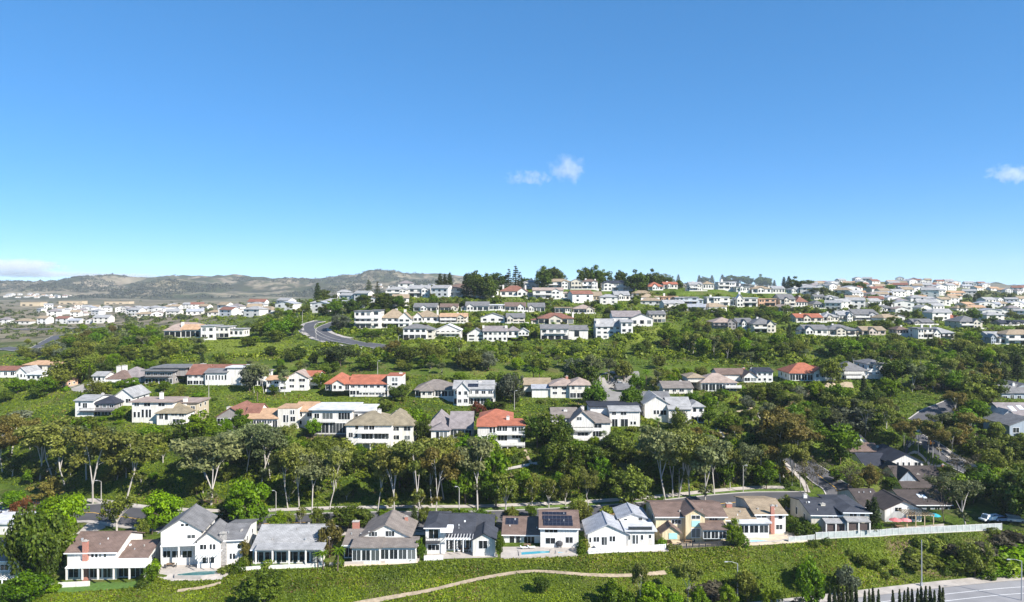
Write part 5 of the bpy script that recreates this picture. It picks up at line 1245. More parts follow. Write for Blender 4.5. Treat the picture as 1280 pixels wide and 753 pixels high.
# ------------------------------------------------------------------ garden things
def parasol(px, py, label, col, h=2.5, r=1.6):
    p = gp(px,py); o = empty('garden_parasol', p); tag(o, label, 'parasol'); M = MB(); M.tube([(0,0,-.2),(0,0,h)], .04, 6); M.build('pole', greym, o)
    M = MB(); M.lathe([(r,h-.65),(r*.55,h-.3),(.05,h)], 8); M.lathe([(r-.03,h-.69),(.05,h-.06)], 8); M.build('canopy', plain('canvas_'+str(col), col, .8, .08), o)
parasol(1119,659,'left one of two pinkish-red parasols by the white-gabled patio house',(.62,.16,.16)); parasol(1131.5,659,'right one of two pinkish-red parasols by the white-gabled patio house',(.66,.22,.22))
parasol(1168,653,'single teal parasol beside the patio pergola',(.03,.32,.38)); 
def table(px, py, label, rz=0):
    p = gp(px,py); o = empty('patio_table', p+Vector((0,0,.05)), R(rz)); tag(o, label, 'table'); M = MB(); M.box(-.9,.9,-.5,.5,.70,.76); M.build('tabletop', woodm, o)
    for sx in (-.8,.8):
        for sy in (-.4,.4): l = MB(); l.box(sx-.04,sx+.04,sy-.04,sy+.04,-.05,.70); l.build('leg', woodm, o)
def chair(px, py, label, rz, mat, group=None):
    p = gp(px,py); o = empty('patio_chair', p+Vector((0,0,.05)), R(rz)); tag(o, label, 'chair', group); M = MB(); M.box(-.28,.28,-.28,.28,.40,.47); M.build('seat', mat, o); M = MB(); M.box(-.28,.28,.22,.29,.471,.95); M.build('backrest', mat, o)
    for sx in (-.24,.24):
        for sy in (-.24,.24): l = MB(); l.box(sx-.03,sx+.03,sy-.03,sy+.03,-.05,.40); l.build('leg', mat, o)
def lounger(px, py, label, rz, mat):
    p = gp(px,py); o = empty('sun_lounger', p+Vector((0,0,.08)), R(rz)); tag(o, label, 'sun lounger'); M = MB(); M.box(-.35,.35,-1.0,.4,.28,.42); M.build('cushion', mat, o)
    M = MB(); M.hexa([(-.35,.401,.28),(.35,.401,.28),(.35,1.0,.72),(-.35,1.0,.72),(-.35,.401,.42),(.35,.401,.42),(.35,.93,.84),(-.35,.93,.84)]); M.build('backrest', mat, o)
    for sx in (-.3,.3):
        for sy in (-.9,.3): l = MB(); l.box(sx-.03,sx+.03,sy-.03,sy+.03,-.1,.28); l.build('leg', greym, o)
sofa = plain('white_cushion',(.72,.72,.70),.9,.06); redc = plain('red_cushion',(.45,.08,.07),.8,.1); dkc = plain('charcoal_cushion',(.06,.06,.065),.9,.1)
table(213,709,'patio table outside the white twin-gabled house',10); table(580,690,'patio table under the pergola of the slate house')
table(659,684.5,'low patio table beside the turquoise pool',5); table(860,679,'patio table in front of the cream house',4); table(1124,661,'patio table under the red parasols',3)
for x_,y_,l_,r_,m_ in [(207,711,'patio chair left of the twin-gabled house table',80,dkc),(219,709.5,'patio chair right of the twin-gabled house table',-80,dkc),(574,691,'white patio chair left of the slate house table',80,sofa),(587,690,'white patio chair right of the slate house table',-80,sofa),
 (782,684,'red patio chair outside the all-white villa',30,redc),(788,683.6,'second red patio chair, nearer the villa terrace doors',-30,redc),(853,680,'dark patio chair left of the cream house table',80,dkc),(867,679.4,'dark patio chair right of the cream house table',-80,dkc),(1116,662,'dark patio chair at the red parasols',70,dkc),(614,689,'red patio chair by the small front gable of the slate house',-40,redc)]: chair(x_,y_,l_,r_,m_)
for x_,y_,l_,r_ in [(655,686.5,'white sun lounger left of the turquoise pool',100),(664,686,'second white sun lounger beside the turquoise pool',100),(958,668.5,'dark-framed lounger by the wide pale pool',90),(748,687,'white sun lounger outside the all-white villa',60)]: lounger(x_,y_,l_,r_,sofa if 'dark' not in l_ else dkc)
def fire_dome(px,py):
    p = gp(px,py); o = empty('barbecue', p+Vector((0,0,.05))); tag(o,'dark covered barbecue beside the solar-panelled house','barbecue'); M = MB(); M.lathe([(.8,.5),(.95,.9),(.9,1.3),(.5,1.65),(.05,1.75)], 12); M.build('cover', darkm, o)
    for sx in (-.5,.5):
        for sy in (-.3,.3): l = MB(); l.box(sx-.05,sx+.05,sy-.05,sy+.05,-.1,.52); l.build('leg', darkm, o)
fire_dome(699,684.5)
# ------------------------------------------------------------------ far houses
FWORD = []
def far_proto(i):
    w = random.uniform(11,17); d = random.uniform(9,11); h = random.choice([3.2,5.6,6.0]); rc = ['tn','pg','lg','tn','lg','pk','lg','wg','wg','ot','lg','rb'][i]; wc = random.choice('WWWWO'); o = empty('far_house', (0,0,0))
    W = MB(); W.box(-w/2,w/2,0,d,-3,h); ww = MB(); n = random.choice([2,3])
    rf = random.choice(['hip','gx','gy']); FWORD.append(('low' if h < 4 else 'two-storey')+' house with '+dict(tn='tan',pg='grey',lg='pale-grey',pk='pinkish',wg='blue-grey',ot='orange',rb='red-brown')[rc]+' '+dict(hip='hipped',gx='pitched',gy='front-gabled')[rf]+' roof'); M = MB(); rise = random.uniform(1.6,2.4)
    W = MB()
    if rf == 'gx': W.prism([(0,-3),(d,-3),(d,h),(d/2,h+rise-.02),(0,h)],-w/2,w/2,'x'); gable_roof(M,-w/2,w/2,0,d,h,h+rise,.6,'u')
    elif rf == 'gy': W.prism([(-w/2,-3),(w/2,-3),(w/2,h),(0,h+rise-.02),(-w/2,h)],0,d,'y'); gable_roof(M,-w/2,w/2,0,d,h,h+rise,.6,'v')
    else: W.box(-w/2,w/2,0,d,-3,h); hip_roof(M,-w/2,w/2,0,d,h,h+rise,.6)
    W.build('wall', wallm(wc), o); M.build('roof', roofm(rc), o)
    rows = 2 if h > 4 else 1
    for r_ in range(rows):
        for k in range(n): u = -w/2+w*(k+.5)/n; p = MB(); p.box(u-.9,u+.9,-.06,.02,.9+r_*2.8,2.3+r_*2.8); p.build('window', glassm(), o)
    return o
FPR = [far_proto(i) for i in range(12)]; FUSED = [False]*12; FARBOX = []
def far_house(px, py, label, group, name='far_house', rz=None):
    y = gY(px, py, 300)
    if y is None: return
    for (bx,by,bY,bw) in FARBOX:
        if abs(bY-y) < 13 and abs((px-HX)/F*y-bw) < 13.5: return
    i = random.randrange(12); src = FPR[i]
    if FUSED[i]: o = copy_tree(src)
    else: o = src; FUSED[i] = True
    x = (px-HX)/F*y; o.location = (x,y,gz(x,y)+.4); o.rotation_euler = (0,0,jit(.5) if rz is None else rz); o.name = name; tag(o, label.replace('small pale house',FWORD[i]).replace('pale house',FWORD[i]) if 'tiny' not in label else label, 'house', group); FARBOX.append((px,py,y,x)); s = (.9 if y < 900 else .78)+.22*rr_(); o.scale = (s,s,s*(1.0 if y < 900 else 1.12))
    return o
ORD = ['leftmost','second','third','fourth','fifth','sixth','seventh','eighth']
for i, x_ in enumerate([4,28,52,77,92,113,126]):
    far_house(x_, 406-i*.25, (ORD[i]+' house' if i else 'leftmost house')+(' from the left' if i else '')+' in the nearest row of white valley houses', 'nearest row of valley houses', rz=jit(.15))
for x0,x1,y0,y1,n in [(45,335,386,397,70),(200,240,388,398,6),(330,345,384,392,2)]:
    for _ in range(n): far_house(random.uniform(x0,x1), random.uniform(y0,y1), 'small pale house in the distant valley town on the left', 'valley town houses')
for _ in range(34): far_house(random.uniform(0,90), random.uniform(369,373), 'tiny pale house at the foot of the far dry hills', 'houses at the foot of the hills')
for _ in range(10): far_house(random.uniform(345,450), random.uniform(385,394), 'pale house among trees at the left foot of the ridge', 'houses at the ridge foot')
for _ in range(18): far_house(random.uniform(470,540), random.uniform(357,364), 'pale rooftop crowded behind the left end of the ridge', 'rooftops behind the ridge')
def clear_of_houses(px, py):
    return not any(h['box'][0]-5 < px < h['box'][1]+5 and h['box'][2]-1 < py < h['box'][3]+7 for h in HOUSES)
for x0,x1,y0,y1,n,lb,gr in [(560,1005,353,361,34,'pale house crowded along the ridge crest among the treetops','houses along the ridge crest'),(545,830,362,382,26,'pale house crowded on the upper hillside below the ridge','houses on the upper hillside'),(830,1130,364,392,60,'pale house squeezed among shrubs on the right upper slope','houses on the right upper slope'),
        (985,1280,380,408,34,'pale house half hidden among trees on the right slope','half-hidden houses on the right slope'),(430,545,368,384,9,'pale house among trees left of the upper rows','houses left of the upper rows')]:
    k_ = 0
    for _ in range(n*5):
        px, py = random.uniform(x0,x1), random.uniform(y0,y1)
        if k_ < n and clear_of_houses(px,py) and far_house(px,py,lb,gr): k_ += 1
for x0,x1,y0,y1,n in [(1072,1135,351,355,14),(1135,1195,352,357,12),(1070,1180,356,363,44),(1180,1245,358,364,16),(1240,1282,364,369,10),(1065,1185,363,371,50),(1185,1225,366,374,9),(1010,1065,354,363,26),(1100,1165,371,377,12),(1035,1075,362,368,7)]:
    for _ in range(n): far_house(random.uniform(x0,x1), random.uniform(y0,y1), 'pale house crowded on the far right-hand ridge', 'houses on the far right ridge')
def hall(px, py, w, d, h, label):
    p = gp(px,py,500); o = empty('long_hall', p); tag(o, label, 'building'); M = MB(); M.box(-w/2,w/2,0,d,-4,h); M.build('wall', plain('buff_stucco',(.50,.40,.27),.85,.08,.1), o); M = MB(); M.box(-w/2-.5,w/2+.5,-.5,d+.5,h,h+.6); M.build('roof', roofm('tn'), o)
    for k in range(int(w/14)): u = -w/2+7+k*14; q = MB(); q.box(u-3,u+3,-.1,.02,1,h*.45); q.build('window', glassm(), o)
hall(38,383,40,20,8,'buff hall with stepped front, leftmost of three in the valley'); hall(88,380.5,52,20,7,'long buff hall, middle one of three in the valley'); hall(146,380.5,54,20,6,'long low buff hall, rightmost of three in the valley')
# ------------------------------------------------------------------ planting by hand: kind, px, py of the foot, py of the top, width factor
def seg_near(x, y, extra=0):
    p = Vector((x,y))
    for pts, hw in LINESEG:
        for q in pts[::1]:
            if abs(q.x-x) < hw+extra+2 and abs(q.y-y) < hw+extra+2 and (q-p).length < hw+extra+1.2: return True
    return False
def blocked(x, y, pad=1.0):
    for (cx,cy,hx,hy,yaw,z) in PADS:
        c,s = math.cos(yaw), math.sin(yaw); dx,dy = x-cx, y-cy
        if abs(dx*c+dy*s) < hx+pad and abs(-dx*s+dy*c) < hy+pad: return True
    return False
HB = [(h['box'],h['Y']) for h in HOUSES]
def covers(px, py, Y, wpx, hpx, frac=.28):
    """would a crown here hide a facade standing behind it?"""
    x0,x1,t,bm_ = px-wpx, px+wpx, py-hpx, py
    for (bx0,bx1,bt,bb), bY in HB:
        if bY < Y-2: continue
        if x1 < bx0+1 or x0 > bx1-1: continue
        if t < bb-(bb-bt)*frac and bm_ > bt: return True
    return False
HAND = [
 # eucalyptus row along the far side of the street, left to right
 ('brz',14,570,520,1.2),('brz',3,590,533,1.2),('euc',50,600,531,1.35),('euc',66,598,536,1.2),('euc',81,606,542,1.1),('euc',116,630,536,1.0),('eug',108,600,533,1.0),('euc',158,624,543,1.05),('euc',146,600,548,.9),('eug',264,631,544,1.25),('eug',258,600,548,1.3),('gry',282,582,540,1.4),
 ('eug',308,592,531,1.0),('eug',326,606,534,1.0),('eug',338,600,540,.95),('olv',345,575,545,1.3),('euc',360,636,562,.85),('euc',374,634,560,.85),('eug',390,641,568,.95),('euc',412,634,566,.8),('eug',420,610,560,.9),('olv',405,580,549,1.3),('olv',430,582,553,1.2),('euc',472,639,570,.75),('euc',493,640,563,.95),('drk',500,610,568,1.1),('euc',526,642,552,.9),('euc',540,634,556,.8),('brz',545,641,560,.9),('euc',555,625,550,1.0),('euc',518,620,560,.9),
 ('grn',590,612,548,.75),('eug',597,638,552,.95),('grn',610,625,556,.8),('drk',577,600,556,1.0),('grn',582,630,575,.8),('grn',620,634,590,.9),('lit',632,639,593,.9),('lit',665,632,594,.75),('lit',686,635,598,.8),('lit',707,632,592,.75),('euc',736,632,588,.8),('olv',789,636,586,1.05),('grn',655,620,588,.9),('grn',697,618,590,.8),('olv',723,612,585,.8),('grn',750,608,572,1.0),
 ('eug',832,628,536,.95),('euc',841,622,548,.9),('euc',848,622,540,.95),('euc',862,622,543,.95),('eug',881,627,546,1.05),('euc',893,618,552,1.0),('grn',852,612,578,.9),('eug',870,600,545,1.0),('euc',913,613,560,.8),('eug',930,606,556,.9),('euc',947,603,555,.9),('grn',905,608,575,.9),('grn',958,612,580,.9),
 ('brz',968,590,525,1.0),('brz',980,597,520,1.05),('brz',992,594,526,1.05),('euc',1004,594,530,1.0),('eug',961,548,505,.8),('brz',975,560,512,1.1),('bare',1010,617,578,1.2),('bare',1016,612,580,1.1),('grn',1050,580,531,1.05),('gry',1057,546,508,1.4),('eug',1040,545,512,1.1),('ghost',1081,548,509,1.0),('brz',1148,568,524,1.1),('euc',1160,566,527,1.0),('brz',1130,560,527,.9),('brz',1175,570,533,1.0),('euc',1190,568,535,1.1),
 ('bare',1060,620,583,1.0),('orn',1086,610,582,.9),('bare',1100,609,584,1.0),('bare',1112,608,586,1.0),('olv',1093,604,584,1.0),('bare',1180,652,606,1.0),('eug',1208,660,602,1.25),('grn',1198,636,594,.9),('grn',1226,622,586,1.1),('lim',1240,618,587,1.2),('grn',1258,622,589,1.1),('drk',1276,640,585,1.2),('drk',1262,645,606,1.2),('drk',1285,655,600,1.1),('bare',1200,600,568,1.2),('bare',1216,598,570,1.2),('olv',1245,590,560,1.2),('olv',1230,575,545,1.2),('drk',1270,580,548,1.3),
 ('con',1245,490,453,1.3),('con',1256,494,458,1.3),('con',1272,478,444,1.4),('drk',1238,500,470,1.2),('olv',1225,505,480,1.6),('olv',1205,510,488,1.7),('brz',1190,518,492,1.6),('plm',808,482,462,1.1),('plm',667,482,458,1.3),('plm',674,484,462,1.2),('plm',322,502,483,1.3),
 # gardens of the front row
 ('drk',30,728,634,.5),('drk',48,728,630,.55),('drk',60,730,672,.6),('drk',62,722,650,.85),('lim',82,690,619,.7),('lim',70,670,615,.9),('red',27,652,622,.9),('orn',60,628,597,1.25),('grn',15,640,611,1.2),('grn',38,606,588,1.1),('lit',146,664,617,1.0),('lim',206,664,616,1.05),('lim',312,660,600,.95),('lim',299,640,604,.8),('drk',286,652,628,.9),('lim',311,676,645,.7),('orn',308,704,676,.7),('drk',436,666,632,1.4),('drk',452,660,636,1.2),('orn',412,697,652,.75),('plm',404,712,688,1.2),('plm',422,714,684,1.2),('plm',397,711,690,1.1),('con',518,662,632,1.0),('lit',523,640,612,.9),('grn',524,700,674,.5),('grn',625,698,668,.45),('olv',722,650,622,1.0),('olv',730,655,628,.9),('grn',915,682,652,.8),('lim',924,684,662,.7),('lit',500,700,686,.6),('con',1093,668,620,.95),('con',1085,665,624,.9),('grn',1096,668,651,.9),('grn',1020,668,655,1.0),('drk',1005,664,648,1.2),('drk',995,662,644,1.2),
 ('drk',330,757,711,1.05),('grn',36,760,718,1.2),('grn',15,762,726,1.1),('drk',676,741,721,1.1),('grn',766,770,727,.9),('euc',801,768,707,.55),('lim',817,770,728,1.0),('lim',840,772,738,.9),('grn',783,770,738,.9),('euc',858,762,706,.75),('lim',874,768,734,.8),('lim',911,770,732,.8),('olv',935,755,712,.75),('lim',963,768,735,.7),('grn',1012,772,702,.65),('drk',1008,735,703,1.1),('gry',1000,772,746,1.1),('gry',1062,745,706,.7),('drk',1052,733,712,.8),('olv',1219,722,678,.8),
 ('s_prp',892,744,726,1.6),('s_prp',880,748,730,1.5),('s_drk',918,735,716,1.0),('s_drk',943,722,712,1.4),('s_drk',1076,704,690,1.1),('g_drk',1062,693,686,1.2),('s_drk',1092,708,698,1.2),('s_drk',1107,705,697,1.1),('g_drk',1119,718,710,1.3),('g_drk',1107,722,714,1.2),('g_drk',1098,714,707,1.0),
 ('g_olv',1152,683,670,1.2),('g_olv',1168,686,669,1.2),('g_drk',1178,680,668,1.1),('g_drk',1146,682,671,1.0),('g_drk',1137,691,683,1.0),('g_drk',1134,699,690,1.0),('g_olv',1144,690,684,1.1),('g_olv',1170,692,685,1.1),('s_olv',1145,708,692,1.4),('s_olv',1160,706,692,1.4),('g_drk',1164,688,681,1.2),('g_drk',1182,718,708,1.1),('g_olv',1192,719,710,1.0),('g_olv',1200,717,709,1.0),('g_drk',1178,712,702,1.2),('s_prp',1190,690,677,1.6),('s_drk',1205,692,676,1.7),('s_prp',1222,690,674,1.6),('g_grn',1213,700,684,1.4),('g_lim',1228,702,688,1.3),('s_drk',1190,708,690,1.6),
 ('g_lim',1240,705,684,1.5),('g_lim',1258,700,680,1.6),('g_lim',1275,697,677,1.7),('g_lim',1262,716,696,1.6),('g_lim',1280,712,692,1.7),('g_grn',1245,718,702,1.6),('g_grn',1232,722,706,1.5),('g_lim',1225,712,694,1.4),('s_prp',1265,676,662,1.6),('s_prp',1252,682,668,1.5),('g_drk',1282,684,670,1.6),('g_drk',1243,668,658,1.3),
 ('g_grn',187,725,703,.8),('g_lim',192,716,697,.8),('g_grn',300,714,696,.8),('g_olv',307,707,692,.9),('g_drk',292,717,708,1.1),('g_grn',727,691,674,.6),('g_olv',731,687,671,.7),('g_grn',726,682,668,.8),('g_lim',828,683,671,.8),('g_olv',839,687,679,1.4),('g_olv',848,686,680,1.4),('g_grn',930,683,668,.8),('g_drk',1012,669,654,1.1),('g_drk',1000,668,652,1.1),('g_grn',990,664,650,1.0),('g_drk',1018,682,674,1.6),('g_drk',1034,680,671,1.2),('g_grn',528,697,680,.6),('g_grn',424,708,694,.8),('g_lim',620,692,676,.6),('s_grn',72,735,726,1.0),('s_lim',66,738,728,1.2),('g_drk',178,733,722,1.1),('s_grn',288,713,702,.9),('s_olv',280,716,706,1.0),('red',478,697,684,.8),('g_grn',512,702,691,.9),
 ('grn',346,668,642,.9),('lit',362,664,640,.8),('olv',398,664,636,.9),('lit',376,655,634,.8),('grn',426,664,641,.9),('olv',532,656,634,.8),('grn',600,656,636,1.0),('olv',612,660,640,.9),('lit',640,654,634,.7),('grn',664,650,632,.9),('grn',190,668,640,.8),('olv',178,674,650,.7),('lit',814,646,624,.7),('grn',826,642,622,.9),('olv',985,640,618,.9),('s_grn',350,650,640,1.4),('s_grn',440,646,636,1.6),('s_lim',480,644,636,1.4),('s_olv',560,645,635,1.6),('s_grn',575,645,634,1.5),('s_olv',640,644,635,1.5),('s_grn',705,642,633,1.5),('s_olv',760,640,631,1.5),('s_grn',815,636,627,1.5),
 # below and between the terraces
 ('drk',665,570,515,.0),
 ('drk',672,560,519,.95),('drk',690,562,520,.95),('drk',703,566,526,.9),('grn',688,590,556,1.1),('drk',706,594,550,1.1),('grn',722,586,553,1.1),('drk',740,592,556,1.0),('drk',752,548,535,1.4),('drk',770,560,538,1.2),('olv',782,580,545,1.1),('grn',510,545,512,.9),('grn',520,548,508,.9),('drk',528,550,520,.7),('grn',478,575,556,1.2),('drk',440,575,552,1.3),('olv',415,570,548,1.4),('grn',392,548,525,1.0),('lim',388,545,530,1.2),('grn',250,555,516,1.2),('drk',236,560,525,1.2),('grn',266,565,528,1.2),('drk',290,575,540,1.2),('grn',190,560,530,1.1),('drk',200,555,535,1.1),('lim',150,525,508,1.2),('grn',92,548,521,1.7),('drk',110,540,520,1.4),('s_gry',24,524,511,1.6),('grn',300,545,516,1.0),('lim',283,552,524,.8),('grn',318,548,534,1.2),('grn',585,576,544,1.6),('grn',605,580,546,1.4),('olv',565,580,552,1.4),('grn',630,540,512,.8),('drk',628,500,462,.95),('gry',638,504,466,.8),('con',645,505,474,.7),('grn',610,512,500,1.0),('red',598,520,503,.9),('drk',625,514,501,1.4),('olv',484,515,499,1.2),('drk',495,500,482,1.2),('drk',504,498,480,1.1),('grn',400,488,467,1.0),('drk',402,474,452,1.2),('gry',312,490,456,.9),('eug',330,492,456,.75),('eug',318,491,455,.75),('eug',356,495,463,.75),('drk',352,470,456,1.2),('grn',220,478,460,1.2),('lim',165,485,472,1.3),('grn',205,490,475,1.2),('grn',137,490,476,1.2),('drk',728,490,452,1.0),('gry',722,480,447,1.0),('eug',742,484,445,1.0),('eug',760,478,448,1.0),('olv',780,476,450,1.1),('grn',745,520,478,.7),('grn',736,505,484,.8),('grn',795,492,468,.9),('grn',788,520,484,1.0),('olv',848,540,512,.8),('grn',866,512,490,1.0),('gry',852,530,512,.7),('grn',885,518,492,1.1),('drk',897,505,488,1.2),('grn',886,530,514,1.2),('grn',905,500,486,1.2),('plm',823,538,522,1.2),('drk',965,500,478,1.2),('gry',935,512,494,1.2),('gry',1000,500,482,1.2),('drk',985,494,479,1.2),
 ('olv',1040,480,448,1.0),('grn',1048,470,446,1.0),('drk',1120,480,445,1.1),('eug',1140,490,455,1.0),('grn',1158,484,458,1.1),('olv',660,500,470,.0),
 ('pin',425,460,432,1.5),('drk',462,464,443,1.4),('drk',505,455,432,1.4),('olv',540,455,430,1.4),('olv',585,462,436,1.4),('gry',610,463,440,1.3),('drk',310,434,421,1.5),('grn',318,432,419,1.5),('drk',345,428,412,1.5),('grn',352,424,400,1.3),('grn',365,420,398,1.3),('olv',325,420,402,1.2),('grn',338,420,404,1.2),('drk',330,412,396,1.2),('gry',424,414,392,1.2),
 ('olv',85,482,446,1.3),('grn',101,480,450,1.1),('olv',73,488,462,1.2),('grn',60,494,472,1.2),('drk',48,498,482,1.6),('grn',22,492,474,1.6),('drk',8,502,488,1.5),('olv',122,497,476,1.1),('con',112,478,456,.8),('grn',40,486,474,1.3),('olv',110,462,444,1.4),
 ('brz',975,603,549,1.1),('euc',990,607,555,1.0),('olv',962,600,566,1.1),('euc',1001,609,562,.9),('bare',1022,606,574,1.1),('grn',1046,604,588,1.1),('olv',1070,612,594,1.2),
 # ridge
 ('con',397,384,353,1.1),('drk',404,380,362,1.0),('nor',461,374,349,1.2),('nor',472,374,351,1.1),('drk',455,385,368,1.4),('drk',480,388,366,1.4),('drk',440,392,374,1.4),('grn',420,392,374,1.6),('grn',498,386,368,1.2),('con',550,370,341,1.0),('con',556,370,342,.9),('con',562,370,340,1.0),('drk',544,371,352,.8),('drk',551,371,354,.8),('con',583,372,341,1.4),('drk',592,370,339,1.0),('drk',600,374,342,1.0),('drk',608,370,343,.9),('drk',613,374,352,1.1),('drk',622,365,341,1.1),('nor',636,364,335,1.0),('nor',644.5,362,331,1.1),('nor',650,362,339,1.0),('drk',659,360,347,1.0),('drk',680,362,336,1.0),('drk',690,358,334,1.1),('drk',698,358,339,1.0),('con',680,364,338,.9),('drk',731,361,334,.75),('drk',742,361,335,.9),('drk',752,361,337,.9),('con',736,361,337,1.2),('con',764,360,344,1.0),('drk',775,360,338,.9),('drk',792,365,339,1.0),('drk',800,366,341,1.0),('con',806,368,344,1.2),('drk',812,360,338,1.1),('drk',822,360,342,1.2),('drk',835,358,344,1.3),('con',848,358,343,1.2),('con',874,358,344,1.3),('drk',880,358,346,1.6),('con',890,358,344,1.4),('con',903,357,343,1.5),('drk',912,356,344,1.6),('drk',925,356,344,1.7),('drk',935,357,346,1.6),('drk',950,360,344,1.1),('drk',958,362,347,1.1),('con',968,362,350,1.3),('con',980,363,346,1.3),('con',986,363,345,1.3),('drk',997,364,347,1.3),('drk',1010,364,350,1.3),('drk',1060,366,352,1.4),('drk',1075,366,352,1.2),('drk',1105,364,355,1.7),('grn',1112,366,356,1.5)]
for k, px, py, top, w in HAND:
    if w == 0: continue
    p = gp(px, py); h = (py-top)/F*p.y*(1.04 if k[1] != '_' else 1.0); plant(k, p.x, p.y, max(h,.8), w)
# cypress row
for i, x_ in enumerate([1037,1043,1048.5,1053.5,1059,1064,1070,1081,1086.5,1091,1098,1116,1124.5,1130.5,1135,1140,1147,1151.5,1157,1162.5,1168,1174.5,1178.5]):
    y = 150+jit(.8); x = (x_-HX)/F*y; z = gz(x,y); top = random.uniform(729.5,737)-(4 if 1048 < x_ < 1066 else 0); h = (CZ-(top-HY)/F*y)-z; plant('cyp', x, y, h, .72 if h < 7.5 else .66)
CLEAR = [(300,430,66,12),(830,416,22,12),(1062,490,34,6),(1135,506,36,12),(1150,412,30,6),(560,510,50,6),(420,502,60,4),(660,482,40,5),(800,430,14,8),(230,590,50,12),(215,545,50,12),(665,590,14,4),(30,500,40,10),(690,478,16,6)]
def cleared(px,py): return any(((px-a)/c)**2+((py-b_)/d)**2 < 1 for a,b_,c,d in CLEAR)
# ------------------------------------------------------------------ planting by area: polygon, number, kinds with weights, height range
NSH = [sum(1 for t in TREES if KW[t[1]][0] == 'shrub')]
def scatter(poly, n, kinds, hr, wid=(.85,1.2), ymin=120, tries=9, frac=.25, roads=True):
    ks = [k for k,w in kinds for _ in range(w)]; xs = [p[0] for p in poly]; ys = [p[1] for p in poly]; c = 0; t = 0
    while c < n and t < n*tries:
        t += 1; px, py = random.uniform(min(xs),max(xs)), random.uniform(min(ys),max(ys))
        if not inpoly(px,py,poly): continue
        Y = gY(px,py,ymin)
        if Y is None: continue
        if cleared(px,py) and rr_() < .93: continue
        if NSH[0] >= 292 and all(q[1] == '_' for q in ks): break
        x = (px-HX)/F*Y; k = random.choice(ks); h = random.uniform(*hr)*(1 if k[1] != '_' else .42)
        if blocked(x,Y,1.5) or (roads and seg_near(x,Y,.8 if k[1]=='_' else 2)): continue
        wp = h*.5*F/Y*(1.6 if k[1] == '_' else 1); 
        if covers(px,py,Y,wp,h*F/Y,frac): continue
        if any(abs(px-a[2])*Y/F < h*.33 and abs(Y-a[4]) < h*.45 for a in TREES[-400:]): continue
        if KW[k][0] == 'shrub':
            if NSH[0] >= 292: continue
            NSH[0] += 1
        plant(k, x, Y, h, random.uniform(*wid)); c += 1
mixT = [('grn',5),('olv',5),('drk',3),('eug',2),('euc',2),('lit',2),('orn',1),('con',1),('lim',1)]; mixS = [('s_grn',5),('s_olv',4),('s_drk',5),('s_lim',3),('s_prp',1)]
scatter([(830,410),(1280,430),(1280,470),(1110,462),(1040,452),(960,455),(880,450),(830,440)], 110, mixT, (3.5,11), (.9,1.4))
scatter([(900,480),(985,478),(1240,470),(1250,560),(1190,560),(1150,530),(1080,545),(1040,540),(960,600),(905,600),(885,560),(895,520)], 80, mixT+[('brz',2),('eug',2)], (3.2,11), (.9,1.4))
scatter([(900,470),(985,478),(1240,470),(1250,560),(1190,560),(1150,530),(1080,545),(1040,540),(960,610),(905,610),(885,560),(895,520)], 70, mixS, (5,9))
scatter([(330,440),(480,440),(830,432),(830,470),(720,470),(560,470),(480,465),(330,452)], 44, mixT, (4,7), (1.0,1.5))
scatter([(100,412),(200,418),(250,430),(260,450),(190,455),(90,455),(80,425)], 46, mixT, (5,9), (1.1,1.5))
scatter([(0,430),(90,422),(90,450),(60,452),(0,448)], 16, [('olv',2),('gry',1),('grn',1)], (4,7), (1.1,1.5))
scatter([(440,400),(830,400),(840,425),(440,425)], 46, mixT, (4,7), (1.0,1.4), frac=.2)
scatter([(430,372),(830,375),(1000,386),(1000,408),(830,398),(430,398)], 70, mixT, (4,7.5), (1.0,1.4), frac=.2)
scatter([(1000,366),(1280,372),(1280,432),(1190,424),(1000,420)], 85, mixT, (5,9), (1.0,1.4), frac=.25)
scatter([(600,350),(840,350),(1060,356),(1060,366),(840,362),(600,360)], 30, [('con',4),('drk',3),('pin',1),('grn',1)], (6,11), (.8,1.2), ymin=540, frac=.6)
scatter([(0,455),(130,470),(420,470),(720,474),(720,512),(560,520),(400,500),(250,505),(90,500),(0,490)], 60, mixS+[('grn',3),('olv',3),('lit',2)], (3,6), (.9,1.4), frac=.32)
scatter([(90,520),(330,530),(560,545),(720,548),(880,520),(880,545),(720,575),(560,585),(330,565),(90,548)], 46, mixS+[('grn',3),('olv',3)], (3,6), (.9,1.4), frac=.3)
scatter([(440,395),(830,395),(1280,405),(1280,432),(830,428),(440,425)], 60, mixS+[('grn',3),('olv',3)], (3.5,6), (.9,1.4), frac=.34)
scatter([(540,368),(1000,372),(1280,380),(1280,404),(830,400),(540,392)], 80, mixS+[('grn',3),('olv',2),('drk',2)], (3.5,6.5), (.9,1.4), frac=.34)
scatter([(820,372),(1020,380),(1000,402),(820,398)], 24, mixT, (4,7), (1.0,1.4), frac=.2)
scatter([(330,400),(440,372),(440,396),(400,402),(340,418)], 18, mixT, (5,9), (1.0,1.4))
scatter([(320,565),(600,565),(960,575),(1000,606),(900,612),(640,628),(480,634),(330,638)], 80, mixS, (3.5,7), frac=.2)
scatter([(330,592),(600,592),(640,600),(900,590),(900,612),(640,630),(480,634),(330,638)], 24, [('grn',3),('olv',3),('lit',3),('lim',1),('orn',1)], (3.2,7), (.9,1.3), frac=.2)
scatter([(0,575),(300,585),(320,620),(280,626),(120,618),(0,596)], 16, [('grn',3),('olv',3),('lit',2)], (3,6.5), (.9,1.3), frac=.2)
scatter([(320,560),(620,560),(620,592),(320,596)], 18, [('olv',3),('grn',3),('drk',2),('euc',3)], (5,12), (.9,1.25), frac=.22)
scatter([(700,560),(960,560),(1000,600),(900,610),(740,622)], 26, mixT, (4,8), (.9,1.2))
scatter([(0,535),(310,545),(330,600),(280,625),(120,618),(0,598)], 14, mixS+[('lit',4)], (4,7))
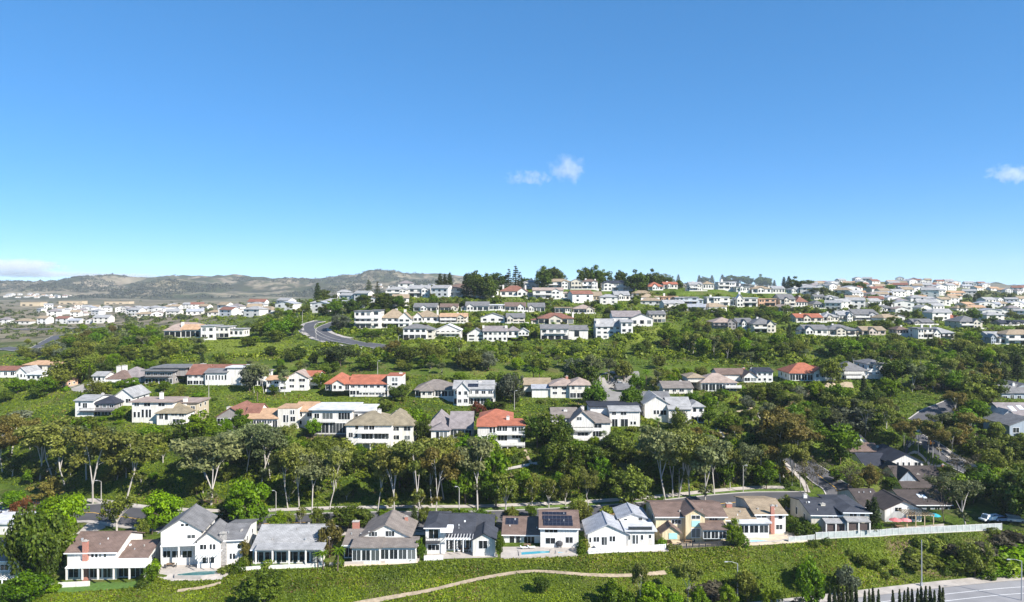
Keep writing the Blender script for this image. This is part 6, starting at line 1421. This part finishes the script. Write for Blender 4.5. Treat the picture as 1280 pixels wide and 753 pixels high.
scatter([(0,480),(90,488),(90,520),(0,520)], 14, mixS, (3,6))
scatter([(250,500),(560,500),(700,505),(700,520),(250,515)], 10, mixS, (3,6), frac=.15)
scatter([(60,455),(130,455),(420,452),(420,468),(60,470)], 22, mixT+mixS, (4,7), frac=.15)
scatter([(735,470),(900,472),(900,500),(735,500)], 18, mixT, (4,7), frac=.15)
scatter([(1040,575),(1240,560),(1240,640),(1190,640),(1040,620)], 16, [('grn',2),('drk',2),('bare',1)], (4,7), frac=.2)
scatter([(0,700),(320,715),(420,708),(560,700),(900,690),(930,684),(900,672),(560,690),(200,706),(0,715)], 34, [('s_grn',2),('s_drk',2),('s_lim',1)], (1.6,3.0), frac=.12)
# ------------------------------------------------------------------ labels that single plants out
def words(k): return KW[k][2]
def label_plants():
    from collections import defaultdict
    G = defaultdict(list); near_h = HOUSES
    for t in TREES:
        o,k,px,py,Y,h = t
        if not (-15 < px < 1295): G[(k,'edge',0)].append(t); continue
        best = None
        for hh in near_h:
            bx0,bx1,bt,bb = hh['box']; cx, cy = (bx0+bx1)/2, (bt+bb)/2
            dx = max(bx0-px, px-bx1, 0); d = math.hypot(dx, (py-bb)*1.5)+abs(Y-hh['Y'])*.25
            if best is None or d < best[0]: best = (d, hh, bx0, bx1, dx)
        d, hh, bx0, bx1, dx = best
        if dx <= 2: rel = 'in front of' if Y < hh['Y']+2 else 'behind'
        else: rel = 'left of' if px < bx0 else 'right of'
        if rel in ('left of','right of') and Y < hh['Y']-12: rel = 'below and '+rel
        elif rel in ('left of','right of') and Y > hh['Y']+14: rel = 'behind and '+rel
        G[(k,rel,hh['phrase'])].append(t)
    NUM = ['two','three','four','five','six','seven','eight']
    for (k,rel,ph), L in G.items():
        L.sort(key=lambda t: t[2]); n = len(L)
        for i, (o,kk,px,py,Y,h) in enumerate(L):
            w = words(k)
            if rel == 'edge': lab = w+' just outside the picture edge'; o['group'] = KW[k][1]+'s at the edges'
            elif n == 1: lab = f'{w} {rel} the {ph}'
            elif n <= 8:
                od = 'leftmost' if i == 0 else ('rightmost' if i == n-1 else ORD[i]+' from left')
                lab = f'{w} {rel} the {ph}, {od} of {NUM[n-2]}'
            else:
                lab = f'{w} in the thicket {rel} the {ph}'; o['group'] = f'{w}s {rel} the {ph}'
            W_ = lab.split()
            if len(W_) > 16: lab = lab.replace('below and ','').replace('behind and ','')
            o['label'] = ' '.join(lab.split()[:16])
label_plants()
for t in TREES:
    if KW[t[1]][2].startswith('slim dark cypress'): t[0]['group'] = 'cypresses along the near road'
    elif 'group' not in t[0]: t[0]['group'] = {'euc':'eucalyptus trees','eug':'eucalyptus trees','brz':'eucalyptus trees'}.get(t[1], KW[t[1]][0].replace('_',' ')+'s on the hillside')
cy = sorted([t for t in TREES if t[1] == 'cyp'], key=lambda t: t[2])
for i, t in enumerate(cy):
    od = ['first','second','third','fourth','fifth','sixth','seventh','eighth','ninth','tenth','eleventh','twelfth','thirteenth','fourteenth','fifteenth','sixteenth','seventeenth','eighteenth','nineteenth','twentieth','twenty-first','twenty-second','twenty-third'][i]
    t[0]['label'] = f'slim dark cypress, {od} from the left in the row along the near road'
# ------------------------------------------------------------------ what nobody could count: undergrowth, ground cover, far woods
def np_blocked(x, y):
    m = np.zeros(len(x), bool)
    for (cx,cy,hx,hy,yaw,z) in PADS:
        c,s = math.cos(yaw), math.sin(yaw); dx,dy = x-cx, y-cy
        m |= (np.abs(dx*c+dy*s) < hx+.6) & (np.abs(-dx*s+dy*c) < hy+.6)
    for pts, hw in LINESEG:
        A = np.array([(p.x,p.y) for p in pts]); lo = A.min(0)-hw-1; hi = A.max(0)+hw+1
        idx = np.nonzero((x > lo[0]) & (x < hi[0]) & (y > lo[1]) & (y < hi[1]) & ~m)[0]
        if len(idx) == 0: continue
        best = np.full(len(idx), 1e9)
        for i in range(0, len(A)-1):
            a, b_ = A[i], A[i+1]; d = b_-a; L_ = max((d*d).sum(), 1e-6); t = np.clip(((x[idx]-a[0])*d[0]+(y[idx]-a[1])*d[1])/L_, 0, 1)
            best = np.minimum(best, (x[idx]-a[0]-t*d[0])**2+(y[idx]-a[1]-t*d[1])**2)
        m[idx[best < (hw+.35)**2]] = True
    for poly in NOPLANT:
        xs = [p[0] for p in poly]; ys = [p[1] for p in poly]; idx = np.nonzero((x > min(xs)) & (x < max(xs)) & (y > min(ys)) & (y < max(ys)))[0]
        for i in idx:
            if inpoly(x[i], y[i], poly): m[i] = True
    return m
def ground_pts(n, px0, px1, py0, py1, ymin=120, ymax=5000):
    """random ground points seen evenly across part of the view"""
    px = RNG.uniform(px0, px1, n); py = RNG.uniform(py0, py1, n); xs = []; ys = []
    nb = 160; cols = np.linspace(px0, px1, nb+1)
    for b_ in range(nb):
        idx = np.nonzero((px >= cols[b_]) & (px < cols[b_+1]))[0]
        if len(idx) == 0: continue
        q = (cols[b_]+cols[b_+1])/2; j = min(max(int(np.searchsorted(PXS, q))-1, 0), len(PXS)-2); u = (q-PXS[j])/(PXS[j+1]-PXS[j])
        z = Z[:,j]*(1-u)+Z[:,j+1]*u; g = HY-F*(z-CZ)/YS; i0 = max(_i0, int(np.searchsorted(YS, ymin))); gm = np.minimum.accumulate(g[i0:])
        k = np.searchsorted(-gm, -py[idx]); ok = (k > 0) & (k < len(gm)); idx = idx[ok]; k = k[ok]
        a, c = gm[k-1], gm[k]; t = np.where(a > c, (a-py[idx])/np.maximum(a-c,1e-9), 0); Y = YS[i0+k-1]+(YS[i0+k]-YS[i0+k-1])*np.clip(t,0,1)
        ok = Y < ymax; xs.append((px[idx][ok]-HX)/F*Y[ok]); ys.append(Y[ok])
    x = np.concatenate(xs); y = np.concatenate(ys); ok = ~np_blocked(x,y); return x[ok], y[ok]
def cover(name, n, px0, px1, py0, py1, size_px, mat, hgt, ymin, ymax, smin, patch=None, kind='stuff', lo=.2, jz=1.0):
    x, y = ground_pts(n, px0, px1, py0, py1, ymin, ymax)
    if patch:
        ok = patch(x, y); x, y = x[ok], y[ok]
    s = np.maximum(size_px*y/F, smin)*(.6+.8*RNG.random(len(x))); z = gzv(x,y)+s*hgt*RNG.random(len(x))
    nn = np.stack([RNG.normal(size=len(x))*.7, RNG.normal(size=len(x))*.7-.25, np.full(len(x),.8)*jz], 1)
    V, Q = leaf_quads(np.stack([x,y,z],1), nn, s); t = np.clip(.45+1.1*fbm(x/7,y/7,3,61)+.9*fbm(x/31,y/31,2,71)+RNG.normal(size=len(x))*.11, 0, 1)
    o = link(name, np_mesh(name, V, Q, mat, np.repeat(t,4))); tag(o, kind=kind); return o
gcm = leafm('groundcover', (.062,.086,.012),(.128,.166,.020),(.215,.250,.046), .2, 0)
gcd = leafm('ivy', (.040,.058,.012),(.085,.105,.020),(.165,.150,.045), .15, 0)
l2x = lambda x,y: LF[4][0](HX+F*x/y); l3x = lambda x,y: LF[6][0](HX+F*x/y); l4x = lambda x,y: LF[7][0](HX+F*x/y)
cover('ground_cover', 176000, -130, 1420, 655, 770, .95, gcm, .9, 125, 190, .18, lambda x,y: (y < l2x(x,y)-.2) & ~((HX+F*x/y > 880) & (y < LF[3][0](HX+F*x/y)+.5)))
tag(bpy.data.objects['ground_cover'], 'mixed low green ground cover on the near bank')
cover('slope_ivy', 140000, -130, 1420, 470, 642, 1.1, gcm, .9, 195, 345, .2, lambda x,y: (y > l3x(x,y)+4.5))
tag(bpy.data.objects['slope_ivy'], 'green ivy and low plants covering the slope above the street')
cover('hill_scrub', 82000, -130, 1420, 372, 480, 1.15, gcm, 1.0, 330, 760, .4, lambda x,y: (HX+F*x/y > 250) | (y < 420))
tag(bpy.data.objects['hill_scrub'], 'low green scrub covering the upper hillside')
def bushes(name, label, n, px0, px1, py0, py1, ymin, ymax, rad, leaves, mat, patch=None):
    """a mass of low bushes, each a heap of leaf sprays"""
    x, y = ground_pts(n, px0, px1, py0, py1, ymin, ymax)
    if patch: ok = patch(x,y); x, y = x[ok], y[ok]
    keep = []
    hb = np.array([(b_[0],b_[1],b_[2],b_[3],Y) for b_,Y in HB]); 
    for i in range(len(x)):
        px, py = HX+F*x[i]/y[i], HY-F*(gzv(x[i:i+1],y[i:i+1])[0]-CZ)/y[i]; rp = rad[1]*F/y[i]
        hit = (hb[:,4] > y[i]) & (px+rp > hb[:,0]) & (px-rp < hb[:,1]) & (py-rp*1.1 < hb[:,3]-(hb[:,3]-hb[:,2])*.30) & (py > hb[:,2])
        if not hit.any() and not (cleared(px,py) and i % 12): keep.append(i)
    x, y = x[keep], y[keep]; L = Leaves(); m = len(x); r = RNG.uniform(rad[0],rad[1],m); z = gzv(x,y)
    d = RNG.normal(size=(m*leaves,3)); d /= np.linalg.norm(d,axis=1,keepdims=True); d[:,2] = np.abs(d[:,2])*.95-.05; rr = np.repeat(r,leaves)[:,None]*(.75+.3*RNG.random((m*leaves,1)))
    p = np.stack([np.repeat(x,leaves),np.repeat(y,leaves),np.repeat(z+r*.1,leaves)],1)+d*rr*np.array([1.1,1.1,.85]); t = np.clip(np.repeat(RNG.normal(.45,.2,m),leaves)+RNG.normal(0,.17,m*leaves)+d[:,2]*.06,0,1)
    V, Q = leaf_quads(p, d+RNG.normal(size=d.shape)*.5, np.repeat(r,leaves)*.30*(.7+.6*RNG.random(m*leaves))); o = link(name, np_mesh(name, V, Q, mat, np.repeat(t,4))); tag(o, label, kind='stuff'); return o
mixm = leafm('undergrowth', (.036,.056,.010),(.105,.138,.024),(.215,.240,.056), .28, 0)
duskm = leafm('far_trees', (.030,.044,.016),(.072,.090,.032),(.135,.150,.058), .15, 0)
chapm = leafm('chaparral', (.022,.024,.017),(.044,.046,.032),(.085,.083,.06), .08, 0)
weedm = leafm('dry_weeds', (.09,.062,.026),(.165,.125,.05),(.27,.215,.10), .15, 0)
sel = lambda f, s, sc=24: (lambda x,y: fbm(x/sc, y/sc, 3, s) > f)
bushes('undergrowth','mixed green undergrowth on the wooded slopes', 2150, 310, 1430, 480, 640, 196, 345, (.8,1.7), 70, mixm, lambda x,y: (y > l3x(x,y)+6) & ((HX+F*x/y > 690) | (y < l4x(x,y)-2)) & (fbm(x/16,y/16,3,91) > -.06))
bushes('undergrowth','scattered undergrowth on the upper hillside', 4000, 60, 1430, 368, 475, 340, 780, (1.1,2.9), 56, mixm, lambda x,y: fbm(x/40,y/40,3,95) > -.13)
bushes('far_woods','mass of distant trees filling the valley town and far ridges', 3900, -120, 1430, 366, 432, 620, 1900, (2.6,5.0), 40, duskm, lambda x,y: (fbm(x/110,y/110,3,97) > np.where(HX+F*x/y < 420, .03, -.10)) & ((HX+F*x/y > 1000) | ((HX+F*x/y < 520) & ~((HX+F*x/y < 150) & (y < 760)))))
bushes('far_woods','dark scrub on the dry valley slopes at far left', 520, -10, 330, 405, 440, 440, 800, (1.4,3.0), 44, duskm, lambda x,y: fbm(x/60,y/60,3,99) > -.02)
bushes('hill_chaparral','dark chaparral dotting the distant dry hills', 5500, -10, 600, 338, 374, 2300, 4700, (4,11), 14, chapm, lambda x,y: fbm(x/330,y/330,5,103) > .015)

cover('bank_ivy', 60000, -30, 1120, 655, 740, 1.15, gcd, 1.3, 140, 190, .22, lambda x,y: (y < l2x(x,y)-.2) & (y > l2x(x,y)-9-4*fbm(x/11,y/5,3,31)) & (HX+F*x/y < 930))
tag(bpy.data.objects['bank_ivy'], 'dark bronze-tipped ivy along the top of the near bank')
cover('dry_weeds', 36000, -30, 1310, 640, 770, .95, weedm, 1.1, 125, 190, .18, lambda x,y: (y < l2x(x,y)-.2) & ~((HX+F*x/y > 880) & (y < LF[3][0](HX+F*x/y)+.5)) & (fbm(x/9,y/6,4,37)+.25*fbm(x/2,y/2,2,38) > .10))
tag(bpy.data.objects['dry_weeds'], 'patches of brownish dry weeds on the near bank')
cover('dry_weeds', 60000, -30, 1310, 440, 640, 1.05, weedm, 1.0, 195, 420, .2, lambda x,y: ~((y > l2x(x,y)-1) & (y < l3x(x,y)+4)) & (fbm(x/14,y/14,4,47) > .13))
# ------------------------------------------------------------------ terrain mesh
ny, nx = Z.shape
V = np.stack([XG, YG, Z], -1).reshape(-1,3); I = np.arange(ny*nx).reshape(ny,nx)
Q = np.stack([I[:-1,:-1],I[:-1,1:],I[1:,1:],I[1:,:-1]],-1).reshape(-1,4)
gm = groundm(); me = np_mesh('hillside_ground', V, Q, gm, smooth=True)
PXG = np.repeat(PXS[None,:], ny, 0); PYG = HY-F*(Z-CZ)/YG
far = st(YG, 1500, 2300)
dry = np.maximum(st(YG, 480, 640)*(1-st(PXG, 250, 420)), st(YG,1700,2300))
dry = np.maximum(dry, st(YG,430,520)*(1-st(PXG,60,140))*.9); dry = np.maximum(dry, .55*st(YG,800,1000))
dry = np.maximum(dry, .95*st(YG,560,680)*(1-st(PXG,300,390)))
dry = np.clip(dry*(.9+.5*fbm(XG/50,YG/50,3,51)), 0, 1)
def patch(poly, soft=6):
    cx = sum(p[0] for p in poly)/len(poly); cy = sum(p[1] for p in poly)/len(poly); rx = (max(p[0] for p in poly)-min(p[0] for p in poly))/2; ry = (max(p[1] for p in poly)-min(p[1] for p in poly))/2
    d = np.sqrt(((PXG-cx)/rx)**2+((PYG-cy)/ry)**2); return np.clip((1.15-d+1.2*fbm(XG/5,YG/5,3,55))*2.2, 0, 1)*(YG > 125)*(YG < 700)
E = lambda cx,cy,rx,ry: [(cx-rx,cy-ry),(cx+rx,cy+ry),(cx-rx,cy+ry),(cx+rx,cy-ry)]
dirt = np.zeros_like(Z)
for e in [(726,583,26,9),(715,592,10,10),(776,563,16,9),(390,546,12,5),(330,640,10,3),(262,626,20,5),(1040,520,18,8),(1128,685,20,9),(1170,716,40,4),(1215,712,20,4),(980,502,16,6),(955,520,14,8),(1075,500,14,6),(908,545,8,12),(640,600,22,6),(905,600,18,8),(985,585,20,14),(1250,670,30,4),(840,590,25,8)]: dirt = np.maximum(dirt, patch(E(*e))*.9)
yel = np.zeros_like(Z)
for e,a in [((300,432,70,12),.9),((830,415,26,10),.55),((770,440,60,8),.3),((1060,490,40,8),.6),((1110,690,26,12),.45),((800,428,22,14),.7),((930,500,25,10),.7),((20,495,60,18),.3),((640,472,60,8),.3),((1140,412,40,7),.4),((540,434,80,6),.45),((690,476,80,10),.4),((430,500,120,10),.2),((1060,705,60,16),.35),((700,735,160,14),.25),((90,555,60,16),.3)]: yel = np.maximum(yel, patch(E(*e))*a)
for nm, a in (('dry',dry),('dirt',dirt),('far',far),('yellow',yel)):
    at = me.attributes.new(nm,'FLOAT','POINT'); at.data.foreach_set('value', a.astype(np.float32).ravel())
g = link('ground', me); tag(g, kind='structure')
# ------------------------------------------------------------------ clouds: small real volumes high above
def cloud(name, label, px, py, Y, size, dens, seed, thr=.5, sc=3.2, squash=1):
    x = (px-HX)/F*Y; z = CZ-(py-HY)/F*Y; M = MB(); n = 24; prof = [(math.sin(t*math.pi/12), -math.cos(t*math.pi/12)) for t in range(1,12)]; M.lathe(prof, n)
    m = bpy.data.materials.new('cloud_vapour'); m.use_nodes = True; nt = m.node_tree; nt.nodes.remove(nt.nodes['Principled BSDF']); pv = nt.nodes.new('ShaderNodeVolumePrincipled'); nt.links.new(pv.outputs[0], nt.nodes['Material Output'].inputs['Volume'])
    tc = nt.nodes.new('ShaderNodeTexCoord'); nz = nt.nodes.new('ShaderNodeTexNoise'); nz.noise_dimensions = '4D'; nz.inputs['W'].default_value = seed; nz.inputs['Scale'].default_value = sc; nz.inputs['Detail'].default_value = 5; nz.inputs['Roughness'].default_value = .6
    mp = nt.nodes.new('ShaderNodeMapping'); mp.inputs['Scale'].default_value = (size[0]/size[2],1,squash); nt.links.new(tc.outputs['Object'], mp.inputs[0]); nt.links.new(mp.outputs[0], nz.inputs['Vector'])
    ln = nt.nodes.new('ShaderNodeVectorMath'); ln.operation = 'LENGTH'; nt.links.new(tc.outputs['Object'], ln.inputs[0])
    v = math_(nt,'SUBTRACT', nz.outputs['Fac'], math_(nt,'MULTIPLY', math_(nt,'POWER', ln.outputs['Value'], 2.2), .34)); v = math_(nt,'SUBTRACT', v, thr); v = math_(nt,'MAXIMUM', v, 0); v = math_(nt,'MULTIPLY', v, dens)
    nt.links.new(v, pv.inputs['Density']); pv.inputs['Color'].default_value = (1,1,1,1); pv.inputs['Anisotropy'].default_value = .2
    o = M.build(name, m); o.location = (x,Y,z); o.scale = size; tag(o, label, 'cloud', 'small clouds'); return o
HAVE_CLOUDS = True
if HAVE_CLOUDS:
    cloud('cloud','brightest puffy cloud in the middle of the sky', 710, 211, 6000, (200,130,170), .028, 3.1, .33, 1.7)
    cloud('cloud','faint flat cloud just left of the brightest one', 660, 222, 6000, (300,120,95), .022, 7.3, .36, 1.5)
    cloud('cloud','pale cloud cut off by the right edge of the sky', 1268, 218, 6000, (330,140,110), .024, 5.7, .36, 1.5)
    cloud('cloud','low bright cloud bank over the hills at far left', 20, 333, 16000, (1300,500,210), .022, 2.2, .27, 1.8)
    cloud('cloud','thin streak of cloud just above the left hills', 40, 343, 16500, (2200,500,110), .016, 9.2, .27, 1.6)
    cloud('cloud','thin low cloud behind the middle of the far hills', 150, 345, 17000, (1500,400,90), .016, 4.4, .27, 1.6)
# ------------------------------------------------------------------ air
def haze(d):
    M = MB(); M.box(-5500,5500,-200,5600,-12,330); m = bpy.data.materials.new('air'); m.use_nodes = True; nt = m.node_tree; nt.nodes.remove(nt.nodes['Principled BSDF']); pv = nt.nodes.new('ShaderNodeVolumePrincipled')
    pv.inputs['Color'].default_value = (.78,.89,1,1); pv.inputs['Density'].default_value = d; pv.inputs['Anisotropy'].default_value = 0; nt.links.new(pv.outputs[0], nt.nodes['Material Output'].inputs['Volume'])
    o = M.build('haze', m); tag(o, kind='stuff')
HAZE = .00006
if HAZE: haze(HAZE)
# ------------------------------------------------------------------ sun and sky
EL, AZ = 37.0, 52.0       # AZ: towards the right from straight behind the camera
to = Vector((math.sin(R(AZ))*math.cos(R(EL)), -math.cos(R(AZ))*math.cos(R(EL)), math.sin(R(EL))))
sun = bpy.data.lights.new('sun','SUN'); sun.energy = 5.0; sun.angle = R(.53); sun.color = (1,.955,.89)
so = bpy.data.objects.new('sun', sun); COL.objects.link(so); so.rotation_euler = to.to_track_quat('Z','Y').to_euler()
w = bpy.data.worlds.new('World'); SC.world = w; w.use_nodes = True; nt = w.node_tree
sky = nt.nodes.new('ShaderNodeTexSky'); sky.sky_type = 'NISHITA'; sky.sun_disc = False; sky.sun_elevation = R(EL); sky.sun_rotation = math.atan2(to.x, to.y)
sky.altitude = 100; sky.air_density = .5; sky.dust_density = 0; sky.ozone_density = 10
gmn = nt.nodes.new('ShaderNodeGamma'); gmn.inputs['Gamma'].default_value = .56; hsn = nt.nodes.new('ShaderNodeHueSaturation'); hsn.inputs['Saturation'].default_value = 1.34; hsn.inputs['Value'].default_value = 1.4
nt.links.new(sky.outputs[0], gmn.inputs[0]); nt.links.new(gmn.outputs[0], hsn.inputs['Color'])
nt.links.new(hsn.outputs[0], nt.nodes['Background'].inputs['Color']); nt.nodes['Background'].inputs['Strength'].default_value = .15
SC.view_settings.view_transform = 'Standard'; SC.view_settings.look = 'None'; SC.view_settings.exposure = 1.0; SC.view_settings.gamma = 1
SC.render.engine = 'CYCLES'; cy_ = SC.cycles; cy_.max_bounces = 6; cy_.diffuse_bounces = 4; cy_.glossy_bounces = 2; cy_.transmission_bounces = 2; cy_.volume_bounces = 3; cy_.transparent_max_bounces = 4
cy_.use_denoising = True; cy_.denoiser = 'OPENIMAGEDENOISE'; cy_.use_adaptive_sampling = True; cy_.adaptive_threshold = .01
cy_.volume_step_rate = 1.0; cy_.volume_max_steps = 128; cy_.sample_clamp_indirect = 6
